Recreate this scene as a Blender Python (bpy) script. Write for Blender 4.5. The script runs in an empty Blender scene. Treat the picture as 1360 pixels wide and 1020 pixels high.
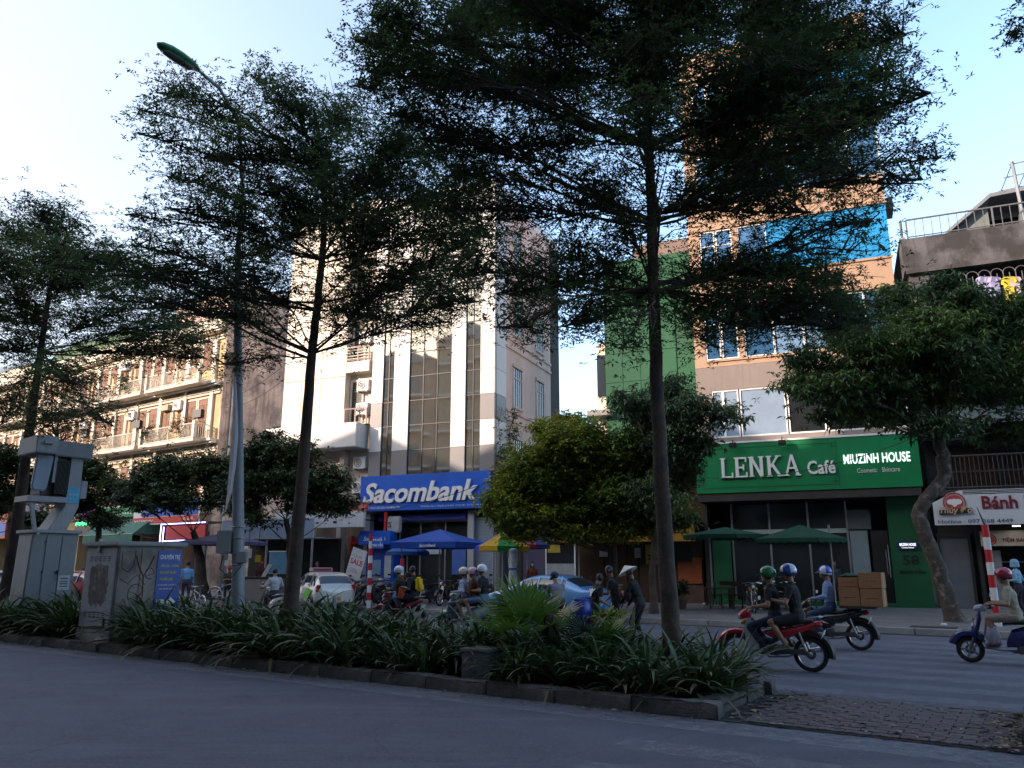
import bpy, bmesh, math, random
import numpy as np
from mathutils import Vector, Matrix
S = bpy.context.scene
COL = S.collection
R = math.radians
random.seed(7); RNG = np.random.default_rng(11)

# ---------- camera ----------
PITCH, CAMH, FPX = R(13.1), 1.6, 1035.0          # measured in the 1360 px wide photograph
cam = bpy.data.cameras.new('camera'); camo = bpy.data.objects.new('camera', cam); COL.objects.link(camo)
cam.sensor_width = 36; cam.lens = 36 * FPX / 1360; cam.clip_end = 3000; cam.clip_start = .05
camo.location = (0, 0, CAMH); camo.rotation_euler = (R(90) + PITCH, 0, 0)
S.camera = camo
# ---------- sky and sun ----------
SUN = Vector((-.94, -.34, 0)).normalized(); ELEV = R(18)
SUN = Vector((SUN.x * math.cos(ELEV), SUN.y * math.cos(ELEV), math.sin(ELEV)))
world = bpy.data.worlds.new('World'); S.world = world; world.use_nodes = True
wn = world.node_tree.nodes
sky = wn.new('ShaderNodeTexSky'); sky.sky_type = 'NISHITA'; sky.sun_disc = False
sky.sun_elevation = ELEV; sky.sun_rotation = math.atan2(SUN.x, SUN.y) % (2 * math.pi)
sky.air_density = 1.0; sky.dust_density = 3.0; sky.ozone_density = 1.6
# bright haze painted into the sky colour on the sun's side, strongest near the horizon
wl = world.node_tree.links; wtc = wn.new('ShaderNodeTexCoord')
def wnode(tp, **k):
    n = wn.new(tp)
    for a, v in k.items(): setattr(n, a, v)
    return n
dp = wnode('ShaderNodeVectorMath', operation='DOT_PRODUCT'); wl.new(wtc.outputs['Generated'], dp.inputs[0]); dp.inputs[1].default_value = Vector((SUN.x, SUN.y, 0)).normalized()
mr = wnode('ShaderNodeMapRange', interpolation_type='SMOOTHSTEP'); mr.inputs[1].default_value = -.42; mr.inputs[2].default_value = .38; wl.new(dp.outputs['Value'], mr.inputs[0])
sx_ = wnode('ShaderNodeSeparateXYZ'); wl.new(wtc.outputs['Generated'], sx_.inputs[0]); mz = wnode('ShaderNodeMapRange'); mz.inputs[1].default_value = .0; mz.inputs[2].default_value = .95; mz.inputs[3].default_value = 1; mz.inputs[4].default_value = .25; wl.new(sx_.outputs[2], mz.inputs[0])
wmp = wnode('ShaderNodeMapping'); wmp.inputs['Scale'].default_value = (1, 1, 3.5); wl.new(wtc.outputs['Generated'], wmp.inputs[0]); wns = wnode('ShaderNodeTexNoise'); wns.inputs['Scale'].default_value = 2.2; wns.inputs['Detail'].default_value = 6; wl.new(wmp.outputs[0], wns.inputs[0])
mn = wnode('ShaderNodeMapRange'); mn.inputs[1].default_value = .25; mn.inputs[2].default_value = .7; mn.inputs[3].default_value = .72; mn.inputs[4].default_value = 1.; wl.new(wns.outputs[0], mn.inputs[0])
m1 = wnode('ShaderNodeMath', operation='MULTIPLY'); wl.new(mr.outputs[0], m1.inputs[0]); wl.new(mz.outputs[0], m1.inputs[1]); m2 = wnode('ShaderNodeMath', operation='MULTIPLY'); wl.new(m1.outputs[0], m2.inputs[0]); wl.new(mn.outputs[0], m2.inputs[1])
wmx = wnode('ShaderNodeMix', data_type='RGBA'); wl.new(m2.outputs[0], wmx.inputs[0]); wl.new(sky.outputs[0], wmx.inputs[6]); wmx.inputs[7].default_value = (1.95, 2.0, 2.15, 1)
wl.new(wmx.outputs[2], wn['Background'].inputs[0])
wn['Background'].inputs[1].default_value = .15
sl = bpy.data.lights.new('sun', 'SUN'); so = bpy.data.objects.new('sun', sl); COL.objects.link(so)
sl.energy = 2.0; sl.angle = R(.5); sl.color = (1, .78, .63)
so.rotation_euler = (-SUN).to_track_quat('-Z', 'Y').to_euler(); so.location = (0, 0, 60)
S.view_settings.view_transform = 'Standard'; S.view_settings.look = 'None'
S.view_settings.gamma = 1; S.view_settings.use_curve_mapping = False
S.view_settings.exposure = 2.05
S.render.engine = 'CYCLES'
S.cycles.max_bounces = 6; S.cycles.transparent_max_bounces = 8; S.cycles.caustics_reflective = False; S.cycles.caustics_refractive = False

# ---------- measuring ----------
CO, SI = math.cos(PITCH), math.sin(PITCH)
def ray(px, py):
    cx = (px - 680) / FPX; cy = (510 - py) / FPX
    return Vector((cx, CO - cy * SI, SI + cy * CO))
def G(px, py, z=0.0):
    r = ray(px, py); return Vector((0, 0, CAMH)) + r * ((z - CAMH) / r.z)
def D(px, py, Y):
    r = ray(px, py); return Vector((0, 0, CAMH)) + r * (Y / r.y)
RA = R(33.5); RD = Vector((math.cos(RA), -math.sin(RA), 0)); RN = Vector((math.sin(RA), math.cos(RA), 0))
R0 = Vector((2.49, 8.60, 0))
def W(a, b, z=0.0):                       # road frame: a along the road to the right, b away from the camera
    v = R0 + RD * a + RN * b; return Vector((v.x, v.y, z))
def AB(v):
    d = Vector(v) - R0; return d.dot(RD), d.dot(RN)
class Fac:                                # the vertical plane of a row of fronts
    def __init__(s, x, y, ang):
        s.o = Vector((x, y, 0)); a = R(ang); s.ang = a
        s.u = Vector((math.cos(a), -math.sin(a), 0)); s.n = Vector((-math.sin(a), -math.cos(a), 0))
    def w(s, q, z=0., out=0.): v = s.o + s.u * q + s.n * out; return Vector((v.x, v.y, z))
    def uv(s, px, py, out=0.):
        o = s.o + s.n * out; r = ray(px, py); t = (o.dot(s.n)) / r.dot(s.n)
        p = r * t; return (p - o).dot(s.u), CAMH + p.z
FM = Fac(-.8, 35., 23.)
FL = Fac(-18.1, 47., 34.5)

# ---------- materials ----------
MATS = {}
def mat(name, col=(.5, .5, .5), rough=.65, var=.18, scale=1.5, bump=.15, bscale=30, metal=0., emit=None, es=1., streak=0., streakcol=(.03, .028, .025), alt=None, altth=.55, coat=0., trans=0., spec=.5, brick=None):
    if name in MATS: return MATS[name]
    m = bpy.data.materials.new(name); m.use_nodes = True; MATS[name] = m
    nt = m.node_tree; N, Lk = nt.nodes, nt.links; b = N['Principled BSDF']
    b.inputs['Roughness'].default_value = rough; b.inputs['Metallic'].default_value = metal
    b.inputs['Specular IOR Level'].default_value = spec
    if coat: b.inputs['Coat Weight'].default_value = coat; b.inputs['Coat Roughness'].default_value = .05
    tc = N.new('ShaderNodeTexCoord')
    def noise(sc, det=5., rg=.6, vec=None):
        n = N.new('ShaderNodeTexNoise'); n.inputs['Scale'].default_value = sc; n.inputs['Detail'].default_value = det; n.inputs['Roughness'].default_value = rg
        Lk.new(vec or tc.outputs['Object'], n.inputs['Vector']); return n.outputs['Fac']
    def ramp(f, a, c, ca, cc):
        r = N.new('ShaderNodeValToRGB'); r.color_ramp.elements[0].position = a; r.color_ramp.elements[1].position = c
        r.color_ramp.elements[0].color = (*ca, 1); r.color_ramp.elements[1].color = (*cc, 1); Lk.new(f, r.inputs[0]); return r.outputs[0]
    lo = tuple(c * (1 - var) for c in col); hi = tuple(min(1, c * (1 + var)) for c in col)
    out = ramp(noise(scale), .3, .7, lo, hi)
    def mix(f, a, bb):
        x = N.new('ShaderNodeMix'); x.data_type = 'RGBA'; Lk.new(f, x.inputs[0])
        for i, v in ((6, a), (7, bb)):
            if isinstance(v, tuple): x.inputs[i].default_value = (*v, 1)
            else: Lk.new(v, x.inputs[i])
        return x.outputs[2]
    if alt:
        out = mix(ramp(noise(scale * .6 + .3, 6, .65), altth - .06, altth + .08, (0, 0, 0), (1, 1, 1)), out, alt)
    if streak:
        mp = N.new('ShaderNodeMapping'); mp.inputs['Scale'].default_value = (2.2, 2.2, .22); Lk.new(tc.outputs['Object'], mp.inputs[0])
        f = ramp(noise(1.6, 7, .68, mp.outputs[0]), .5, .78, (0, 0, 0), (streak, streak, streak))
        out = mix(f, out, streakcol)
    f2 = noise(bscale, 4, .6)
    if var > .02:
        out = mix(ramp(f2, .35, .75, (0, 0, 0), (.22, .22, .22)), out, tuple(c * .55 for c in col))
    Lk.new(out, b.inputs['Base Color'])
    if bump:
        bp = N.new('ShaderNodeBump'); bp.inputs['Strength'].default_value = bump; bp.inputs['Distance'].default_value = .02
        Lk.new(f2, bp.inputs['Height']); Lk.new(bp.outputs[0], b.inputs['Normal'])
        rr = N.new('ShaderNodeMapRange'); rr.inputs[3].default_value = max(0, rough - .12); rr.inputs[4].default_value = min(1, rough + .12)
        Lk.new(f2, rr.inputs[0]); Lk.new(rr.outputs[0], b.inputs['Roughness'])
    if emit:
        b.inputs['Emission Color'].default_value = (*emit, 1); b.inputs['Emission Strength'].default_value = es
    if trans:
        t = N.new('ShaderNodeBsdfTranslucent'); Lk.new(out, t.inputs[0]); mx = N.new('ShaderNodeMixShader'); mx.inputs[0].default_value = trans
        Lk.new(b.outputs[0], mx.inputs[1]); Lk.new(t.outputs[0], mx.inputs[2]); Lk.new(mx.outputs[0], N['Material Output'].inputs[0])
    return m
def glassm(name, col, rough=.04, metal=0., spec=.8):
    return mat(name, col, rough=rough, var=.12, scale=.4, bump=.0, bscale=3, metal=metal, spec=spec)

# ---------- meshes ----------
class MB:
    def __init__(s): s.v = []; s.f = []; s.m = []; s.M = None; s.mi = 0
    def add(s, vs, fs):
        k = len(s.v)
        if s.M is not None: vs = [tuple(s.M @ Vector(v)) for v in vs]
        s.v.extend(vs); s.f.extend([tuple(i + k for i in f) for f in fs]); s.m.extend([s.mi] * len(fs)); return s
    def box(s, x0, x1, y0, y1, z0, z1):
        return s.add([(x, y, z) for z in (z0, z1) for x, y in ((x0, y0), (x1, y0), (x1, y1), (x0, y1))],
                     [(3, 2, 1, 0), (4, 5, 6, 7), (0, 1, 5, 4), (1, 2, 6, 5), (2, 3, 7, 6), (3, 0, 4, 7)])
    def cbox(s, c, sz, rz=0., ry=0., rx=0.):
        o = s.M; m = Matrix.Translation(c) @ Matrix.Rotation(rz, 4, 'Z') @ Matrix.Rotation(ry, 4, 'Y') @ Matrix.Rotation(rx, 4, 'X')
        s.M = (o @ m) if o is not None else m; a, b, c2 = sz[0] / 2, sz[1] / 2, sz[2] / 2
        s.box(-a, a, -b, b, -c2, c2); s.M = o; return s
    def quad(s, *p): return s.add([tuple(q) for q in p], [tuple(range(len(p)))])
    def tube(s, pts, rad, n=8, cap=True):
        pts = [Vector(p) for p in pts]; m = len(pts)
        if not hasattr(rad, '__len__'): rad = [rad] * m
        vs = []; up = None
        for i, p in enumerate(pts):
            t = (pts[min(i + 1, m - 1)] - pts[max(i - 1, 0)]).normalized()
            if up is None: up = t.orthogonal().normalized()
            up = (up - t * up.dot(t)); up = up.normalized() if up.length > 1e-6 else t.orthogonal().normalized()
            w = t.cross(up)
            for k in range(n):
                a = 2 * math.pi * k / n; vs.append(tuple(p + (up * math.cos(a) + w * math.sin(a)) * rad[i]))
        fs = [(i * n + k, i * n + (k + 1) % n, (i + 1) * n + (k + 1) % n, (i + 1) * n + k) for i in range(m - 1) for k in range(n)]
        if cap: fs += [tuple(range(n - 1, -1, -1)), tuple((m - 1) * n + k for k in range(n))]
        return s.add(vs, fs)
    def lathe(s, prof, c=(0, 0, 0), n=16, sx=1., sy=1., axis='Z'):
        vs = []
        for r, z in prof:
            for k in range(n):
                a = 2 * math.pi * k / n; x, y = r * math.cos(a) * sx, r * math.sin(a) * sy
                p = (x, y, z) if axis == 'Z' else ((x, z, y) if axis == 'Y' else (z, x, y))
                vs.append((p[0] + c[0], p[1] + c[1], p[2] + c[2]))
        m = len(prof)
        fs = [(i * n + k, i * n + (k + 1) % n, (i + 1) * n + (k + 1) % n, (i + 1) * n + k) for i in range(m - 1) for k in range(n)]
        fs += [tuple(range(n - 1, -1, -1)), tuple((m - 1) * n + k for k in range(n))]
        return s.add(vs, fs)
    def torus(s, c, R_, r, axis='Y', n=24, m=8, a0=0., a1=2 * math.pi, ry=None):
        vs = []; fs = []; full = abs(a1 - a0 - 2 * math.pi) < 1e-6; nn = n if full else n + 1; ry = ry or r
        for i in range(nn):
            a = a0 + (a1 - a0) * i / n
            for k in range(m):
                b = 2 * math.pi * k / m; q = R_ + r * math.cos(b); u, v, w = q * math.cos(a), q * math.sin(a), ry * math.sin(b)
                p = (u, w, v) if axis == 'Y' else ((u, v, w) if axis == 'Z' else (w, u, v))
                vs.append((p[0] + c[0], p[1] + c[1], p[2] + c[2]))
        for i in range(n):
            j = (i + 1) % nn
            for k in range(m): fs.append((i * m + k, j * m + k, j * m + (k + 1) % m, i * m + (k + 1) % m))
        return s.add(vs, fs)
    def prism(s, poly, y0, y1):              # polygon in x,z pushed along y
        n = len(poly)
        return s.add([(x, y0, z) for x, z in poly] + [(x, y1, z) for x, z in poly],
                     [tuple(range(n)), tuple(range(2 * n - 1, n - 1, -1))] + [(i, (i + 1) % n, (i + 1) % n + n, i + n)[::-1] for i in range(n)])
    def build(s, name, m=None, parent=None, smooth=False, bevel=0., kind=None, fix=True):
        me = bpy.data.meshes.new(name); me.from_pydata([tuple(v) for v in s.v], [], s.f)
        for x in (m if isinstance(m, (list, tuple)) else [m]):
            if x: me.materials.append(x)
        me.polygons.foreach_set('material_index', s.m)
        if fix:
            bm = bmesh.new(); bm.from_mesh(me); bmesh.ops.recalc_face_normals(bm, faces=bm.faces)
            if bevel: bmesh.ops.remove_doubles(bm, verts=bm.verts, dist=1e-5); bmesh.ops.bevel(bm, geom=[e for e in bm.edges if len(e.link_faces) == 2 and e.calc_face_angle(0) > .5], offset=bevel, segments=2, affect='EDGES', clamp_overlap=True)
            bm.to_mesh(me); bm.free()
        if smooth:
            me.polygons.foreach_set('use_smooth', [True] * len(me.polygons))
            try: me.set_sharp_from_angle(angle=R(40))
            except Exception: pass
        me.update(); return link(name, me, parent, kind)
def link(name, me, parent=None, kind=None):
    o = bpy.data.objects.new(name, me); COL.objects.link(o)
    if parent: o.parent = parent
    if kind: o['kind'] = kind
    return o
def tag(o, label, cat, group=None, kind=None):
    o['label'] = label; o['category'] = cat
    if group: o['group'] = group
    if kind: o['kind'] = kind
    return o
def thing(name, label, cat, loc=(0, 0, 0), rz=0., group=None):
    o = bpy.data.objects.new(name, None); o.empty_display_size = .2; COL.objects.link(o)
    o.location = loc; o.rotation_euler = (0, 0, rz); return tag(o, label, cat, group)
KIDS = {}
def copytree(o, loc=None, rz=None, label=None, parent=None, sc=None):
    if not KIDS:
        for x in COL.objects:
            if x.parent: KIDS.setdefault(x.parent.name, []).append(x)
    c = o.copy(); COL.objects.link(c)
    if parent: c.parent = parent
    for ch in KIDS.get(o.name, []): copytree(ch, parent=c)
    if loc is not None: c.location = loc
    if rz is not None: c.rotation_euler = (0, 0, rz)
    if sc: c.scale = (sc, sc, sc)
    if label: c['label'] = label
    return c
def struct(name, mb, m): return mb.build(name, m, kind='structure')
def text(s, name, box, y, m, parent=None, depth=.02, shear=0., weight=0., serif=False, sp=1.0):
    """letters filling box=(x0,x1,z0,z1), standing on the plane y, facing -y"""
    cu = bpy.data.curves.new('t', 'FONT'); cu.body = s; cu.extrude = depth / 2; cu.shear = shear; cu.offset = weight; cu.space_character = sp; cu.resolution_u = 3
    to = bpy.data.objects.new('t', cu); COL.objects.link(to); dg = bpy.context.evaluated_depsgraph_get()
    me = bpy.data.meshes.new_from_object(to.evaluated_get(dg)); bpy.data.objects.remove(to)
    n = len(me.vertices); c = np.empty(n * 3); me.vertices.foreach_get('co', c); c = c.reshape(-1, 3)
    a, b = c.min(0), c.max(0); x0, x1, z0, z1 = box
    q = np.empty_like(c); q[:, 0] = x0 + (c[:, 0] - a[0]) / (b[0] - a[0]) * (x1 - x0)
    q[:, 2] = z0 + (c[:, 1] - a[1]) / (b[1] - a[1]) * (z1 - z0)
    q[:, 1] = y - depth * (c[:, 2] - a[2]) / max(1e-9, (b[2] - a[2]))
    me.vertices.foreach_set('co', q.ravel()); me.materials.clear(); me.materials.append(m); me.update()
    return link(name, me, parent)
# shared materials
WHITE = mat('white_paint', (.72, .72, .70), .5, .08, bump=.05)
DARK = mat('dark_grey_paint', (.03, .03, .032), .5, .2, bump=.05)
BLACK = mat('black_plastic', (.012, .012, .013), .4, .2, bump=.05)
STEEL = mat('galvanised_steel', (.32, .33, .35), .4, .15, metal=.6, bump=.06)
GREYM = mat('grey_painted_metal', (.25, .27, .30), .45, .15, bump=.06, streak=.4)
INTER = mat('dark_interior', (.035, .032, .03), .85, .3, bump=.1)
CONC = mat('concrete', (.26, .25, .24), .85, .25, 1.2, .4, 40, streak=.5)
RED = mat('red_paint', (.55, .02, .02), .4, .1, bump=.03)
BLUE = mat('blue_sign', (.01, .10, .52), .35, .12, 1.2, bump=.02, streak=.22, streakcol=(.02, .06, .22))
# ================= ground, roads, median, pavement =================
asph = mat('asphalt', (.086, .085, .116), .8, .2, .35, .7, 190, alt=(.069, .068, .094), altth=.56)
def wear(m):
    nt = m.node_tree; N, Lk = nt.nodes, nt.links; b = N['Principled BSDF']; cur = b.inputs['Base Color'].links[0].from_socket; tc = N.new('ShaderNodeTexCoord')
    def layer(cur, sc, scl, lo, hi, col, amt, det=6):
        mp = N.new('ShaderNodeMapping'); mp.inputs['Rotation'].default_value = (0, 0, RA); mp.inputs['Scale'].default_value = scl; Lk.new(tc.outputs['Object'], mp.inputs[0])
        n = N.new('ShaderNodeTexNoise'); n.inputs['Scale'].default_value = sc; n.inputs['Detail'].default_value = det; n.inputs['Roughness'].default_value = .7; Lk.new(mp.outputs[0], n.inputs[0])
        r = N.new('ShaderNodeMapRange'); r.inputs[1].default_value = lo; r.inputs[2].default_value = hi; r.inputs[4].default_value = amt; Lk.new(n.outputs[0], r.inputs[0])
        x = N.new('ShaderNodeMix'); x.data_type = 'RGBA'; Lk.new(r.outputs[0], x.inputs[0]); Lk.new(cur, x.inputs[6]); x.inputs[7].default_value = (*col, 1); return x.outputs[2]
    cur = layer(cur, 1.1, (.04, 1, 1), .5, .68, (.058, .057, .07), .65); cur = layer(cur, 1.9, (.05, 1.3, 1), .52, .7, (.145, .142, .165), .5); cur = layer(cur, 26, (1, 1, 1), .52, .66, (.17, .168, .19), .5, 3); cur = layer(cur, 34, (1, 1.1, 1), .56, .68, (.035, .034, .045), .55, 3); cur = layer(cur, 2.6, (.5, 1, 1), .5, .62, (.115, .112, .14), .5, 8); cur = layer(cur, .9, (.6, 1, 1), .62, .68, (.038, .038, .045), .6, 9)
    v = N.new('ShaderNodeTexVoronoi'); v.feature = 'DISTANCE_TO_EDGE'; v.inputs['Scale'].default_value = .42; nz = N.new('ShaderNodeTexNoise'); nz.inputs['Scale'].default_value = 1.6; nz.inputs['Detail'].default_value = 7; Lk.new(tc.outputs['Object'], nz.inputs[0])
    ad = N.new('ShaderNodeMix'); ad.data_type = 'RGBA'; ad.blend_type = 'ADD'; ad.inputs[0].default_value = .9; Lk.new(tc.outputs['Object'], ad.inputs[6]); Lk.new(nz.outputs['Color'], ad.inputs[7]); Lk.new(ad.outputs[2], v.inputs[0])
    r = N.new('ShaderNodeMapRange'); r.inputs[1].default_value = .0; r.inputs[2].default_value = .012; r.inputs[3].default_value = .3; r.inputs[4].default_value = 0; Lk.new(v.outputs['Distance'], r.inputs[0]); x = N.new('ShaderNodeMix'); x.data_type = 'RGBA'; Lk.new(r.outputs[0], x.inputs[0]); Lk.new(cur, x.inputs[6]); x.inputs[7].default_value = (.025, .025, .03, 1)
    Lk.new(x.outputs[2], b.inputs['Base Color'])
wear(asph)
def rq(a0, a1, b0, b1, z): return [W(a0, b0, z), W(a1, b0, z), W(a1, b1, z), W(a0, b1, z)]
g = MB(); g.quad((-1500, -1500, -.02), (1500, -1500, -.02), (1500, 1500, -.02), (-1500, 1500, -.02)); struct('ground', g, CONC)
g = MB(); g.quad(*rq(-260, 200, -7.6, 12.62, 0)); struct('road', g, asph)
# worn painted markings
def wornpaint(name, amount):
    m = mat(name, (.34, .34, .36), .75, .1, 1., .4, 120)
    nt = m.node_tree; N, Lk = nt.nodes, nt.links; o = N['Material Output']; b = N['Principled BSDF']
    tc = N.new('ShaderNodeTexCoord'); n = N.new('ShaderNodeTexNoise'); n.inputs['Scale'].default_value = 9; n.inputs['Detail'].default_value = 8; n.inputs['Roughness'].default_value = .75
    Lk.new(tc.outputs['Object'], n.inputs[0]); r = N.new('ShaderNodeMapRange'); r.inputs[1].default_value = .38; r.inputs[2].default_value = .62
    r.inputs[3].default_value = 0; r.inputs[4].default_value = amount; Lk.new(n.outputs[0], r.inputs[0])
    t = N.new('ShaderNodeBsdfTransparent'); mx = N.new('ShaderNodeMixShader'); Lk.new(r.outputs[0], mx.inputs[0]); Lk.new(t.outputs[0], mx.inputs[1]); Lk.new(b.outputs[0], mx.inputs[2]); Lk.new(mx.outputs[0], o.inputs[0])
    return m
wp = wornpaint('worn_road_paint', .5); wp2 = wornpaint('worn_stripe_paint', .42)
g = MB(); g.quad(*rq(-200, 40, -.62, -.36, .004)); g.quad(*rq(-200, 40, 11.9, 12.08, .004)); g.quad(*rq(-200, -16, 2.75, 2.9, .004))
struct('road_edge_line', g, wp)
g = MB()
for i in range(9): b0 = 3.0 + i * 1.0; g.quad(*rq(-1.0 + .1 * i, 3.4, b0 - .5, b0 - .05, .004))
for i in range(6): b0 = -1.7 - i * 1.0; g.quad(*rq(-.8 + .1 * i, 3.3, b0, b0 + .42, .004))
struct('zebra_crossing', g, wp2)
# dust and dead leaves in the gutter
g = MB(); g.quad(*rq(-200, 14, -.36, -.0, .006)); struct('gutter_dust', g, wornpaint('gutter_dust', .45)); 
# median kerb stones (individual) and earth
kst = mat('kerb_stone', (.075, .07, .068), .9, .4, 2.5, .9, 45, alt=(.16, .15, .145), altth=.6, streak=.6)
soil = mat('soil', (.035, .028, .02), .95, .4, 5, .8, 25)
g = MB(); g.quad(*rq(-200, -.42, .2, 2.1, .1)); median = struct('median_bed', g, soil)
def stone(rnd, l=1., w=.22, h=.17):
    g = MB(); g.box(0, l - .005, 0, w, 0, h); o = g.build('kerb_stone', kst, median, bevel=.014)
    bm = bmesh.new(); bm.from_mesh(o.data); bmesh.ops.subdivide_edges(bm, edges=[e for e in bm.edges if e.calc_length() > .5], cuts=6); bm.to_mesh(o.data); bm.free()
    for v in o.data.vertices: v.co += Vector((rnd.uniform(-.006, .006), rnd.uniform(-.008, .008), rnd.uniform(-.014, .004)))
    return o
rnd = random.Random(3); protos = [stone(rnd) for _ in range(4)]
def place(o, a, b, rz, z=0.): o.location = W(a, b, z); o.rotation_euler = (0, 0, rz)
n = 0
for side, b in ((0, 0.), (1, 2.0)):
    for i in range(60):
        o = protos[n] if n < 4 else link('kerb_stone', protos[n % 4].data, median); n += 1
        a = -1.37 - i * 1.0
        place(o, a + rnd.uniform(-.01, .01), b + rnd.uniform(-.015, .015), -RA + rnd.uniform(-.006, .006), rnd.uniform(-.012, .008))
for i in range(2):
    o = link('kerb_stone', protos[i].data, median); place(o, -.46, .27 + i * 1.0 + .0, -RA + math.pi / 2)
g = MB(); g.quad(*rq(-200, -61, .0, .2, .165)); g.quad(*rq(-200, -61, 0., 0.001, .165)); struct('median_kerb_far', g, kst)
g = MB(); g.box(0, 140, 0, 2.2, 0, .16); o = g.build('median_beyond_crossing', [soil], kind='structure'); o.location = W(2.55, 0); o.rotation_euler = (0, 0, -RA)
for i in range(14):
    for b in (-.005, 2.02):
        o = link('kerb_stone', protos[i % 4].data, median); place(o, 2.55 + i, b, -RA, .01)
for i in range(2):
    o = link('kerb_stone', protos[i + 1].data, median); place(o, 2.55, .22 + i, -RA + math.pi / 2, .01)
# paved refuge: interlocking pavers, one object each
pav = MB(); pav.quad(*rq(-.42, 2.55, -.02, 2.2, .012)); refuge = struct('median_crossing_bed', pav, mat('paver_joint', (.03, .028, .026), .95, .3, 6, .6))
pm = [mat('paver_red_%d' % i if 0 else 'paver_' + n, c, .85, .3, 4, .6, 60) for i, (n, c) in enumerate((('dull_red', (.105, .072, .070)), ('brown', (.090, .070, .068)), ('grey_red', (.112, .088, .086))))]
def paver(mm):
    L_, Wd = .24, .12; z = .014; pts = []
    top = [(0, 0), (.05, 0), (.075, .018), (.165, -.018), (.19, 0), (.24, 0), (.24, .12), (.19, .12), (.165, .102), (.075, .138), (.05, .12), (0, .12)]
    g = MB(); g.add([(x * .985, y * .975, 0) for x, y in top] + [(x * .985, y * .975, .02) for x, y in top],
                    [tuple(range(12, 24))] + [(i, (i + 1) % 12, (i + 1) % 12 + 12, i + 12) for i in range(12)])
    return g.build('paver', mm, refuge)
pp = [paver(m_) for m_ in pm]
spots = [(a, b) for a in range(-1, 28) for b in range(17)]
spots = [(a * .2475 + (0 if b % 2 else .12), b * .127) for a, b in spots]
spots.sort(key=lambda q: (W(*q).length)); cnt = 0; rest = MB()
for a, b in spots:
    if a > 2.30 or a < -.30: continue
    z = .002 + rnd.uniform(-.0025, .0025) + .008 * math.sin(a * 1.7) * math.sin(b * 2.1)
    if cnt < 297:
        o = pp[cnt] if cnt < 3 else link('paver', pp[int(rnd.random() * 3)].data, refuge)
        place(o, a, b + .03, -RA + rnd.uniform(-.02, .02), z + .006); cnt += 1
    else:
        rest.M = Matrix.Translation(W(a, b + .03, z + .006)) @ Matrix.Rotation(-RA, 4, 'Z'); me = pp[0].data
        rest.mi = int(rnd.random() * 3); rest.add([tuple(v.co) for v in me.vertices], [tuple(p.vertices) for p in me.polygons])
rest.M = None; o = rest.build('far_pavers', pm, refuge, kind='stuff') if rest.v else None
# far pavement
sidem = mat('pavement_tiles', (.17, .165, .165), .85, .22, .8, .5, 60, alt=(.12, .115, .11), altth=.62)
def tiled(m, sx=2.5, msz=.02):
    nt = m.node_tree; N, Lk = nt.nodes, nt.links; b = N['Principled BSDF']; old = b.inputs['Base Color'].links[0].from_socket
    tc = N.new('ShaderNodeTexCoord'); mp = N.new('ShaderNodeMapping'); mp.inputs['Rotation'].default_value = (0, 0, RA); Lk.new(tc.outputs['Object'], mp.inputs[0])
    br = N.new('ShaderNodeTexBrick'); br.offset = .5; br.inputs['Scale'].default_value = sx; br.inputs['Mortar Size'].default_value = msz; br.inputs['Color1'].default_value = (1, 1, 1, 1); br.inputs['Color2'].default_value = (.82, .82, .82, 1); br.inputs['Mortar'].default_value = (.3, .3, .3, 1); br.inputs['Brick Width'].default_value = .5; br.inputs['Row Height'].default_value = .5
    Lk.new(mp.outputs[0], br.inputs[0]); x = N.new('ShaderNodeMix'); x.data_type = 'RGBA'; x.blend_type = 'MULTIPLY'; x.inputs[0].default_value = 1
    Lk.new(old, x.inputs[6]); Lk.new(br.outputs[0], x.inputs[7]); Lk.new(x.outputs[2], b.inputs['Base Color'])
tiled(sidem)
g = MB(); g.box(-220, 160, 12.85, 60, -.01, .15); o = g.build('pavement', sidem, kind='structure'); g2 = o
o.location = W(0, 0); o.rotation_euler = (0, 0, -RA); side = o
kl = mat('pavement_kerb', (.22, .215, .21), .8, .25, 2, .4, 50)
def kstone():
    g = MB(); g.box(0, .99, 0, .24, 0, .155); return g.build('pavement_kerb_stone', kl, side, bevel=.015)
k0 = kstone()
for i in range(70):
    o = k0 if i == 0 else link('pavement_kerb_stone', k0.data, side); o.location = (16 - i, 12.62, 0); o.rotation_euler = (0, 0, rnd.uniform(-.004, .004))
g = MB(); g.box(-220, -55, 12.62, 12.86, -.01, .155); g.box(17, 160, 12.62, 12.86, -.01, .155); o = g.build('pavement_kerb_distant', kl, side)
g = MB(); g.box(-220, 160, -30, -7.6, -.01, .15); o = g.build('near_pavement', sidem, kind='structure'); o.location = W(0, 0); o.rotation_euler = (0, 0, -RA)
# fallen leaves by the crossing kerb and scattered over the pavers
g = MB(); lm = [mat('dry_leaf', (.15, .11, .06), .8, .4, 20), mat('pale_dry_leaf', (.30, .25, .16), .8, .4, 20)]
for i in range(900):
    if i < 420: a, b = 2.5 - abs(rnd.gauss(0, .22)), rnd.uniform(-.1, 2.1)
    elif i < 560: a, b = rnd.uniform(.0, 2.3), rnd.uniform(0, 2.1)
    elif i < 800: a, b = rnd.uniform(-30, 0), -.03 - abs(rnd.gauss(0, .12))
    else: a, b = -.36 + abs(rnd.gauss(0, .25)), rnd.uniform(0, 2.2)
    g.mi = rnd.choice((0, 0, 1)); l = rnd.uniform(.02, .055)
    g.M = Matrix.Translation(W(a, b, .034 if a > -.4 else .015)) @ Matrix.Rotation(rnd.uniform(0, 6.3), 4, 'Z') @ Matrix.Rotation(rnd.uniform(-.5, .5), 4, 'X')
    g.add([(-l, 0, 0), (0, -l * .4, .006), (l, 0, 0), (0, l * .4, .006)], [(0, 1, 2, 3)])
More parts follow.
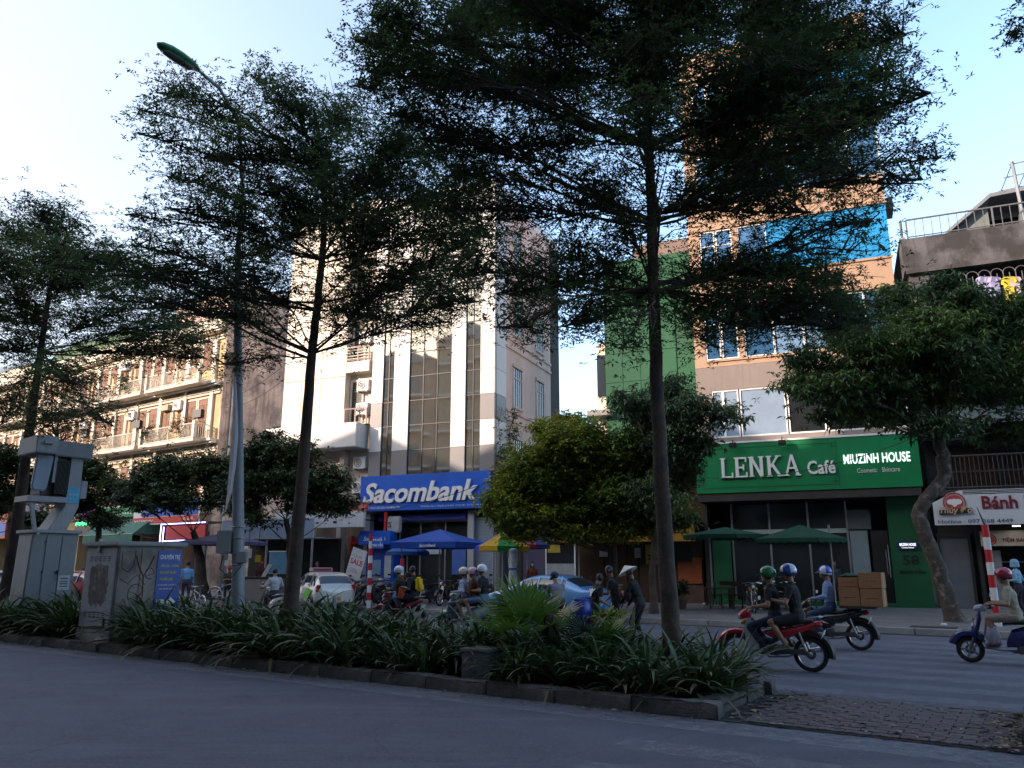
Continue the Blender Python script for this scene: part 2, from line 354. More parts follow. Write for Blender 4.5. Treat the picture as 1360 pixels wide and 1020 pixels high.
g.M = None; o = g.build('fallen_leaves', lm, fix=False); tag(o, 'dry brown leaves fallen along the median kerb and paved crossing', 'leaves', kind='stuff')
g = MB(); g.box(-.09, .09, -.04, .04, 0, .07); o = g.build('paper_cup', WHITE, bevel=.02); o.location = W(-11.2, -.12, .165); o.location = G(132, 851, .17); tag(o, 'crushed white paper litter on the median kerb below the graffiti cabinet', 'litter')
# ================= buildings =================
class Bd:
    """a building in the frame of a facade plane: x = position along the front, y = depth behind it, z = height"""
    def __init__(s, fac, x0, name, label, cat='building', out=0., root=None):
        s.fac, s.x0, s.out = fac, x0, out
        s.r = root or thing(name, label, cat, fac.w(x0, 0, out), -fac.ang)
    def b(s, name, m, *boxes, bevel=0., parent=None, kind=None, smooth=False):
        g = MB()
        if len(boxes) > 1 and name in ('shopfront_column', 'post', 'balcony_post', 'balcony_slab', 'door_frame', 'red_door_frame', 'doorway', 'pier', 'poster', 'notice', 'shopfront_glass', 'upper_doors', 'shopfront_mullion', 'tin_roof', 'step', 'shelf'):
            return [s.b(name, m, q, bevel=bevel, parent=parent) for q in boxes][-1]
        for q in boxes: g.box(q[0] - s.x0, q[1] - s.x0, q[2] + s.out, q[3] + s.out, q[4], q[5])
        return g.build(name, m, parent or s.r, bevel=bevel, kind=kind, smooth=smooth)
    def t(s, txt, name, x0, x1, z0, z1, y, m, parent=None, **k):
        return text(txt, name, (x0 - s.x0, x1 - s.x0, z0, z1), y + s.out, m, parent or s.r, **k)
    def tube(s, name, m, paths, r, n=6, parent=None):
        g = MB()
        for p in paths: g.tube([(x - s.x0, y + s.out, z) for x, y, z in p], r, n)
        return g.build(name, m, parent or s.r)
def top(o, label, cat, group=None):
    """lift a mesh out of its building: a thing that hangs on it"""
    mw = o.parent.matrix_basis.copy() if o.parent else Matrix(); o.parent = None; o.matrix_basis = mw @ o.matrix_basis
    return tag(o, label, cat, group)
plast = mat('old_yellow_plaster', (.50, .36, .19), .85, .2, .8, .3, 30, alt=(.46, .36, .22), altth=.58, streak=.55, streakcol=(.12, .09, .06))
trimw = mat('pale_trim', (.66, .60, .50), .8, .15, .8, .2, 30, streak=.5, streakcol=(.15, .12, .09))
shut = mat('brown_shutter', (.19, .085, .05), .7, .25, 3, .2, 40)
stainw = mat('stained_end_wall', (.56, .42, .34), .95, .22, .45, .8, 14, alt=(.24, .18, .15), altth=.52, streak=1., streakcol=(.06, .05, .045))
creamp = mat('cream_panel', (.60, .52, .42), .5, .08, .5, .05, streak=.25, streakcol=(.35, .28, .18))
whitep = mat('white_alu_panel', (.64, .62, .60), .42, .07, .6, .03, streak=.22, streakcol=(.4, .37, .33))
greyp = mat('grey_alu_panel', (.20, .19, .19), .42, .06, .6, .03)
pinkw = mat('pink_beige_wall', (.72, .58, .52), .8, .1, .7, .15, streak=.35, streakcol=(.2, .15, .13))
mirror = glassm('bronze_mirror_glass', (.33, .31, .27), .03, .85)
dglass = glassm('dark_window_glass', (.03, .04, .05), .05, 0., 1.)
bglass = glassm('blue_window_glass', (.05, .15, .30), .06, .35, 1.)
shopgl = mat('shop_glass', (.018, .02, .022), .08, .3, .6, 0, spec=.4)
tanw = mat('tan_stucco', (.40, .265, .18), .8, .12, .6, .2, 40, streak=.25, streakcol=(.25, .14, .08))
cyanp = mat('cyan_blue_panel', (.015, .24, .52), .35, .12, .5, .03)
gband = mat('grey_band', (.22, .18, .16), .75, .12, .6, .15, streak=.3)
greens = mat('green_sign_panel', (.004, .19, .062), .42, .12, 1.3, .06, 25, streak=.25, streakcol=(.01, .09, .035))
dgreen = mat('dark_green_paint', (.004, .085, .03), .55, .15, .8, .05)
curt = mat('pale_curtain', (.20, .27, .36), .8, .1, 1.5, .1)
netg = mat('green_cladding', (.010, .085, .038), .75, .2, .6, .2, 25, streak=.4)
mossy = mat('mossy_concrete', (.095, .09, .096), .95, .35, .9, .7, 14, alt=(.035, .033, .033), altth=.48, streak=.9)
LED = mat('lit_white_letters', (.8, .8, .8), .4, 0, emit=(.9, .95, 1), es=.3, bump=0)
BULB = mat('lit_lamp', (.9, .9, .8), .4, 0, emit=(1, .95, .85), es=2.5, bump=0)
wlet = mat('white_letters', (.74, .74, .72), .4, .03, bump=0)
wood = mat('dark_brown_wood', (.045, .022, .012), .6, .3, 2, .2, 30)
tin = mat('corrugated_roofing', (.25, .28, .32), .5, .2, 1, .1, metal=.3, streak=.4)

def ac_unit(B, x, y, z, k=[0], lab=None, w=.82):
    """air conditioner outdoor unit: a thing of its own hung on a wall"""
    t = thing('air_conditioner_unit', lab, 'air conditioner', B.fac.w(x, z, -(y)) , -B.fac.ang, 'outdoor air conditioner units on the fronts')
    g = MB(); g.box(0, w, -.32, 0, 0, .58); g.build('casing', WHITE, t, bevel=.02)
    g = MB(); g.torus((w * .4, -.335, .29), .2, .012, 'Y', 20, 5); g.torus((w * .4, -.335, .29), .1, .01, 'Y', 16, 5)
    for i in range(6): a = i * math.pi / 3; g.tube([(w * .4, -.335, .29), (w * .4 + .2 * math.cos(a), -.335, .29 + .2 * math.sin(a))], .006, 4)
    g.build('fan_grille', DARK, t); g = MB(); g.box(.06, .1, -.36, 0, -.06, -.01); g.box(w - .1, w - .06, -.36, 0, -.06, -.01); g.build('bracket', STEEL, t)
    return t
def shutter_window(B, x0, x1, z0, z1, y=0., m=shut, openl=False, door=False):
    g = MB(); X = B.x0; fr = .07; xa, xb = x0 - X, x1 - X; y += B.out
    for q in ((xa - .1, xa, z0, z1 + .1), (xb, xb + .1, z0, z1 + .1), (xa, xb, z1, z1 + .1)): g.box(q[0], q[1], y - .05, y + .03, q[2], q[3])
    f = g.build('window', trimw, B.r)
    g = MB(); g.box(xa, xb, y + .03, y + .05, z0, z1); g.build('pane', dglass, f)
    xm = (xa + xb) / 2; zt = z1 - .45
    g = MB(); n = int((zt - z0) / .11)
    for a, b in ((xa + .02, xm - .01), (xm + .01, xb - .02)):
        if openl and a < xm - .1: a, b = xa + .02, xa + .14
        for e in ((a, a + .05), (b - .05, b)): g.box(e[0], e[1], y - .03, y, z0 + .02, zt)
        for i in range(n): zz = z0 + .05 + i * .11; g.box(a + .05, b - .05, y - .02, y + .005, zz, zz + .085)
    g.box(xa, xb, y - .03, y, zt, zt + .05); g.box(xa + .02, xb - .02, y - .02, y, zt + .07, z1 - .02); g.build('shutter', m, f)
def railing(B, x0, x1, y, z0, z1, m, step=.16, sides=None, name='railing', posts=3.):
    g = MB(); X = B.x0; y0 = y + B.out
    def run(p, q):
        L = (Vector(q) - Vector(p)).length; n = max(2, int(L / step)); p, q = Vector(p), Vector(q)
        g.tube([p + Vector((0, 0, z1 - .03)), q + Vector((0, 0, z1 - .03))], .035, 6); g.tube([p + Vector((0, 0, z0 + .08)), q + Vector((0, 0, z0 + .08))], .025, 5)
        for i in range(n + 1): c = p.lerp(q, i / n); g.tube([c + Vector((0, 0, z0)), c + Vector((0, 0, z1 - .03))], .016 if i % max(1, int(posts / step)) else .04, 4, cap=False)
    run((x0 - X, y0, 0), (x1 - X, y0, 0))
    if sides: run((x0 - X, y0, 0), (x0 - X, y0 + sides, 0)); run((x1 - X, y0, 0), (x1 - X, y0 + sides, 0))
    return g.build(name, m, B.r)

# ---- old yellow apartment building on the left ----
BUSHES = []
B = Bd(FL, -44, 'apartment_building', 'old yellow four storey apartment building with brown shutters, balconies and a stained grey end wall')
B.b('wall', plast, (-44, .3, 0, 5.6, 3.6, 16.4))
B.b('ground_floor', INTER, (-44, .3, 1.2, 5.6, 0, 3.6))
B.b('end_wall', stainw, (.3, .42, -.05, 5.9, 0, 19.4), (.42, .5, 5.5, 5.9, 0, 19.4))
rr = random.Random(5)
for zf in (5.4, 9.1, 12.7, 16.2):
    B.b('cornice', trimw, (-44, .28, -.55, 0, zf - .16, zf), (-44, .28, -.42, 0, zf - .28, zf - .16), (-44, .28, -.12, 0, zf - .75, zf - .6), (-44, .28, -.2, 0, zf - .6, zf - .52))
B.b('attic_wall', trimw, (-44, .28, -.2, .1, 16.2, 17.0))
x = -.55; i = 0
while x > -43:
    B.b('pilaster', trimw, (x - .16, x + .16, -.16, 0, 5.4, 15.7))
    x -= 2.75
for fi, zf in enumerate((5.4, 9.1, 12.7)):
    x = -.9; k = 0
    while x > -42:
        w = 1.05
        for dx in (0., 1.22):
            shutter_window(B, x - dx - w + .05, x - dx - .05, zf + (.1 if (k + fi) % 3 < 2 else .9), zf + 2.65, -.005, shut, openl=rr.random() < .35)
        x -= 2.75; k += 1
for fi, zf in enumerate((9.1, 12.7)):
    for k, (a, c) in enumerate(((-6.3, -.6), (-12.6, -7.0), (-20.5, -14.8), (-28.6, -23.2))):
        B.b('balcony_slab', trimw, (a - .1, c + .1, -1.15, -.55, zf - .2, zf - .002), bevel=.02)
        railing(B, a, c, -1.05, zf, zf + .95, trimw, .14, sides=1.0)
        if k % 2 == 0: B.b('balcony_post', trimw, (a - .12, a + .1, -1.17, -.95, zf, zf + 1.05), (c - .1, c + .12, -1.17, -.95, zf, zf + 1.05))
for k, (x, z) in enumerate(((-4.3, 11.3), (-9.6, 11.2), (-15.9, 11.2), (-3.4, 7.2), (-11.2, 14.9), (-24.2, 11.2))):
    ac_unit(B, x, -.02, z, lab='white air conditioner box on the old yellow building, ' + ('above the end balcony', 'second bay from the stained end wall', 'by the third balcony', 'low near the stained end wall', 'up on the top floor', 'farthest along the street')[k])
# clutter on the balconies: potted bushes
for k, (x, z, lab) in enumerate(((-2.2, 9.1, 'reddish bush in a pot at the end balcony of the old yellow building'), (-5.8, 9.1, 'green pot plant at the left end of the end balcony'), (-9.0, 12.7, 'pot plant on the upper balcony of the old building'), (-12.0, 9.1, 'leafy pot plant hanging over the second balcony'), (-17., 12.7, 'pot plant on the third upper balcony'), (-18.5, 9.1, 'bushy pot plant on the third lower balcony'))):
    t = thing('balcony_plant', lab, 'potted plant', FL.w(x, z, .85)); MB().lathe([(.14, 0), (.2, .3)], n=10).build('pot', CONC, t); rq_ = np.random.default_rng(k); P_ = rq_.normal(0, (.38, .25, .35), (130, 3)) + np.array([0, 0, .85]); BUSHES.append((t, P_, k))
for k in range(7):
    x = -1.4 - k * 3.4; B.b('canvas_blind' if k % 2 else 'meter_cabinet', (mat('sun_blind', (.42, .36, .28), .9, .2, streak=.4), DARK)[k % 2 == 0], (x - .9, x, -.35 if k % 2 else -.2, -.02, (11.4 if k % 2 else 10.6), (11.75 if k % 2 else 11.1)))
# the roof things
B.b('attic_room', mat('pink_plaster', (.50, .36, .30), .85, .15, streak=.4), (-7.5, .25, 1.2, 5.4, 16.4, 19.3))
g = MB()
for (a, c, z0, z1) in ((-24, -12, 18.6, 20.2), (-38, -27, 18.2, 19.4)):
    n = 40
    for i in range(n):
        x0 = a + (c - a) * i / n + 44; x1 = x0 + (c - a) / n; g.quad((x0, .2, z0 + (.04 if i % 2 else 0)), (x1, .2, z0 + (.04 if i % 2 else 0)), (x1, 5, z1 + (.04 if i % 2 else 0)), (x0, 5, z1 + (.04 if i % 2 else 0)))
g.build('tin_roof', tin, B.r)
B.b('roof_shed_wall', mat('green_shed', (.10, .17, .10), .8, .25, streak=.4), (-23.6, -12.4, .8, 4.8, 16.4, 18.5))
B.b('roof_shed_wall', trimw, (-37.6, -27.4, .8, 4.8, 16.4, 18.1))
t = thing('water_tank', 'round steel water tank on the roof of the old yellow building', 'water tank', FL.w(-9.6, 16.42, -2.6))
g = MB(); g.lathe([(.1, 1.9), (.5, 1.75), (.6, 1.5), (.6, .5), (.5, .4)][::-1], n=20); g.build('tank', STEEL, t, smooth=True); g = MB(); [g.tube([(sx * .4, sy * .4, 0), (sx * .4, sy * .4, .45)], .03, 5) for sx in (-1, 1) for sy in (-1, 1)]; g.build('stand', DARK, t)
# drain pipes on the stained wall
B.tube('drain_pipe', STEEL, [[(.5, .6, 3), (.5, .6, 16)], [(.5, .9, 5), (.5, .9, 15)]], .05)
# ground floor piers and shutters
for x in range(-43, 0, 4):
    B.b('pier', plast, (x, x + .35, .0, 1.2, 0, 3.6))
    if x % 3 == 0:
        g = MB(); [g.box(x + .5 + 44, x + 3.8 + 44, 1.0, 1.04 + (i % 2) * .03, .2 + i * .15, .34 + i * .15) for i in range(20)]; g.build('roller_shutter', GREYM, B.r)
# ---- shop signs and awnings along its foot ----
def sign(fac, x0, x1, z0, z1, out, m, name, label, th=.14, group=None, frame=None):
    B_ = Bd(fac, x0, name, label, 'sign', root=None); g = MB(); g.box(0, x1 - x0, -out, -out + th, z0, z1); g.build('panel', m, B_.r, bevel=.015)
    if frame: g = MB(); [g.box(*q) for q in ((-.04, x1 - x0 + .04, -out - .02, -out + .03, z1 - .002, z1 + .05), (-.04, x1 - x0 + .04, -out - .02, -out + .03, z0 - .05, z0 + .002))]; g.build('frame', frame, B_.r)
    if out > .4: B_.tube('bracket', DARK, [[(x0 + .3, 0, (z0 + z1) / 2), (x0 + .3, -out + th, (z0 + z1) / 2)], [(x1 - .3, 0, (z0 + z1) / 2), (x1 - .3, -out + th, (z0 + z1) / 2)]], .03)
    return B_
def uvx(fac, px, py, out): return fac.uv(px, py, out)
def pxrect(fac, p0, p1, out):             # top-left and bottom-right pixels -> x0,x1,z0,z1
    a = fac.uv(*p0, out); c = fac.uv(*p1, out); return a[0], c[0], c[1], a[1]
x0, x1, z0, z1 = pxrect(FL, (179, 668), (262, 694), 1.)
Q = sign(FL, x0, x1, z0, z1, 1., WHITE, 'shop_sign', 'white, blue and red shop sign above the neon frame')
Q.b('red_strip', RED, (x0 + .02, x1 - .02, -1.03, -1.002, z0 + .1, z0 + .45)); Q.b('blue_field', BLUE, (x0 + 1., x1 - .02, -1.03, -1.002, z0 + .5, z1 - .05))
Q.t('www.          tel.', 'lettering', x0 + .2, x1 - .2, z0 + .18, z0 + .36, -1.03, wlet)
x0, x1, z0, z1 = pxrect(FL, (128, 676), (178, 686), .9)
Q = sign(FL, x0, x1, z0, z1, .9, mat('green_shop_sign', (.004, .22, .07), .5, .1), 'shop_sign', 'long dark green shop sign over the green awning'); 
Q.b('faded_lettering', wlet, *[(x0 + .25 + i * .3, x0 + .42 + i * .3, -.92, -.905, z0 + .18, z0 + .3) for i in range(int((x1 - x0 - .4) / .3))])
purple = mat('purple_neon', (.3, .02, .4), .4, .1, emit=(.6, .05, .9), es=1.3, bump=0); greenneon = mat('green_neon', (.02, .5, .1), .4, .1, emit=(.05, .9, .2), es=1.5, bump=0)
whiteneon = mat('violet_white_neon', (.6, .5, .9), .4, 0, emit=(.45, .4, 1), es=1.6, bump=0)
x0, x1, z0, z1 = pxrect(FL, (103, 671), (126, 685), 1.2)
Q = sign(FL, x0, x1, z0 - 1.2, z1, 1.2, mat('black_sign', (.01, .01, .015), .3), 'neon_sign', 'black sign with glowing purple flowers and green lettering beside the transformer')
g = MB(); rr2 = random.Random(2)
for i in range(26): cx, cz = rr2.uniform(.1, x1 - x0 - .1), rr2.uniform(z0, z1 - .1); g.torus((cx, -1.23, cz), rr2.uniform(.05, .13), .022, 'Y', 8, 4)
g.build('purple_tubes', purple, Q.r); g = MB()
for i in range(9): g.torus((.25 + i * (x1 - x0 - .4) / 9, -1.23, z0 - .5 + .06 * (i % 2)), .09, .022, 'Y', 8, 4, a0=0, a1=4.4)
g.build('green_tubes', greenneon, Q.r)
x0, x1, z0, z1 = pxrect(FL, (16, 702), (50, 716), 1.)
Q = sign(FL, x0, x1 , z0 - .3, z1 + 1.6, 1., mat('navy_sign', (.01, .015, .10), .4), 'shop_sign', 'navy shop sign with small pale letters behind the left trunk'); Q.t('LOOKS', 'lettering', (x0 + x1) / 2, x1 - .3, z0 - .1, z0 + .35, -1.02, mat('violet_letters', (.4, .4, .9), .4, emit=(.35, .35, 1), es=.8, bump=0))
x0, x1, z0, z1 = pxrect(FL, (-6, 655), (6, 715), 1.)
Q = sign(FL, x0 - 3, x1, z0, z1, 1., mat('orange_red_sign', (.5, .08, .02), .4), 'shop_sign', 'orange and blue shop sign cut by the left edge of the picture'); Q.b('blue_band', BLUE, (x0 - 3 + .02, x1 - .02, -1.03, -1.002, z0 + .2, z0 + 1.2))
# neon frame
x0, x1, z0, z1 = pxrect(FL, (214, 700), (268, 745), 2.2)
t = thing('kiosk_outline', 'kiosk frame outlined with white and violet neon tubes over a red board', 'neon frame', FL.w(x0, 0, 2.2), -FL.ang)
w = x1 - x0; h0, h1 = z1 - .9, z1 + .15
g = MB(); [g.tube(p, .03, 6) for p in ([(0, 0, .15), (0, 0, h1), (w, 0, h1)], [(.28, 0, .15), (.28, 0, h1 - .15)], [(.28, 0, h0 + .1), (w, 0, h0 + .1)])]; g.build('tube_light', whiteneon, t)
g = MB(); g.box(.45, w, .05, .12, h0 + .2, h1 - .12); g.build('red_board', RED, t); g = MB(); [g.box(a, a + .08, .1, .18, .15, h1) for a in (0, w)]; g.box(0, w, .1, 1.4, h1, h1 + .08); g.build('frame', DARK, t)
# green cloth awning
x0, x1, z0, z1 = pxrect(FL, (113, 690), (176, 712), 2.)
t = thing('awning', 'faded green cloth awning sloping out over the pavement on the left', 'awning', FL.w(x0, 0, 2.), -FL.ang)
w = x1 - x0; g = MB(); g.quad((0, 0, z0 + .15), (w, 0, z0 + .15), (w, 1.9, z1 + .5), (0, 1.9, z1 + .5)); g.quad((0, -.01, z0 - .35), (w, -.01, z0 - .35), (w, -.01, z0 + .15), (0, -.01, z0 + .15)); g.quad((w, 0, z0 + .15), (w, 1.9, z0 + .15), (w, 1.9, z1 + .5), (w, 0, z0 + .151))
awm = mat('green_awning_cloth', (.06, .16, .12), .85, .2, 1.5, .1, streak=.3); g.build('cloth', awm, t, fix=False); g = MB(); g.tube([(0, 0, z0 + .14), (w, 0, z0 + .14)], .03, 6); [g.tube([(a, 0, z0 + .14), (a, 1.9, z0 - .2)], .02, 5) for a in (.05, w - .05)]; g.build('frame', STEEL, t)
# translucent panel canopy
x0, x1, z0, z1 = pxrect(FM, (296, 690), (416, 713), 2.2)
t = thing('canopy', 'row of pale blue translucent panels forming a shop canopy left of the white fascia', 'canopy', FM.w(x0, 0, 2.2), -FM.ang)
w = x1 - x0; pc = mat('polycarbonate', (.42, .50, .62), .4, .1, 1, .05, trans=.3, streak=.3); n = 8
for i in range(n): g = MB(); g.box(w * i / n + .03, w * (i + 1) / n - .03, 0, .04, z0, z1 - .1 + .0 * i); g.build('panel', pc, t)
g = MB(); g.box(0, w, -.02, .08, z0 - .06, z0 - .002); g.box(0, w, -.02, .08, z1 - .098, z1 - .03); [g.box(w * i / n - .025, w * i / n + .025, -.01, .05, z0, z1 - .1) for i in range(n + 1)]; g.box(0, w, .08, 2.2, z0 - .04, z0); g.build('frame', mat('pale_frame', (.4, .45, .5), .5), t)
g = MB(); g.box(0, w, 2.0, 2.2, .15, z0); g.build('back_wall', INTER, t); [MB().tube([(a, .1, .15), (a, .1, z0)], .05, 8).build('post', STEEL, t) for a in (.1, w * .5, w - .1)]

# ---- white neighbour left of the bank ----
B = Bd(FM, -12.1, 'office_building', 'cream panelled building with a recessed balcony strip, left of the blue bank sign')
B.b('wall', creamp, (-12.1, -6.8, .45, 8, 8.4, 20.6), (-12.1, -8.25, .04, .45, 7.2, 20.6), (-12.1, -6.8, .45, 8, 4.2, 7.2))
for i, (a, c) in enumerate(((-12.1, -10.95), (-10.95, -9.75), (-9.75, -8.25))):
    for z0, z1 in ((7.2, 10.9), (10.9, 14.4), (14.4, 17.6), (17.6, 20.6)): B.b('cream_panel', creamp, (a + .015, c - .015, -.0, .035, z0 + .015, z1 - .015))
for k, zf in enumerate((8.4, 11.6, 14.6, 17.6)):
    B.b('recess_floor', creamp, (-8.2, -6.85, -.05, .45, zf - .55 if k else 8.38, zf))
    shutter_window(B, -8.1, -7.5, zf + .05, zf + 2.25, .44, mat('dark_door', (.04, .035, .03), .5))
    railing(B, -8.2, -6.9, -.02, zf, zf + .8, mat('pinkish_rail', (.4, .28, .25), .6), .1 if k > 1 else 4, name='balcony_railing')
    if k in (1,): 
        g = MB(); [g.tube([(3.9, -.02, zf + .15 * j), (5.2, -.02, zf + .15 * j)], .03, 5) for j in range(1, 6)]; g.build('balcony_railing', trimw, B.r)
for k, (x, z) in enumerate(((-7.65, 8.9), (-7.65, 10.1), (-7.65, 5.0), (-7.65, 6.2), (-7.65, 12.6))):
    ac_unit(B, x, .44, z, lab=('lowest air conditioner box in the balcony recess above the white ledge', 'air conditioner box just under the second balcony beside the bank', 'air conditioner box right beside the blue bank sign', 'air conditioner box under the white ledge beside the bank', 'upper air conditioner box behind the balcony rails')[k], w=.7)
B.b('ledge', whitep, (-12.6, -6.95, -.75, .3, 7.15, 8.35), bevel=.03)
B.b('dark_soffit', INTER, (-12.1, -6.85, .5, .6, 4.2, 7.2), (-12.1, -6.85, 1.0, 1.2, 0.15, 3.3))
B.b('pier', creamp, (-10.3, -9.9, .1, .5, .15, 7.1), (-8.35, -8.1, .0, .45, .15, 7.1))
B.b('ground_floor_wall', mat('dim_brown_wall', (.13, .10, .085), .8, .3), (-12.1, -6.85, .9, 8, .15, 4.2))
for i in range(4): B.b('shop_door', mat('grey_green_door', (.10, .11, .10), .6), (-11.6 + i * 1.25, -10.6 + i * 1.25, .84, .9, .17, 2.7))
B.b('red_door_frame', RED, (-8.0, -7.9, .7, .84, .15, 3.), (-8.0, -6.9, .7, .84, 2.6, 2.7))
x0, x1, z0, z1 = pxrect(FM, (365, 682), (483, 700), 1.3)
Q = sign(FM, x0, x1, z0, z1, 1.3, mat('dirty_white_fascia', (.5, .52, .55), .6, .1, streak=.4), 'blank_fascia', 'long white fascia board with faded black marks left of the bank sign')
Q.b('red_top', mat('faded_red', (.45, .10, .09), .6), (x0 + 1.2, x1 - .05, -1.15, -.9, z1 + .003, z1 + .4))
g = MB(); rr2 = random.Random(9)
for i in range(16): a = rr2.uniform(.35, .9) * (x1 - x0); b_ = rr2.uniform(.15, .55); g.box(a, a + rr2.uniform(.03, .25), -1.306, -1.301, z0 + b_, z0 + b_ + rr2.uniform(.02, .09))
g.build('faded_marks', DARK, Q.r)

# ---- the bank ----
B = Bd(FM, -6.75, 'bank_building', 'tall narrow bank building of white and grey panels with bronze glass strips')
B.b('core', INTER, (-6.7, -.02, .25, 9, 4.0, 19.6)); B.b('parapet', whitep, (-6.7, 0, 0, .25, 19.5, 20.1), (-.25, -.0, .25, 9, 19.6, 20.1))
rows = [5.74 + 1.2 * i for i in range(12)]
cols = [(-6.68, -6.03, 1), (-5.42, -4.55, 0), (-2.26, -1.50, 0), (-.74, -.0, 1)]
for ci, (a, c, outer) in enumerate(cols):
    for ri, z in enumerate(rows[:-1] + [rows[-1]]):
        z1 = min(z + 1.2, 19.5)
        if z1 - z < .1: continue
        B.b('facade_panel', greyp if (ri == 0 or (ri == 2 and outer)) else whitep, (a + .008, c - .008, 0, .2, z + .008, z1 - .008))
for a, c, n in ((-6.03, -5.42, 2), (-4.55, -2.26, 3), (-1.50, -.74, 2)):
    fr = B.b('glass_strip', DARK, *[(a + (c - a) * j / n - .022, a + (c - a) * j / n + .022, .05, .12, 5.74, 19.5) for j in range(n + 1)], *[(a, c, .055, .115, z - .022, z + .022) for z in rows])
    for j in range(n):
        for ri, z in enumerate(rows):
            z1 = min(z + 1.2, 19.5); w = (c - a) / n
            o = B.b('glass_pane', mirror, (a + j * w + .02, a + (j + 1) * w - .02, .08, .1, z + .02, z1 - .02), parent=fr)
            # panes are never perfectly true: tilt each by a hair
            for v in o.data.vertices: v.co.y += (v.co.z - z) * rr.uniform(-.0, .0)
            dx = rr.uniform(-.0035, .0035); dz = rr.uniform(-.004, .004)
            for v in o.data.vertices: v.co.y += dx * (v.co.x) * .3 + dz * (v.co.z - z)
B.b('louvre', whitep, *[(-2.24, -.76, -.12, .05, 17.6 + i * .12, 17.66 + i * .12) for i in range(6)])
for zr in (14.6, 15.8):
    B.b('blind_slats', mat('grey_slats', (.35, .37, .38), .5), *[(-6.0, -.76, -.04, .04, zr + i * .16, zr + i * .16 + .03) for i in range(5)])
# side wall: first strip of panels, then pink plaster with windows
for ri, z in enumerate(rows):
    z1 = min(z + 1.2, 19.5); B.b('facade_panel', greyp if ri in (0, 2) else whitep, (-.2, .012, .208, 1.33, z + .008, z1 - .008))
B.b('side_wall', pinkw, (-.2, .0, 1.34, 7.5, 0, 19.6)); B.b('side_wall_base', pinkw, (-.2, 0, .21, 1.33, 0, 5.73))
for z in (8.3, 8.75, 11.9, 12.35, 15.5, 15.95): B.b('moulding', pinkw, (.002, .06, 1.36, 7.5, z, z + .12))
for zf in (9.15, 12.8, 16.4, 5.6):
    for a, c in ((2.2, 3.2), (5.3, 6.3)):
        f = B.b('window', trimw, (.002, .09, a - .12, c + .12, zf - .14, zf - .02), (.002, .09, a - .12, c + .12, zf + 1.92, zf + 2.08), (.002, .05, a - .06, a, zf, zf + 1.9), (.002, .05, c, c + .06, zf, zf + 1.9))
        B.b('pane', dglass, (.003, .012, a, c, zf, zf + 1.9), parent=f)
        B.b('mullion', trimw, *[(.014, .04, a + (c - a) * j / 4 - .02, a + (c - a) * j / 4 + .02, zf, zf + 1.9) for j in range(1, 4)], (.014, .042, a, c, zf + 1.35, zf + 1.4), parent=f)
# the big sign
s_ = thing('bank_sign', 'wide blue bank sign with large white raised letters across the building front', 'sign', FM.w(-6.78, 0, .02), -FM.ang)
g = MB(); g.box(0, 6.78, -.42, 0, 4.07, 5.72); g.build('panel', BLUE, s_, bevel=.01)
g = MB(); g.box(6.782, 6.80, -.4, 1.3, 4.07, 5.72); g.build('side_panel', mat('dark_blue_sign', (.01, .04, .2), .4), s_)
t0 = text('Sacombank', 'lettering', (.22, 6.22, 4.43, 5.38), -.42, wlet, s_, depth=.09, shear=.28, weight=.024, sp=.99)
text('NGÂN HÀNG SÀI GÒN THƯƠNG TÍN', 'small_lettering', (.18, 2.2, 4.17, 4.29), -.421, wlet, s_, depth=.01)
text('Số 56 Đào Tấn, P. Cống Vị, Q. Ba Đình, TP Hà Nội - ĐT: 024 3766 3766', 'small_lettering', (3.3, 6.5, 4.17, 4.28), -.421, wlet, s_, depth=.01)
# ground floor
B.b('shopfront_column', mat('grey_column', (.33, .34, .36), .4, .1), (-1.25, -.95, -.1, .3, .15, 4.0), (-6.7, -6.4, -.1, .3, .15, 4.0))
B.b('shopfront_frame', STEEL, *[(a, a + .06, .3, .38, .45, 3.6) for a in (-5.0, -3.9, -2.6, -1.4)], (-5.0, -1.3, .3, .38, 2.6, 2.68), (-5., -1.3, .3, .38, 3.55, 3.62))
B.b('shopfront_glass', shopgl, (-5, -1.3, .35, .36, .45, 3.55))
B.b('poster', mat('pale_notice', (.42, .46, .5), .7), (-4.15, -3.75, .28, .29, 2.15, 2.65)); B.b('poster', mat('blue_poster', (.05, .12, .4), .5), (-2.2, -1.5, .28, .29, 1.2, 2.3)); B.b('poster', mat('pale_notice2', (.42, .48, .52), .7), (-3.6, -2.75, .28, .29, 2.1, 2.75))
B.b('counter', wood, (-4.9, -1.4, 2.5, 3.2, .45, 1.4)); B.b('back_wall', mat('dim_grey_wall', (.12, .12, .13), .8), (-6.7, 0, 5.5, 5.6, .1, 4.0)); B.b('step', CONC, (-5.1, -1.2, -.6, .3, .14, .3), (-5.1, -1.2, -.3, .32, .3, .44)); B.b('floor', CONC, (-6.7, 0, .32, 5.5, .1, .445))
rs = MB(); [rs.box(5.82, 6.7, .1, .14 + (i % 2) * .02, .2 + i * .13, .32 + i * .13) for i in range(27)]; rs.build('roller_shutter', mat('pale_blue_shutter', (.22, .26, .33), .5), B.r)
B.b('hanging_blue_lamp', mat('dark_blue', (.01, .03, .25), .5), (-6.0, -1.4, .0, .2, 3.62, 3.9))
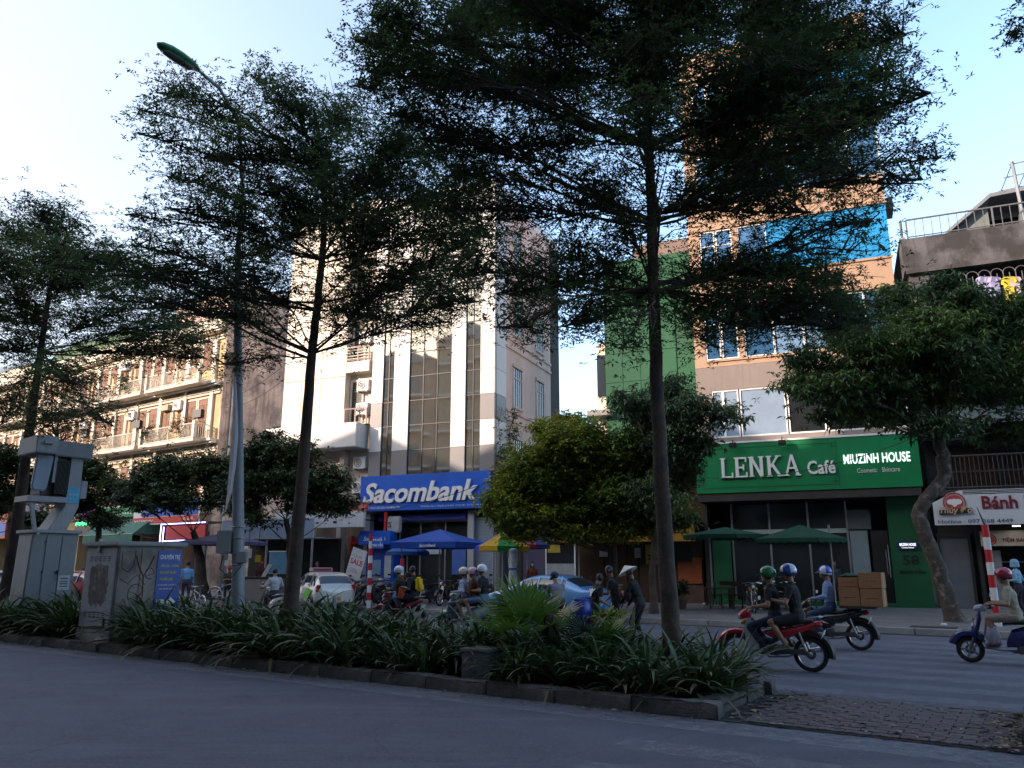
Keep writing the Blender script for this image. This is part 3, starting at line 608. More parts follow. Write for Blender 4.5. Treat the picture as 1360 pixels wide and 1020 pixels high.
# ATM booth
t = thing('cash_machine_booth', 'blue cash machine booth under the left end of the bank sign', 'booth', FM.w(-6.35, .15, .35), -FM.ang)
dblue = mat('atm_blue', (.01, .06, .35), .4)
g = MB(); g.box(0, 1.5, 0, .6, 0, 2.5); g.build('body', dblue, t, bevel=.02)
g = MB(); g.prism([(-.15, 2.35), (1.6, 2.35), (1.6, 2.95), (1.5, 3.0), (-.05, 3.0), (-.15, 2.95)], -.5, .1); g.build('header', BLUE, t, bevel=.04); text('Sacombank', 'lettering', (.15, 1.35, 2.55, 2.74), -.5, wlet, t, depth=.02, shear=.28)
g = MB(); g.box(.35, .8, -.012, 0, 1.0, 1.7); g.build('screen', mat('atm_screen', (.2, .3, .45), .2), t); g = MB(); g.box(.3, .9, -.06, 0, .75, .95); g.build('keypad', STEEL, t); g = MB(); g.box(1.0, 1.35, -.012, 0, .9, 1.9); g.build('notice', mat('pale_notice'), t)
t = thing('projecting_sign', 'small white round-edged bank sign on a red bracket under the big blue sign', 'sign', FM.w(-5.15, 3.05, .5), -FM.ang)
g = MB(); g.box(0, .72, -.1, .1, 0, .75); g.build('panel', mat('dim_white', (.3, .32, .34), .5), t, bevel=.06); g = MB(); g.box(-.18, -.06, -.06, .06, -.3, .95); g.build('bracket', RED, t); text('S', 'lettering', (.08, .25, .25, .5), -.1, DARK, t)
t = thing('projecting_signt', '', '') if 0 else None

# ---- climber on the corner of the bank is planted with the trees; purple wall beside ----
B = Bd(FM, .1, 'side_house', 'low purple grey house wall in the gap right of the bank')
B.b('wall', mat('purple_grey_wall', (.06, .06, .12), .8, .15), (.15, 2.7, .6, 5, .1, 3.4)); B.b('upper_wall', pinkw, (.4, 2.9, 2.5, 6, 3.4, 6.2)); B.b('roof', tin, (.3, 3.0, 2.2, 6.2, 6.2, 6.3)); B.b('doorway', INTER, (.3, 1.1, .55, .6, .15, 2.3))

# ---- low restaurant with yellow signs ----
B = Bd(FM, 2.8, 'restaurant', 'low dark wooden shop with yellow fascia signs behind the trees')
B.b('wall', wood, (2.8, 9.0, .3, 8, .1, 3.3), (2.8, 9.0, 1.4, 8, 3.3, 6.0)); B.b('roof', tin, (2.7, 9.05, -.3, 8.2, 6.0, 6.12)); B.b('canopy_roof', DARK, (2.7, 9.0, -1.1, .3, 3.36, 3.44))
for i in range(9): a = 4.5 + i * .48; B.b('door_panel', wood, (a, a + .44, .22, .3, .2, 2.35), bevel=.01)
B.b('orange_panel', mat('orange_panel', (.30, .075, .02), .6, .2, 2), (8.0, 8.95, .16, .21, .9, 1.9)); B.b('menu_board', BLACK, (7.85, 8.6, .12, .155, 1.75, 2.35))
B.b('brick_plinth', mat('plinth_brick', (.09, .05, .04), .85, .3, 3, .4), (7.4, 9.0, .1, .2, .15, .85)); B.b('notice', mat('pale_notice'), (4.75, 5.1, .2, .218, 1.95, 2.2), (6.25, 6.5, .2, .218, 1.9, 2.3))
yel = mat('yellow_sign', (.26, .14, .012), .5, .1); ydk = mat('dim_yellow_sign', (.33, .27, .03), .5, .1)
Q = sign(FM, 3.2, 5.95, 2.5, 3.28, 1.1, yel, 'fascia_sign', 'left yellow fascia sign half hidden under the leafy bush'); Q.t('BÁNH TRUNG', 'lettering', 3.5, 5.6, 2.75, 3.05, -1.1, DARK, depth=.01)
Q = sign(FM, 6.0, 8.95, 2.5, 3.36, 1.1, yel, 'fascia_sign', 'right yellow fascia sign crossed by the big tree trunk'); Q.t('CUD U', 'lettering', 6.35, 7.5, 2.75, 3.08, -1.1, DARK, depth=.01); Q.t('GRAY', 'lettering', 8.2, 8.8, 2.8, 3.1, -1.1, DARK, depth=.01)
Q = sign(FM, 6.75, 7.6, 1.65, 2.42, .0, ydk, 'wall_sign', 'square bright yellow notice with a hanger mark on the dark wooden shutters', th=.05)
Q.b('print', wood, (6.85, 7.5, -.006, -.001, 1.95, 2.02), (6.85, 7.5, -.006, -.001, 1.82, 1.89), (6.78, 7.57, -.006, -.001, 1.69, 1.7), (6.78, 7.57, -.006, -.001, 2.36, 2.37))
g = MB(); g.torus((.42, -.004, 2.17), .06, .008, 'Y', 12, 4, a0=0, a1=3.1); g.build('hanger_mark', wood, Q.r)
# display case with white frame
x0, x1, z0, z1 = pxrect(FM, (724, 718), (765, 795), 1.)
t = thing('display_case', 'white framed glass display cabinet standing left of the dark wooden shop', 'display case', FM.w(x0, .15, 1.), -FM.ang); w, h = x1 - x0, z1 - .15
g = MB(); [g.box(a, a + .05, b_, b_ + .05, 0, h) for a in (0, w - .05) for b_ in (0, .5)]; [g.box(0, w, 0, .55, z, z + .04) for z in (.12, h * .35, h - .02)]; g.build('frame', WHITE, t)
g = MB(); g.box(.05, w - .05, .02, .03, h * .35 + .04, h - .03); g.build('glass', shopgl, t); g = MB(); g.box(.05, w - .05, .018, .05, h * .35 + .04, h * .62); g.build('milky_pane', mat('milky_glass', (.32, .36, .38), .3, .3, 3), t); g = MB(); g.box(.1, w * .5, .015, .019, h * .8, h * .93); g.build('sticker', ydk, t)

# ---- green building set back ----
B = Bd(FM, 5.0, 'green_building', 'set back building clad in dark green sheets between the bank and the tan tower', out=0)
x0, z1_ = FM.uv(803, 455, -3); zt = FM.uv(900, 335, -3)[1]
B.b('wall', netg, (x0, 9.4, 3, 9, .1, zt)); B.b('corner_strip', trimw, (x0 - .45, x0 - .02, 3.1, 4, .1, z1_)); B.b('roof_shed', mat('rusty_roof', (.18, .13, .12), .8), (x0 + 1.5, 9.3, 3.3, 8, zt, zt + .8))
for i in range(9): B.b('cladding_sheet', netg, *[(x0 + .02 + j * .85, x0 + .85 + j * .85, 2.96 - .008 * ((i + j) % 2), 2.998, 3 + i * 1.4, 4.38 + i * 1.4) for j in range(4) if 4.38 + i * 1.4 < zt])
B.b('ledge', CONC, (x0 - .8, x0 + .3, 2.5, 3.4, FM.uv(790, 545, -2.5)[1] - .25, FM.uv(790, 545, -2.5)[1])); B.b('window_strip', dglass, (x0 - .43, x0 - .05, 3.05, 3.09, z1_ - 2.6, z1_ - .6))

# ---- tan tower ----
B = Bd(FM, 9.15, 'tower_building', 'tall tan building with white framed windows and bright blue glass bands over the green signs')
B.b('core', tanw, (9.2, 16.85, .25, 12, 4.2, 23.9))
CURTG = [glassm('curtained_blue_glass', (.16, .27, .42), .12), glassm('dim_blue_glass', (.03, .07, .13), .06)]
def front(z0, z1, m, a=9.15, c=16.9): return B.b('facade_band', m, (a, c, 0, .25, z0, z1))
front(6.3, 6.6, gband); front(8.55, 9.55, gband); front(9.56, 9.85, tanw); front(23.0, 24.3, tanw)
for z in (9.85, 13.35, 16.85, 20.35):
    h = 2.2; front(z, z + h, tanw, 9.15, 9.62); front(z + h, z + 3.5 if z < 20 else z + 2.65, tanw)
    B.b('sill', tanw, (9.62, 16.95, -.06, .0, z - .09, z - .001)); B.b('ledge', tanw, (9.1, 16.95, -.05, 0, z + h + .02, z + h + .1))
    B.b('pier', tanw, (10.95, 11.2, 0, .25, z, z + h))
    for a, c, gm in ((9.62, 10.25, bglass), (10.28, 10.95, bglass)):
        f = B.b('window', WHITE, (a, a + .06, .02, .12, z, z + h), (c - .06, c, .02, .12, z, z + h), (a + .06, c - .06, .02, .12, z, z + .06), (a + .06, c - .06, .02, .12, z + h - .06, z + h), (a + .06, c - .06, .03, .11, z + h * .68, z + h * .68 + .05)); B.b('pane', gm, (a + .06, c - .06, .07, .09, z + .06, z + h - .06), parent=f)
    n = 5; wd = (16.9 - 11.2) / n
    for j in range(n):
        a = 11.2 + j * wd; blue_panel = (z in (13.35, )) and j >= 1 or z > 20 and j > 2
        bgl = bglass if rr.random() < .6 else CURTG[int(rr.random() * 2)]; f = B.b('blue_panel' if blue_panel else 'window', WHITE if not blue_panel else cyanp, (a, a + .04, .02, .12, z, z + h), (a + wd - .04, a + wd, .02, .12, z, z + h), (a + .04, a + wd - .04, .02, .12, z, z + .05), (a + .04, a + wd - .04, .02, .12, z + h - .05, z + h))
        B.b('pane', cyanp if blue_panel else bgl, (a + .04, a + wd - .04, .05 if blue_panel else .08, .1, z + .05, z + h - .05), parent=f)
B.b('eave', DARK, (16.9, 17.2, .3, 1.3, 15.4, 15.9))
# window row above the sign
for a, c, gm in ((9.75, 10.2, curt), (10.2, 10.8, curt), (10.85, 12.6, curt), (12.65, 14.0, shopgl), (14.05, 15.4, shopgl), (15.45, 16.85, shopgl)):
    f = B.b('window', WHITE, (a, a + .05, .02, .12, 6.6, 8.55), (c - .05, c, .02, .12, 6.6, 8.55), (a + .05, c - .05, .02, .12, 6.6, 6.66), (a + .05, c - .05, .02, .12, 8.49, 8.55)); B.b('pane', gm, (a + .05, c - .05, .06, .08, 6.66, 8.49), parent=f)
front(6.6, 8.55, gband, 9.15, 9.75)
# green sign
s_ = thing('shop_sign', 'long bright green sign board carrying the café and cosmetics lettering', 'sign', FM.w(9.12, 0, 1.), -FM.ang); L_ = 7.85
g = MB(); g.box(0, L_, 0, .98, 4.3, 6.2); g.build('panel', greens, s_, bevel=.01); g = MB(); g.box(-.02, L_ + .02, -.03, .98, 6.202, 6.27); g.build('top_flashing', WHITE, s_)
seam = MB()
for p in ([(.25, 4.5), (5.15, 4.5)], [(5.15, 4.42), (5.15, 6.12)], [(.25, 6.02), (5.15, 6.02)], [(.25, 4.5), (.25, 6.02)]):
    (a, b_), (c, d) = p; seam.box(min(a, c) - .008, max(a, c) + .008, -.012, -.001, min(b_, d) - .008, max(b_, d) + .008)
for cx, cz in ((5.0, 5.9), (5.05, 4.62)): seam.box(cx - .12, cx + .12, -.014, -.0015, cz - .01, cz + .01); seam.box(cx - .01, cx + .01, -.0145, -.001, cz - .12, cz + .12)
seam.build('decorative_line', dgreen, s_)
# slab serif letters drawn stroke by stroke
def serif(word, x0, z0, h, m, parent, ws=.72, t=.115, sf=.055, y=0., d=.1):
    """each glyph: strokes in a unit box (x 0..w, z 0..1)"""
    GL = {'L': (.8, [('v', .2, 0, 1), ('h', .2, .78, .0), ('tick', .78, 0, .26)], [(.2, 0), (.2, 1)]),
          'E': (.82, [('v', .2, 0, 1), ('h', .2, .78, .0), ('h', .2, .74, 1.), ('h', .2, .6, .5), ('tick', .78, 0, .26), ('tick', .76, .76, 1), ('tick', .6, .36, .64)], [(.2, 0), (.2, 1)]),
          'N': (.98, [('v', .18, 0, 1), ('v', .8, 0, 1), ('d', .18, 1, .8, 0)], [(.18, 0), (.18, 1), (.8, 1)]),
          'K': (.98, [('v', .2, 0, 1), ('d', .24, .42, .78, 1), ('d', .4, .58, .84, 0)], [(.2, 0), (.2, 1), (.78, 1), (.84, 0)]),
          'A': (.98, [('d', .14, 0, .5, 1), ('d', .5, 1, .84, 0), ('h', .28, .7, .36)], [(.14, 0), (.84, 0)])}
    x = x0
    for ch in word:
        wd, st, sr = GL[ch]; g = MB(); X = lambda u: x + u * h * ws; T = t * h
        def bar(a, b_, thk=T):
            a, b_ = Vector((X(a[0]), 0, z0 + a[1] * h)), Vector((X(b_[0]), 0, z0 + b_[1] * h)); dd = (b_ - a).normalized(); nn = Vector((dd.z, 0, -dd.x)) * thk / 2
            q = [a + nn, a - nn, b_ - nn, b_ + nn]; g.prism([(v.x, v.z) for v in q], y - d + rr.uniform(0, .002), y - .001)
        for s1 in st:
            if s1[0] == 'v': bar((s1[1], s1[2]), (s1[1], s1[3]), T * 1.25)
            elif s1[0] == 'h': zz = s1[3]; zz = zz + (.045 if zz == 0 else -.045 if zz == 1 else 0); bar((s1[1], zz), (s1[2], zz), T * .75)
            elif s1[0] == 'tick': bar((s1[1], s1[2]), (s1[1], s1[3]), T * .6)
            else: bar((s1[1], s1[2]), (s1[3], s1[4]), T * (1.15 if s1[4] < s1[2] else .75))
        for u, v in sr: vz = sf * .5 if v == 0 else 1 - sf * .5; bar((u - .17, vz), (u + .17, vz), sf * h)
        g.build('letter_' + ch.lower(), m, parent); x += wd * h * ws + .05
    return x
serif('LENKA', .93, 4.86, .78, wlet, s_, ws=.765)
text('Café', 'lettering', (4.10, 5.06, 4.88, 5.38), 0, wlet, s_, depth=.07, weight=.02)
text('MIUZINH HOUSE', 'lettering', (5.36, 7.55, 5.2, 5.55), 0, LED, s_, depth=.05, weight=.016, sp=1.04)
text('Cosmetic   Skincare', 'small_lettering', (5.78, 7.18, 4.86, 5.03), 0, wlet, s_, depth=.02)
g = MB(); [g.lathe([(.05, 4.18), (.06, 4.29)], (x, .5, 0), 10) for x in (1.6, 2.7, 3.7, 5.4, 6.6)]; g.build('downlight', STEEL, s_)
for k, x in enumerate((1.5, 3.3)): 
    l = thing('floodlight', 'small black floodlight above the green sign, ' + ('nearer the leafy bush' if k == 0 else 'nearer the street tree'), 'lamp', FM.w(9.12 + x, 6.1, 1.3), -FM.ang, 'floodlights on the green sign'); g = MB(); g.box(-.14, .14, -.08, .08, -.1, .08); g.build('head', BLACK, l, bevel=.02); g = MB(); g.tube([(0, .0, .08), (0, .1, .2), (0, .32, .2)], .02, 5); g.build('arm', BLACK, l)
# ground floor of the tower
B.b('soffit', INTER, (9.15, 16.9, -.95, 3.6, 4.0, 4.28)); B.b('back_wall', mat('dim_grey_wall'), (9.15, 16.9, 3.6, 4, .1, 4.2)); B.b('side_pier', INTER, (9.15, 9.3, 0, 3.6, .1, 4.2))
B.b('green_pilaster', dgreen, (9.45, 10.15, -.1, .1, .15, 2.6), (9.3, 14.3, -.3, .0, .13, .32)); B.b('corner_pilaster', dgreen, (15.75, 16.95, -.35, .35, .13, 4.18)); B.b('plinth', dgreen, (15.0, 15.75, -.4, .3, .12, .3))
B.b('shopfront_bar', mat('pale_bar', (.35, .42, .42), .5), (9.9, 14.35, -.02, .05, 2.78, 2.94)); B.b('shopfront_mullion', STEEL, *[(a, a + .07, 0, .08, .3, 3.95) for a in (10.2, 11.6, 13.0, 14.35)])
for a, c in ((10.27, 11.6), (11.67, 13.0), (13.07, 14.35)): B.b('shopfront_glass', shopgl, (a, c, .03, .04, .32, 2.78), (a, c, .03, .04, 2.94, 3.9))
B.b('door_leaf', mat('frosted_door', (.20, .26, .29), .2, .15, 1), (14.45, 15.05, 0, .04, .2, 2.85)); B.b('door_leaf', shopgl, (15.15, 15.72, .02, .05, .2, 2.85)); B.b('transom', mat('grey_board', (.09, .10, .12), .5), (14.42, 15.2, -.06, .0, 2.9, 3.6)); B.tube('door_handle', STEEL, [[(15.6, -.05, 1.3), (15.6, -.1, 1.3), (15.6, -.1, 2.15), (15.6, -.05, 2.15)], [(15.66, -.4, 1.2), (15.66, -.46, 1.2), (15.66, -.46, 2.3), (15.66, -.4, 2.3)]], .018)
for k in range(8):
    bm_ = wood if k % 2 else mat('dim_grey_wall'); B.b('wall_shelf', bm_, (10.4 + k * .5, 10.75 + k * .5, 2.6, 2.9, .9 + (k % 3) * .5, 1.1 + (k % 3) * .6))
for k in range(5): B.b('pendant_lamp', mat('dim_bulb', (.5, .4, .25), .4, emit=(1, .7, .4), es=.35, bump=0), (10.6 + k * .8, 10.66 + k * .8, 1.6, 1.66, 2.2 + (k % 2) * .15, 2.28 + (k % 2) * .15))
s_ = thing('door_plate', 'small lit blue name plate on the green pilaster above the number', 'sign', FM.w(16.0, 2.15, .38), -FM.ang); g = MB(); g.box(0, .62, -.05, .0, 0, .28); g.build('panel', mat('navy_plate', (.015, .02, .10), .4), s_, bevel=.01); text('MIUZINH HOUSE', 'lettering', (.05, .57, .12, .22), -.05, LED, s_, depth=.01, weight=.03); text('Cosmetic Skincare', 'lettering', (.1, .5, .04, .09), -.05, LED, s_, depth=.01)
B.t('58', 'number', 16.1, 16.62, 1.62, 1.95, -.352, BLACK, depth=.015, weight=.01); B.t('ĐÀO TẤN', 'street_name', 15.98, 16.78, 1.3, 1.5, -.352, BLACK, depth=.015)

# ---- old concrete house on the right ----
B = Bd(FM, 17.3, 'old_house', 'dark mossy concrete house with a caged balcony and roof railings at the right edge')
B.b('core', mossy, (17.35, 27, 1.3, 10, 2.9, 12.2)); B.b('ground_floor', INTER, (17.35, 27, 2.6, 10, .1, 2.9))
B.b('parapet', mossy, (17.35, 27, -1.0, -.85, 12.28, 13.55), (17.2, 17.345, -1.0, 6, 12.28, 13.55)); B.b('roof_slab', mossy, (17.35, 27, -.85, 10, 12.2, 12.32)); B.b('canopy_edge', mossy, (17.25, 27, -1.15, -.98, 12.12, 12.24))
B.b('roof_coping', STEEL, (17.15, 17.36, -1.0, 6, 13.552, 13.62))
railing(B, 17.45, 27, -.92, 13.55, 14.35, mat('dull_iron', (.13, .13, .14), .6), .28, name='roof_railing'); railing(B, 17.25, 17.3, -.92, 13.55, 14.35, mat('dull_iron'), .28, name='roof_railing')
B.b('balcony_slab', mossy, (17.35, 27, -1.0, 1.3, 8.1, 8.35), (17.35, 27, -.9, 1.3, 3.95, 4.15)); B.b('balcony_wall', mossy, (17.35, 18.3, -.95, 1.3, 8.35, 12.1))
cage = MB()
for i in range(46):
    x = 1.1 + i * .19; cage.tube([(x, -1.0, 8.4), (x, -1.0, 11.75)], .018, 4, cap=False)
    if i % 2 == 0: cage.torus((x + .19, -1.0, 11.75), .19, .016, 'Y', 8, 4, a0=0, a1=math.pi)
    if i % 4 == 1: cage.torus((x + .095, -1.0, 10.6), .085, .014, 'Y', 8, 4)
for z in (8.5, 9.6, 11.2): cage.tube([(1.0, -1.0, z), (9.7, -1.0, z)], .02, 4)
cage.build('balcony_cage', mat('dull_iron', (.15, .14, .14), .6, .2, streak=.3), B.r)
B.b('doorway', INTER, (18.6, 20, 1.24, 1.3, 8.4, 10.8), (21, 23, 1.24, 1.3, 8.4, 10.8)); B.b('middle_wall', mat('pale_blue_grey_wall', (.30, .36, .40), .8, .2, streak=.6), (17.35, 27, .6, 1.3, 6.2, 8.1)); B.b('awning_strip', mat('turquoise_strip', (.18, .33, .36), .6), (17.9, 27, -1.1, .6, 6.15, 6.35), (17.9, 27, -1.12, -1.08, 5.95, 6.2))
railing(B, 17.5, 27, -.85, 4.15, 5.35, mat('dark_iron', (.05, .045, .045), .7), .14, name='balcony_railing'); B.b('upper_doors', wood, (18.4, 19.6, 1.24, 1.3, 4.2, 5.9), (20, 22, 1.24, 1.3, 4.2, 5.9)); B.b('balcony_beam', DARK, (17.45, 27, -.87, -.83, 4.75, 4.8))
# stair roof and pergola
a0, zA = FM.uv(1262, 312, -.5); a1, zB = FM.uv(1310, 268, -.5)
g = MB(); pr = [(a0 - 17.3, 13.3), (a0 - 17.3, zA), (a1 - 17.3, zB), (a1 + 6 - 17.3, zB), (a1 + 6 - 17.3, 13.3)]
g.prism([(p[0], p[1]) for p in pr[:3]] + [(a1 - 17.3, 13.3)], .5, 5); g.build('stair_wall', mat('grey_green_wall', (.16, .19, .18), .85, .2), B.r)
g = MB(); g.prism([(a0 - 17.45, zA - .05), (a0 - 17.45, zA + .08), (a1 - 17.2, zB + .2), (a1 - 17.2, zB + .05)], .2, 5.2); g.prism([(a1 - 17.2, zB + .05), (a1 - 17.2, zB + .2), (a1 - 11, zB + .5), (a1 - 11, zB + .35)], .2, 5.2); g.build('stair_roof', mat('grey_metal_roof', (.2, .21, .23), .6), B.r)
pg = MB(); px_ = a1 - 17.3
for x in (.9, 3.4): pg.tube([(px_ + x, -.5, 13.5), (px_ + x - .1, -.5, zB + 1.)], .06, 6)
for y in (-.5, .6, 1.8, 3): pg.tube([(px_ + .7, y, zB + .9), (px_ + 6, y, zB + 1.3)], .03, 4)
for i in range(9): pg.tube([(px_ + .8 + i * .6, -.7, zB + .93 + i * .04), (px_ + .8 + i * .6, 3, zB + .93 + i * .04)], .02, 4)
pg.build('pergola', GREYM, B.r); B.b('pergola_cover', INTER, (a1 + .3, a1 + 6, 2.5, 2.6, 13.4, zB))
tk = thing('water_tank', 'steel water tank behind the roof railing of the old right-hand house', 'water tank', FM.w(a1 + 1.55, 13.45, 0), -FM.ang); g = MB(); g.lathe([(.05, 0), (.45, .05), (.55, .2), (.55, 1.15), (.45, 1.3), (.05, 1.35)], n=22, axis='X'); g.build('drum', mat('bright_steel', (.6, .62, .66), .25, .1, metal=.7), tk, smooth=True); tk.location = FM.w(a1 + .9, 14.0, -.2); g = MB(); [g.box(x, x + .05, -.4, .4, -.5, -.1) for x in (.3, 1.0)]; g.build('stand', DARK, tk)
# laundry
def garment(x, z, w, h, m, name, label, sleeves=True):
    g = MB(); n = 7
    pts = [(-w / 2, 0), (-w * .25, .04), (w * .25, .04), (w / 2, 0), (w * .62, -.22 * h), (w * .42, -.28 * h), (w * .4, -h), (-w * .4, -h), (-w * .42, -.28 * h), (-w * .62, -.22 * h)]
    g.prism(pts, -.03, .03); o = g.build(name, m, bevel=.01)
    for v in o.data.vertices: v.co.y += .05 * math.sin(v.co.x * 16 + v.co.z * 3)
    o.location = FM.w(x, z, 1.15); o.rotation_euler = (0, 0, -FM.ang + rr.uniform(-.3, .3)); tag(o, label, 'laundry', 'washing hung on the caged balcony'); return o
for px, w, h, c, lab in ((1306, .45, .75, (.34, .34, .50), 'lilac white shirt hung at the left of the balcony washing'), (1314, .4, .7, (.28, .27, .44), 'pale violet shirt, second along the balcony washing'), (1320, .4, .65, (.36, .34, .55), 'violet shirt next to the gap in the balcony washing'), (1339, .4, .85, (.46, .38, .03), 'bright yellow shirt hung on the caged balcony'), (1347, .35, .6, (.4, .33, .36), 'dusty pink cloth right of the yellow shirt')):
    q = FM.uv(px, 369, 1.15); garment(q[0], q[1], w, h, mat('cloth_%d_%d_%d' % tuple(int(v * 99) for v in c), c, .9, .1), 'hanging_shirt', lab)
# ground floor of the old house
B.b('grey_door', mat('grey_green_panel', (.13, .14, .16), .6, .15), (17.35, 18.25, -.0, .1, .15, 2.55), bevel=.01); B.b('door_frame', DARK, (17.3, 17.35, -.05, .1, .15, 2.7), (18.25, 18.32, -.05, .1, .15, 2.7), (17.35, 18.25, -.05, .1, 2.55, 2.7)); B.b('upper_panel', INTER, (17.35, 27, .0, 2.6, 2.7, 3.95))
B.b('pier', mat('pale_worn_pier', (.24, .25, .27), .8, .2, streak=.5), (18.85, 19.15, -.2, .1, .15, 2.1), (18.7, 18.78, -.3, -.2, .15, 2.7)); B.b('drain_pipe', DARK, (18.45, 18.6, -.2, -.05, .15, 3.9), bevel=.03); B.b('shop_canopy', mat('cream_canopy', (.33, .27, .2), .7), (18.6, 27, -.6, .3, 2.55, 2.75))
B.b('counter', wood, (19.6, 21.5, 1.4, 2, .15, 1.1)); B.b('shelf', STEEL, (19.4, 22, 2.3, 2.5, 1.2, 1.25), (19.4, 22, 2.3, 2.5, 1.7, 1.75))
s_ = thing('bakery_sign', 'white bakery sign with a round red emblem and dark red words', 'sign', FM.w(17.2, 0, 1.), -FM.ang); w = 5.
g = MB(); g.prism([(0, 2.95), (w, 2.95), (w, 4.12), (.85, 4.12), (.55, 4.0), (0, 3.72)], -.02, .12); g.build('panel', mat('white_sign', (.56, .58, .62), .45, .05), s_)
maroon = mat('maroon_letters', (.16, .01, .025), .5); g = MB(); [g.box(.95, w, -.03, -.021, 3.98 + i * .05, 4.0 + i * .05) for i in range(3)]; g.build('stripe', DARK, s_)
text('Bánh B', 'lettering', (1.48, 3.0, 3.46, 3.9), -.02, maroon, s_, depth=.03, weight=.022); text('S', 'lettering', (2.66, 2.86, 3.02, 3.3), -.02, maroon, s_, depth=.02, shear=.3, weight=.02); text('Hotline : 097 268 4449', 'small_lettering', (.1, 2.32, 3.0, 3.13), -.02, mat('slate_letters', (.05, .05, .09), .5), s_, depth=.01)
cx, cz = .66, 3.70; g = MB(); g.lathe([(.36, -.001), (.36, .022)], (cx, -.045, cz), 28, axis='Y'); g.build('emblem_disc', mat('pale_rose', (.40, .26, .27), .5), s_)
g = MB(); g.torus((cx, -.05, cz), .33, .018, 'Y', 28, 5); g.lathe([(.26, 0), (.26, .008)], (cx, -.055, cz), 24, axis='Y'); g.build('emblem_ring', mat('emblem_red', (.40, .05, .05), .5), s_)
g = MB(); g.lathe([(.12, 0), (.12, .01)], (cx - .1, -.066, cz + .03), 12, axis='Y', sx=1.1, sy=.8); g.lathe([(.12, 0), (.12, .011)], (cx + .1, -.067, cz + .03), 12, axis='Y', sx=1.1, sy=.8); g.lathe([(.13, 0), (.13, .012)], (cx, -.068, cz + .0), 12, axis='Y', sx=.7, sy=1.1); g.build('cake_mark', WHITE, s_)
g = MB(); g.prism([(cx - .5, cz - .36), (cx + .5, cz - .3), (cx + .5, cz - .2), (cx - .5, cz - .26)], -.084, -.078); g.v = [(x, y, z + .0 + (-.06 if z < cz - .28 else .02)) for x, y, z in g.v]; g.build('emblem_ribbon', DARK, s_); text('Thúy Đô', 'emblem_words', (cx - .5, cx + .5, cz - .42, cz - .14), -.09, mat('gold_letters', (.50, .38, .22), .5), s_, depth=.015, weight=.02, shear=.15)
g = MB(); [g.box(a, a + .04, .12, 1., 3.9, 3.94) for a in (1, 3)]; g.build('bracket', DARK, s_)
s_ = thing('small_shop_sign', 'narrow cream banner sign with an emblem under the white bakery sign', 'sign', FM.w(18.55, 0, .6), -FM.ang); g = MB(); g.box(0, 4, -.03, 0, 2.24, 2.68); g.build('panel', mat('cream_banner', (.42, .37, .29), .6), s_)
text('TIỆM BÁNH THUỲ', 'lettering', (.62, 2.0, 2.34, 2.53), -.03, maroon, s_, depth=.01, weight=.02); g = MB(); g.torus((.3, -.04, 2.46), .16, .02, 'Y', 20, 4); g.lathe([(.12, 0), (.12, .005)], (.3, -.04, 2.46), 16, axis='Y'); g.build('emblem', mat('emblem_red'), s_)
l = thing('strip_lamp', 'small lit white lamp under the bakery sign behind the striped pole', 'lamp', FM.w(19.5, 2.9, .9), -FM.ang); g = MB(); g.box(0, .22, -.03, .03, -.03, .0); g.build('tube', BULB, l); g = MB(); g.box(-.02, .24, -.04, .04, .001, .04); g.build('holder', STEEL, l)

# ---- row of houses across the street (behind the viewpoint): heights shaped to set the evening shade line; they show in the bank's glass ----
oc = [mat('opposite_cream', (.42, .34, .24), .8, .15), mat('opposite_grey', (.3, .29, .28), .8, .15), mat('opposite_rose', (.4, .27, .2), .8, .15)]
rr = random.Random(4); a = -110.; k = 0
while a < 60:
    w = rr.uniform(5, 8); h = (20.6 if a < -38 else 23.6 if a < -25 else 29.) + rr.uniform(-.6, .6)
    t = thing('townhouse', ('%s townhouse across the street, number %s of the row behind the viewpoint' % (('cream','grey','rose')[k % 3], ('one two three four five six seven eight nine ten eleven twelve thirteen fourteen fifteen sixteen seventeen eighteen nineteen twenty twenty-one twenty-two twenty-three twenty-four twenty-five twenty-six twenty-seven twenty-eight twenty-nine thirty'.split())[k])), 'building', W(a, -16.), -RA, 'townhouses across the street')
    g = MB(); g.box(0, w - .15, -9, 0, 0, h); g.build('wall', oc[k % 3], t)
    g = MB(); g.prism([(-.1, h), (w - .05, h), (w / 2, h + 1.6)], -9, .3); g.build('roof', tin, t)
    g = MB(); [g.box(x, x + 1.3, 0, .04, z, z + 1.8) for x in (w * .2, w * .6) for z in np.arange(4.2, h - 2, 3.4)]; g.build('window', dglass, t)
    g = MB(); [g.box(.3, w - .5, .0, .8, z - .3, z - .1) for z in np.arange(4.0, h - 2, 3.4)]; g.build('balcony', WHITE, t)
    a += w; k += 1
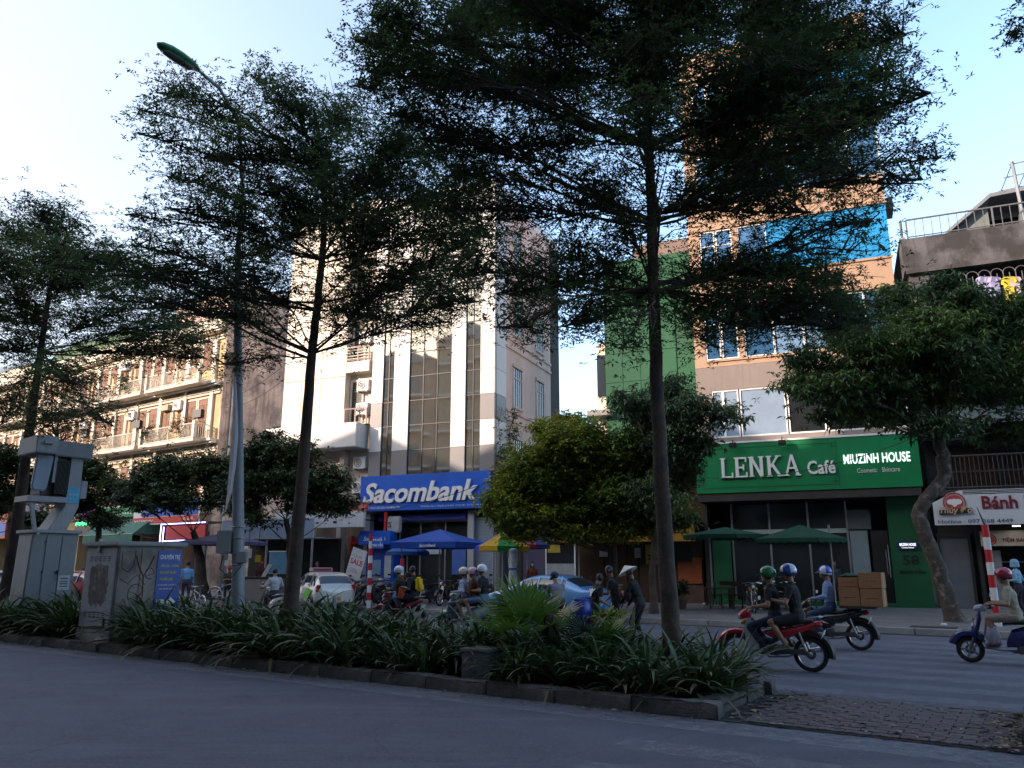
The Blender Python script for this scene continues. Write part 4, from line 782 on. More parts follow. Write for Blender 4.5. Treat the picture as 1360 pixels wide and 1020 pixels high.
# ================= trees =================
def foliage_mats(key, cols, trans=.22):
    return [mat('leaf_%s_%d' % (key, i), c, .5, .35, 1.2, .0, 9, trans=trans, spec=.45) for i, c in enumerate(cols)]
def leaves(name, P, ms, parent, k=7, l=.07, w=.35, droop=0., tiltsd=.35, seed=1, lv=.25, tone=None, kind='stuff'):
    """k leaves round every point of P, each one folded quad"""
    rg = np.random.default_rng(seed); n = len(P); P = np.repeat(P, k, 0)
    az = np.repeat(rg.uniform(0, 6.28, n), k) + np.tile(np.arange(k) * 6.283 / k, n) + rg.normal(0, .35, n * k)
    el = rg.normal(droop, tiltsd, n * k); L_ = l * (1 + rg.normal(0, lv, n * k)).clip(.4, 1.8)
    d = np.stack([np.cos(az) * np.cos(el), np.sin(az) * np.cos(el), np.sin(el)], 1)
    s = np.stack([-np.sin(az), np.cos(az), rg.normal(0, .35, n * k)], 1); s /= np.linalg.norm(s, axis=1)[:, None]
    up = np.cross(d, s); L1 = L_[:, None]; W_ = L1 * w
    P = P + d * L1 * .12 + rg.normal(0, l * .12, P.shape)
    v = np.stack([P, P + d * L1 * .5 + s * W_ / 2 + up * L1 * .06, P + d * L1 - np.array([0, 0, .12]) * L1, P + d * L1 * .5 - s * W_ / 2 + up * L1 * .06], 1).reshape(-1, 3)
    N = n * k; me = bpy.data.meshes.new(name); me.vertices.add(N * 4); me.vertices.foreach_set('co', v.astype('f').ravel())
    me.loops.add(N * 4); me.loops.foreach_set('vertex_index', np.arange(N * 4, dtype='i')); me.polygons.add(N)
    me.polygons.foreach_set('loop_start', np.arange(0, N * 4, 4, dtype='i')); me.polygons.foreach_set('loop_total', np.full(N, 4, 'i'))
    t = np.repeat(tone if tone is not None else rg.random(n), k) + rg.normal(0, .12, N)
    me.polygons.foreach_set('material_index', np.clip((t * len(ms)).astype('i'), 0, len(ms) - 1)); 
    for m_ in ms: me.materials.append(m_)
    me.update(calc_edges=True); me.validate(); return link(name, me, parent, kind)
bark = mat('dark_bark', (.075, .050, .040), .9, .35, 3, .8, 25, alt=(.032, .026, .022), altth=.5)
barkp = mat('spotted_bark', (.070, .058, .048), .95, .4, 7, 1., 25, alt=(.22, .20, .17), altth=.60)
def tree(name, label, trunk, Y, r0, r1, pads, ms, seed=1, dens=1., k=7, l=.07, w=.35, droop=.05, tilt=.35, attach=.45, per=7, barkm=None, rise=.35, group=None, cat='tree', base=None, limb=.045, pk=1.42, spread=1., whorls=None, sink=.25):
    rg = random.Random(seed); barkm = barkm or bark
    pts = [D(px, py, Y + (q[0] if q else 0)) for px, py, *q in trunk]; b0 = Vector((pts[0].x, pts[0].y, base if base is not None else .1)); pts[0] = b0 + (pts[0] - b0) * 0
    t = thing(name, label, cat, b0, 0, group); loc = [p - b0 for p in pts]
    # limbs also carry sprays close to the trunk
    # densify and wobble the trunk
    path = []
    for a, c in zip(loc[:-1], loc[1:]):
        for j in range(4): path.append(a.lerp(c, j / 4))
    path.append(loc[-1]); n = len(path); H_ = path[-1].z
    sm = [path[0]] + [(path[i - 1] + path[i] * 2 + path[i + 1]) / 4 + Vector((rg.gauss(0, r1 * .12), rg.gauss(0, r1 * .12), 0)) for i in range(1, n - 1)] + [path[-1]]
    rad = [r0 + (r1 - r0) * (p.z / H_) ** .8 for p in sm]; rad[0] = r0 * 1.35; 
    if n > 2: rad[1] = max(rad[1], r0 * 1.02)
    g = MB(); g.tube(sm, rad, 14); g.build('trunk', barkm, t, smooth=True, fix=False)
    def ontrunk(z):
        for a, c in zip(sm[:-1], sm[1:]):
            if a.z <= z <= c.z: return a.lerp(c, (z - a.z) / max(1e-6, c.z - a.z))
        return sm[-1].copy() if z > sm[-1].z else sm[0].copy()
    tw = MB(); PT = []; TN = []
    for i, pd in enumerate(pads):
        px, py, rx, rz = pd[:4]; dy = pd[4] if len(pd) > 4 else rg.uniform(-1, 1) * 1.6 * spread
        dn = pd[5] if len(pd) > 5 else (1.35 if py < 150 and py > -30 and Y < 12 else 1.)
        Yp = Y + dy; C = D(px, py, Yp) - b0; sc = Yp / FPX; rx *= sc * pk; rz *= sc * pk * 1.08; ry = rx * rg.uniform(.8, 1.15)
        hd = math.hypot(C.x - ontrunk(C.z).x, C.y - ontrunk(C.z).y)
        za = min(sm[-1].z * .99, max(loc[0].z + H_ * attach, C.z - hd * rise * rg.uniform(.7, 1.3) - .1))
        if whorls:
            zz = [D(px0_, wy, Y).z - b0.z for px0_, wy in ((trunk[-1][0], q_) for q_ in whorls)]; below = [q_ for q_ in zz if q_ < C.z - hd * .08] or [min(zz)]; za = max(below) + rg.uniform(-.12, .12)
            if rg.random() < .3 and len(below) > 1: za = sorted(below)[-2]
        A = ontrunk(za)
        E_ = C + Vector((0, 0, -rz * .3)); L0 = (E_ - A).length; mid = A.lerp(E_, .5) + Vector((rg.gauss(0, .06) * L0, rg.gauss(0, .06) * L0, L0 * .05))
        out = (E_ - A); out = Vector((out.x, out.y, out.z * .5)); ext = E_ + (out.normalized() if out.length > 0 else out) * rx * .75
        lp = [A, A.lerp(mid, .5) + Vector((0, 0, -.02 * L0)), mid, mid.lerp(E_, .5) + Vector((0, 0, .03 * L0)), E_, ext]
        rl = min(r1 * .9, limb * (.22 + .105 * L0)); g = MB(); g.tube(lp, [rl, rl * .85, rl * .7, rl * .5, rl * .32, rl * .12], 7, cap=False); g.build('limb', barkm, t, smooth=True, fix=False)
        area = math.pi * rx * rz + .35 * rx * ry; ns = max(5, int(area * dens * dn * 165 * (.07 / l) ** 1.4 * 7 / k / per))
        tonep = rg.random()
        for j in range(ns):
            u = rg.random(); s0 = lp[2].lerp(E_, u) if rg.random() < .45 else E_.lerp(ext, u * .9)
            inner = whorls and rg.random() < .16
            while True:
                q = Vector((rg.uniform(-1, 1), rg.uniform(-1, 1), rg.uniform(-1, 1)))
                if q.length < 1: break
            q = q * (.55 + .45 * rg.random() ** .5) * (1.25 if rg.random() < .12 else 1)
            T = C + Vector((q.x * rx, q.y * ry, q.z * rz))
            if inner: s0 = A.lerp(E_, .25 + .6 * u); T = s0 + Vector((q.x, q.y, abs(q.z) * .5)) * .9
            m2 = s0.lerp(T, .5) + Vector((rg.gauss(0, .05), rg.gauss(0, .05), .08 * (T - s0).length))
            tw.tube([s0, m2, T], [.014 + .002 * L0, .008, .003], 3, cap=False)
            Lt = (T - s0).length
            for _ in range(per):
                f = 1 - .75 * rg.random() ** 1.2; p = (s0.lerp(m2, f * 2) if f < .5 else m2.lerp(T, f * 2 - 1))
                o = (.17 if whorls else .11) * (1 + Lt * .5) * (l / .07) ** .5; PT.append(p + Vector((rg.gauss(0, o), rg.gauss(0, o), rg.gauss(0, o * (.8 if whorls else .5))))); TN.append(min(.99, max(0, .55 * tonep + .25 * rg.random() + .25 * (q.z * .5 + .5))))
    tw.build('twigs', barkm, t, fix=False, kind='stuff')
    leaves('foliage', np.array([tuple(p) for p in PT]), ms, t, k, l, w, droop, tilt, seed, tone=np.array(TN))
    return t, len(PT)
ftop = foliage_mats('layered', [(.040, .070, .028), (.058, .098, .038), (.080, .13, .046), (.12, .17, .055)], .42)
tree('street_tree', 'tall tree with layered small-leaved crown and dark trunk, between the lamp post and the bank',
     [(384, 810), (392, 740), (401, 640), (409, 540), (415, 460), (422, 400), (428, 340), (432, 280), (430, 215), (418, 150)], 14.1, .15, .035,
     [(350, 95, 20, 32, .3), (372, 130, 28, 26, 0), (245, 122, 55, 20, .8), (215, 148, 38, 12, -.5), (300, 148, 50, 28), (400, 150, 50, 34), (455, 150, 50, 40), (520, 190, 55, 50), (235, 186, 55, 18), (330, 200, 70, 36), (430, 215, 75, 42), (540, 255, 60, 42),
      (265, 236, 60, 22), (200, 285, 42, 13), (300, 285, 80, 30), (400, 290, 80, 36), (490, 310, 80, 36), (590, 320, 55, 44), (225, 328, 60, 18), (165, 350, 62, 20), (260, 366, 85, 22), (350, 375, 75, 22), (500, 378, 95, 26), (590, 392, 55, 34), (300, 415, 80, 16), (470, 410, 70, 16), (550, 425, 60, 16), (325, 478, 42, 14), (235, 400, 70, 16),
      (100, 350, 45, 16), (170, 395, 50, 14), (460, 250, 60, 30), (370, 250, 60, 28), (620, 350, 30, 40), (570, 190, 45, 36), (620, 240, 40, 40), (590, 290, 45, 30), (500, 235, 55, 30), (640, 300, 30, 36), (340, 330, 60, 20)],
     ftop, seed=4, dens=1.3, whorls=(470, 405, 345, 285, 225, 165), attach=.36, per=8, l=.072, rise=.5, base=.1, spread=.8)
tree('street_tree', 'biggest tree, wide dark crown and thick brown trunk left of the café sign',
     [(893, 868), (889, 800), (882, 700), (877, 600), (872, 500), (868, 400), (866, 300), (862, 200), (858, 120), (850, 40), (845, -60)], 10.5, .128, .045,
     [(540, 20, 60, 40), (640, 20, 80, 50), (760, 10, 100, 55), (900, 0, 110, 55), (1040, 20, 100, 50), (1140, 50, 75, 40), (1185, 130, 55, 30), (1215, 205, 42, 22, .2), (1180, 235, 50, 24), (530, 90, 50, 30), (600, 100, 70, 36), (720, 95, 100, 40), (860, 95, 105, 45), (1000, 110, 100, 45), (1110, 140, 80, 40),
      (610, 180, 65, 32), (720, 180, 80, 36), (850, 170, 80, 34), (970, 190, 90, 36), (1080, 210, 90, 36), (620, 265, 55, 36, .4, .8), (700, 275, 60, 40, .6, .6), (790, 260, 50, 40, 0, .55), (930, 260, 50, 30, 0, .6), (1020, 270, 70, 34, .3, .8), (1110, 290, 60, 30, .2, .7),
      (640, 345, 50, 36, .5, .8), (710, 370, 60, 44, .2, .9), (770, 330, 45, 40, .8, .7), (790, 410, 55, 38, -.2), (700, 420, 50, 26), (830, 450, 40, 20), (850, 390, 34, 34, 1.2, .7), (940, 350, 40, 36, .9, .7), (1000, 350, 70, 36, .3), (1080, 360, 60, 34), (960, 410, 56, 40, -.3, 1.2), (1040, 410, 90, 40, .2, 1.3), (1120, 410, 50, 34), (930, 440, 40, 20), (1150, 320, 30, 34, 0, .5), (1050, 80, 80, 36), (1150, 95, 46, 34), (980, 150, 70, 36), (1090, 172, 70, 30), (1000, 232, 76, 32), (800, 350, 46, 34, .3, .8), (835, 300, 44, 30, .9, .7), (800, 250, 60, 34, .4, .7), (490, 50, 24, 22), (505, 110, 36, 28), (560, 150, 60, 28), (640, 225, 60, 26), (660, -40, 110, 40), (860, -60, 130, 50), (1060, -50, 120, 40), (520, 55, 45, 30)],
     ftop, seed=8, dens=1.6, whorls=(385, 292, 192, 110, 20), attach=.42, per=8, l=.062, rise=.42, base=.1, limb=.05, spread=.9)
tree('street_tree', 'tree at the left edge with a leaning dark trunk behind the transformer',
     [(8, 800), (22, 700), (38, 580), (52, 480), (64, 400), (74, 330), (84, 280)], 19.9, .20, .03,
     [(62, 285, 45, 18), (95, 300, 30, 14), (25, 310, 55, 20), (80, 335, 60, 20), (-30, 340, 60, 30), (130, 345, 55, 16), (20, 365, 60, 22), (90, 375, 70, 18), (175, 372, 55, 12), (-20, 400, 60, 24), (50, 415, 60, 16), (130, 418, 65, 16), (210, 430, 60, 18), (235, 470, 45, 14), (160, 465, 50, 14, 0, .7), (20, 460, 50, 16), (90, 500, 55, 18), (15, 535, 45, 22), (70, 560, 60, 18), (120, 540, 40, 12), (250, 450, 40, 16)],
     ftop, seed=15, dens=1.5, whorls=(470, 400, 340), attach=.3, per=7, l=.09, rise=.4, base=.1, spread=1.1)
tree('street_tree', 'tree standing outside the right edge whose topmost twigs just reach into the sky',
     [(1560, 900), (1540, 700), (1520, 400), (1500, 200), (1490, 60)], 7.3, .14, .04, [(1352, 38, 16, 20, .2, 1.5), (1420, 10, 60, 40), (1500, -60, 90, 50), (1450, 100, 40, 30), (1580, 60, 90, 50)], ftop, seed=21, dens=1.5, per=6, l=.05, base=.1, spread=.4)
# pavement trees
fdark = foliage_mats('dense', [(.025, .045, .018), (.036, .062, .022), (.055, .085, .028), (.08, .115, .04)])
tree('pavement_tree', 'small umbrella shaped tree with a dark overgrown trunk behind the lamp post', [(268, 790), (266, 745), (262, 722), (256, 706)], 35, .34, .12,
     [(200, 640, 40, 26), (235, 625, 50, 24), (280, 622, 40, 24), (175, 660, 28, 16), (225, 660, 50, 20), (290, 655, 32, 22), (310, 620, 30, 20)], fdark, seed=31, pk=1.1, dens=2.6, l=.17, w=.5, attach=.8, per=6, base=.15, rise=.8, spread=.5, droop=-.2)
g = None
tree('pavement_tree', 'round dark tree with a forked trunk beside the white fascia, behind the second big trunk', [(384, 795), (386, 745), (384, 710), (380, 690)], 31, .17, .10,
     [(350, 610, 45, 26), (395, 605, 45, 24), (330, 645, 35, 26), (380, 640, 50, 26), (430, 640, 45, 24), (455, 668, 28, 14), (320, 675, 26, 12), (410, 670, 40, 14), (360, 585, 28, 10), (340, 690, 22, 6)], fdark, seed=33, pk=1.1, dens=2.5, l=.16, w=.5, attach=.7, per=6, base=.15, rise=.8, spread=.6, droop=-.25)
tree('pavement_tree', 'dark bushy tree between the transformer and the old yellow building', [(128, 795), (130, 730), (132, 690)], 42, .2, .14, [(125, 625, 30, 24), (150, 650, 28, 22), (110, 665, 30, 22), (135, 690, 30, 14), (95, 640, 26, 30)], fdark, seed=35, pk=1.1, dens=2.5, l=.2, w=.5, attach=.7, per=6, base=.15, spread=.5)
tree('pavement_tree', 'dark tree crown low at the left edge behind the leaning trunk', [(-20, 795), (-15, 730), (-5, 690)], 38, .2, .14, [(10, 610, 36, 22), (40, 640, 28, 30), (0, 660, 36, 30), (50, 690, 26, 20), (-30, 630, 40, 40)], fdark, seed=36, pk=1.1, dens=2.5, l=.2, w=.5, attach=.7, per=6, base=.15, spread=.5)
fyel = foliage_mats('yellowgreen', [(.06, .11, .02), (.11, .17, .025), (.19, .24, .03), (.32, .32, .04)], .35)
tree('pavement_tree', 'leafy yellow-green tree with a dense rounded crown right of the bank', [(815, 800), (816, 740), (812, 690), (800, 660)], 26.5, .14, .10,
     [(745, 590, 42, 24), (712, 615, 38, 28), (785, 590, 45, 26), (690, 650, 34, 28), (735, 640, 50, 30), (790, 630, 55, 30), (675, 685, 24, 18), (715, 685, 40, 20), (765, 680, 50, 22), (820, 660, 45, 30), (830, 610, 40, 26), (810, 695, 40, 14), (730, 570, 30, 10), (850, 580, 35, 20), (690, 710, 22, 8), (840, 640, 50, 34), (860, 690, 40, 18), (770, 708, 50, 9), (700, 640, 45, 30), (870, 680, 46, 22), (820, 706, 44, 10), (665, 665, 26, 24), (760, 565, 40, 12)], fyel, seed=41, pk=1.24, dens=3.6, l=.13, w=.5, attach=.5, per=7, base=.15, spread=.45, droop=-.2, limb=.03)
fgrey = foliage_mats('greygreen', [(.04, .07, .03), (.065, .105, .042), (.10, .15, .06), (.15, .20, .065)], .3)
tree('pavement_tree', 'grey-green tree with drooping leaf clusters in front of the tan tower, behind the thick trunk', [(868, 806), (866, 760), (872, 700), (884, 640)], 25, .12, .08,
     [(890, 520, 45, 16), (860, 550, 40, 22), (915, 545, 50, 22), (955, 548, 28, 13), (980, 556, 14, 7), (870, 590, 40, 24), (918, 590, 36, 24), (890, 630, 44, 26), (860, 650, 34, 24), (885, 665, 34, 18), (905, 690, 26, 12), (835, 530, 30, 14)], fgrey, seed=43, pk=1.1, dens=2.6, l=.15, w=.38, attach=.5, per=6, base=.15, spread=.5, droop=-.5, tilt=.45, limb=.03)
fbig = foliage_mats('broad', [(.036, .068, .028), (.055, .10, .038), (.09, .145, .05), (.15, .22, .05)], .3)
tree('pavement_tree', 'crooked spotted-bark tree with a broad drooping crown beside the bakery sign', [(1270, 832), (1258, 790), (1246, 756), (1232, 717), (1219, 690), (1225, 668), (1243, 648), (1255, 635), (1253, 605), (1245, 560)], 21.5, .23, .15,
     [(1240, 385, 42, 18), (1190, 400, 45, 22), (1120, 440, 45, 24), (1160, 455, 55, 36), (1070, 475, 34, 20), (1235, 440, 60, 38), (1305, 425, 60, 42), (1370, 410, 40, 36), (1060, 510, 28, 18), (1100, 515, 50, 28), (1170, 520, 60, 32), (1250, 510, 65, 34), (1330, 500, 60, 42), (1385, 500, 40, 50), (1100, 548, 38, 15), (1160, 552, 45, 13), (1240, 565, 50, 16), (1320, 570, 55, 22), (1380, 570, 40, 22), (1255, 372, 20, 12), (1290, 395, 40, 16), (1200, 480, 50, 30), (1280, 470, 50, 34), (1130, 490, 40, 26), (1210, 430, 40, 24), (1120, 400, 30, 20), (1215, 500, 60, 30), (1340, 460, 40, 40), (1075, 500, 30, 22)],
     fbig, seed=47, pk=1.08, dens=2.6, l=.17, w=.36, attach=.9, per=7, barkm=barkp, base=.15, spread=.75, droop=-.45, tilt=.4, limb=.055, rise=.7)
fred = foliage_mats('reddish', [(.10, .05, .02), (.16, .05, .03), (.07, .09, .03)])
for t_, P_, k_ in BUSHES: leaves('foliage', P_, fred if k_ == 0 else fdark, t_, 6, .15, .45, -.1, .5, k_)
# climber on the bank's corner
t = thing('climbing_plant', 'thin leafy climber hanging down the corner of the bank above the blue sign', 'climbing plant', FM.w(.3, 3.0, -.6), -FM.ang)
rg = random.Random(6); P = []; g = MB()
for i in range(16):
    x, y = rg.uniform(.0, .3), rg.uniform(-.6, 1.4); z = rg.uniform(.4, 2); pts = [Vector((x, y, 0))]
    for j in range(8): pts.append(pts[-1] + Vector((rg.gauss(0, .08), rg.gauss(.02, .12), rg.uniform(.35, .75) * (1.25 if i < 5 else .8))))
    g.tube(pts, .01, 3, cap=False)
    for a, c in zip(pts[:-1], pts[1:]):
        for _ in range(7): P.append(tuple(a.lerp(c, rg.random()) + Vector((rg.gauss(0, .12), rg.gauss(0, .16), rg.gauss(0, .12)))))
g.build('stems', bark, t, fix=False); leaves('foliage', np.array(P), fdark, t, 5, .14, .5, -.3, .4, 9)
# ================= planting on the median =================
sm_ = [mat('strap_leaf_%d' % i, c, .48, .3, 3, .0, 20, trans=.15, spec=.32) for i, c in enumerate(((.036, .068, .024), (.05, .092, .032), (.072, .12, .042), (.16, .17, .07), (.13, .10, .05)))]
def strap_clump(rg, nl=26, L_=.75, wide=.035, lean=1.):
    """verts/faces/material of one clump of arching strap leaves"""
    V = []; F = []; Mi = []
    for i in range(nl):
        az = rg.uniform(0, 6.28); e0 = rg.uniform(.75, 1.45) if i > nl * .3 else rg.uniform(.35, .9); l = L_ * rg.uniform(.6, 1.2); w = wide * rg.uniform(.7, 1.2)
        ca, sa = math.cos(az), math.sin(az); r = rg.uniform(0, .06); x, z = r, 0.; e = e0; n = 7; k = len(V); bend = rg.uniform(1.2, 2.6) * lean; tw_ = rg.uniform(-.5, .5)
        for j in range(n + 1):
            u = j / n; ww = w * (.55 + .9 * u if u < .35 else .87 * (1 - ((u - .35) / .65) ** 2.2) + .02) ; 
            px_, py_ = x * ca, x * sa; sx_, sy_ = -sa * ww, ca * ww; tz = tw_ * u * ww
            V.append((px_ - sx_, py_ - sy_, z - tz)); V.append((px_, py_, z - ww * .35)); V.append((px_ + sx_, py_ + sy_, z + tz))
            e -= bend * (u + .15) / n; x += math.cos(e) * l / n; z += math.sin(e) * l / n
        mi = 4 if (i < nl * .2 and rg.random() < .7) else rg.choice((0, 0, 1, 1, 1, 2, 2)) if rg.random() > .05 else 3
        for j in range(n):
            a = k + j * 3
            F.append((a, a + 1, a + 4, a + 3)); F.append((a + 1, a + 2, a + 5, a + 4)); Mi += [mi, mi]
    return V, F, Mi
rg = random.Random(12); kinds = [strap_clump(rg, rg.randint(28, 36), rg.uniform(1.0, 1.25), .042) for _ in range(6)]
def clump_obj(k, name, loc, rz, sc, parent=None):
    g = MB(); g.v, g.f, g.m = list(k[0]), list(k[1]), list(k[2]); o = g.build(name, sm_, parent, fix=False, smooth=True); o.location = loc; o.rotation_euler = (0, 0, rz); o.scale = (sc,) * 3; return o
bed = MB(); dens = 0
def inbed(a, b):
    # keep clear of cabinets and the gap in front of them
    for (ca, cb, ra, rb) in ((TA[0], TA[1], .75, .7), (GA[0], GA[1], .95, .85), (BX[0], BX[1], .28, .28)):
        if abs(a - ca) < ra and abs(b - cb) < rb: return False
    for (ca, cb) in ((-8.7, 1.0), (-1.3, 1.3)):
        if math.hypot(a - ca, b - cb) < .2: return False
    if abs(a - BX[0] + .15) < .34 and b < BX[1] + .2: return False
    return True
TA = AB(G(78, 812)); TA = (-17.2, 1.2); GA = (-13.1, 1.02); BX = AB(G(638, 893))
BX = (-3.9, .62)
a = -38.
while a < -.75:
    for _ in range(6 if a > -22 else 3):
        aa, b_ = a + rg.uniform(-.2, .2), rg.uniform(.28, 1.95)
        if not inbed(aa, b_) or (abs(aa - GA[0]) < .8 and b_ < GA[1]): continue
        kk = kinds[rg.randint(0, 5)]; sc = rg.uniform(.8, 1.12) * (1.0 if b_ > .6 else .85) * (1 if aa < -6 else .78)
        bed.M = Matrix.Translation(W(aa, b_, .1)) @ Matrix.Rotation(rg.uniform(0, 6.28), 4, 'Z') @ Matrix.Scale(sc, 4)
        n0 = len(bed.m); bed.add(kk[0], kk[1]); bed.m[n0:] = kk[2]
    a += .36
bed.M = None; o = bed.build('strap_leaf_planting', sm_, fix=False, smooth=True); tag(o, 'dense bed of arching dark green strap leaved plants filling the median', 'plants', kind='stuff')
# the larger individual clumps at the nose of the median
for px, py, L_, nl, lab in ((940, 925, .8, 40, 'big strap leaved clump spilling over the kerb right of the thick trunk'), (985, 925, .62, 38, 'last strap leaved clump at the rounded nose of the median'), (905, 880, .95, 22, 'tall strap leaved plant standing directly behind the nose clumps'), (860, 905, .8, 34, 'strap leaved clump just left of the thick trunk foot'), (800, 905, .8, 30, 'strap leaved clump below the fan palm'), (748, 915, .7, 28, 'low strap leaved clump arching over the kerb between box and trunk')):
    p = G(px, py, .1); a_, b_ = AB(p); b_ = max(.35, min(1.8, b_)); a_ = min(a_, -.62)
    kk = strap_clump(rg, nl, L_, .036, .9 if 'tall' not in lab else .55); o = clump_obj(kk, 'strap_leaf_plant', W(a_, b_, .1), rg.uniform(0, 6), 1.); tag(o, lab, 'plant', 'larger strap leaved clumps at the end of the median')
# a few erect young leaves
kk = strap_clump(rg, 7, 1.1, .032, .25); o = clump_obj(kk, 'erect_leaf_plant', W(-.95, 1.5, .1), 1., 1.); tag(o, 'few stiff upright dark leaves rising right of the thick trunk', 'plant')
# fan palms
pf = [mat('palm_leaf_%d' % i, c, .45, .2, 4, 0, 20, trans=.3) for i, c in enumerate(((.06, .13, .02), (.11, .21, .03), (.17, .28, .06), (.04, .05, .03)))]
def fan_palm(name, label, loc, R_, n, dark=False, seed=1, h0=.3):
    rg = random.Random(seed); t = thing(name, label, 'palm', loc)
    g = MB(); g.tube([(0, 0, 0), (.02, 0, h0)], [.09, .07], 8); g.build('stem', bark, t)
    for i in range(n):
        az = rg.uniform(0, 6.28); el = rg.uniform(.35, 1.35); pl = R_ * rg.uniform(.35, .6)
        d = Vector((math.cos(az) * math.cos(el), math.sin(az) * math.cos(el), math.sin(el))); hub = Vector((0, 0, h0)) + d * pl
        g = MB(); g.tube([(0, 0, h0 - .02), tuple(hub)], [.014, .008], 4); side = Vector((-math.sin(az), math.cos(az), 0)); up = d.cross(side) * -1
        g.mi = 3 if dark else (rg.choice((0, 1, 1, 2)) if R_ > .8 else rg.choice((3, 0))); m = 22
        for j in range(m):
            th = -1.9 + 3.8 * j / (m - 1) + rg.gauss(0, .02); dd = (d * math.cos(th) + side * math.sin(th)) ; L_ = R_ * .62 * (1 - .18 * abs(th) / 1.9) * rg.uniform(.92, 1.08); s2 = dd.cross(up).normalized()
            p = [hub + up * .02 * (j % 2), ]; e = hub + dd * L_ * .55 + up * .05; tip = hub + dd * L_ + Vector((0, 0, -.16 * L_ * rg.uniform(.3, 1.6)))
            w = L_ * .035
            k = len(g.v); g.add([tuple(hub - s2 * .004), tuple(hub + s2 * .004), tuple(e + s2 * w), tuple(e - s2 * w), tuple(tip)], [(0, 1, 2, 3), (3, 2, 4)])
        g.build('fan_leaf', pf, t, fix=False)
    return t
fan_palm('fan_palm', 'bright green fan palm with pointed leaves in front of the rainbow umbrella', W(*AB(G(705, 868)), .1) if 0 else W(-3.55, 1.2, .1), 1.0, 18, seed=2, h0=.42)
fan_palm('fan_palm', 'darker drooping fan palm with brown dead leaves right of the bright one', W(-2.5, 1.3, .1), .7, 9, dark=False, seed=5, h0=.3)
t = thing('dead_palm_skirt', 'clump of dark brown dead palm leaves hanging between the two fan palms', 'palm leaves', W(-3.05, 1.05, .1)); g = MB(); rg = random.Random(3)
for i in range(70):
    az = rg.uniform(0, 6.28); r = rg.uniform(.1, .32); z0 = rg.uniform(.5, .85); w = Vector((-math.sin(az), math.cos(az), 0)) * .02; a_ = Vector((math.cos(az) * .06, math.sin(az) * .06, z0)); c_ = Vector((math.cos(az) * r, math.sin(az) * r, z0 - rg.uniform(.3, .7)))
    g.quad(a_ - w, a_ + w, c_ + w * .4, c_ - w * .4)
g.build('dead_leaves', mat('dead_palm', (.035, .024, .018), .9, .4), t, fix=False); MB().tube([(0, 0, 0), (0, 0, .85)], [.08, .06], 8).build('stem', bark, t)
# ================= street furniture =================
cabm = mat('cabinet_grey', (.19, .205, .225), .55, .12, 1.5, .12, 40, streak=.5, streakcol=(.12, .11, .10)); cabl = mat('cabinet_pale', (.255, .275, .30), .5, .12, 2, .1, 40, streak=.35)
grime = mat('grime_marks', (.09, .075, .07), .8, .4, 6, .1, 30)
# transformer pillar
t = thing('transformer_pillar', 'grey transformer on a tall two-door cabinet pedestal behind the plants at the left', 'transformer', W(TA[0], TA[1], .1), R(50))
g = MB(); g.box(-.95, .95, -.5, .5, 0, .12); g.build('plinth', CONC, t, bevel=.01)
g = MB(); g.prism([(-.72, .12), (.74, .12), (.80, 1.62), (-.66, 1.62)], -.42, .42); g.build('cabinet', cabm, t, bevel=.012)
g = MB(); g.box(-.74, .86, -.5, .5, 1.625, 1.68); g.build('cabinet_lid', cabl, t, bevel=.01)
for x0, x1 in ((-.24, .24), (.26, .76)): g = MB(); g.box(x0, x1, -.445, -.423, .2, 1.58); g.build('door', cabm, t, bevel=.006)
g = MB(); g.box(.18, .24, -.48, -.446, .95, 1.0); g.tube([(.2, -.48, .99), (.2, -.5, .99), (.22, -.5, .84)], .014, 6); g.build('door_handle', BLACK, t)
g = MB(); [g.box(-.28, -.25, -.46, -.446, z, z + .05) for z in (.5, .95, 1.45)]; g.build('hinges', BLACK, t)
g = MB(); g.box(.28, .66, -.449, -.446, .68, .92); g.build('notice', mat('pale_notice'), t); g = MB(); [g.box(.34, .6, -.4515, -.4495, z, z + .018) for z in (.73, .77, .81, .86)]; g.build('print', DARK, t)
g = MB(); X_ = -.735
for q in ((-.2, .2, 1.02, 1.06), (-.2, .2, 1.22, 1.26), (-.2, -.15, 1.06, 1.22), (.15, .2, 1.06, 1.22)): g.box(X_, X_ + .012, *q)
for z in (.35, .5, .62, .85, 1.4): g.box(X_, X_ + .012, -.12, .12, z, z + .025); g.box(X_ - .0005, X_ + .012, -.015, .015, z - .03, z + .05)
g.M = None
for v in range(len(g.v)): x, y, z = g.v[v]; g.v[v] = (x + (z - .12) * .04 - .004, y, z)
g.build('painted_marks', grime, t)
g = MB(); g.prism([(-.2, 1.68), (.42, 1.68), (.72, 2.2), (.70, 3.3), (.28, 3.3), (.26, 2.2)], -.34, .3); g.build('cable_duct', cabl, t, bevel=.015)
g = MB(); g.prism([(-.62, 1.68), (-.52, 1.68), (-.72, 2.25), (-.84, 2.25)], -.3, -.2); g.build('brace', cabl, t)
g = MB(); g.prism([(-.98, 2.28), (.3, 2.28), (.3, 2.4), (-.98, 2.4)], -.36, .4); g.build('platform', GREYM, t)
g = MB(); g.box(-.55, .22, -.25, .35, 2.42, 3.28); g.build('tank', DARK, t, bevel=.03)
for i in range(11): MB().box(-.20 + i * .042, -.185 + i * .042, -.42, -.25, 2.45, 3.2).build('cooling_fin', DARK, t)
g = MB(); g.prism([(-.92, 2.6), (-.86, 2.5), (-.48, 2.5), (-.42, 2.62), (-.32, 3.3), (-.86, 3.3)], -.4, -.28); g.build('front_shield', mat('shield_blue_grey', (.22, .27, .36), .5, .1, streak=.3), t, bevel=.03); g = MB(); g.box(-.30, -.2, -.4, -.3, 2.7, 3.3); g.build('post', cabl, t)
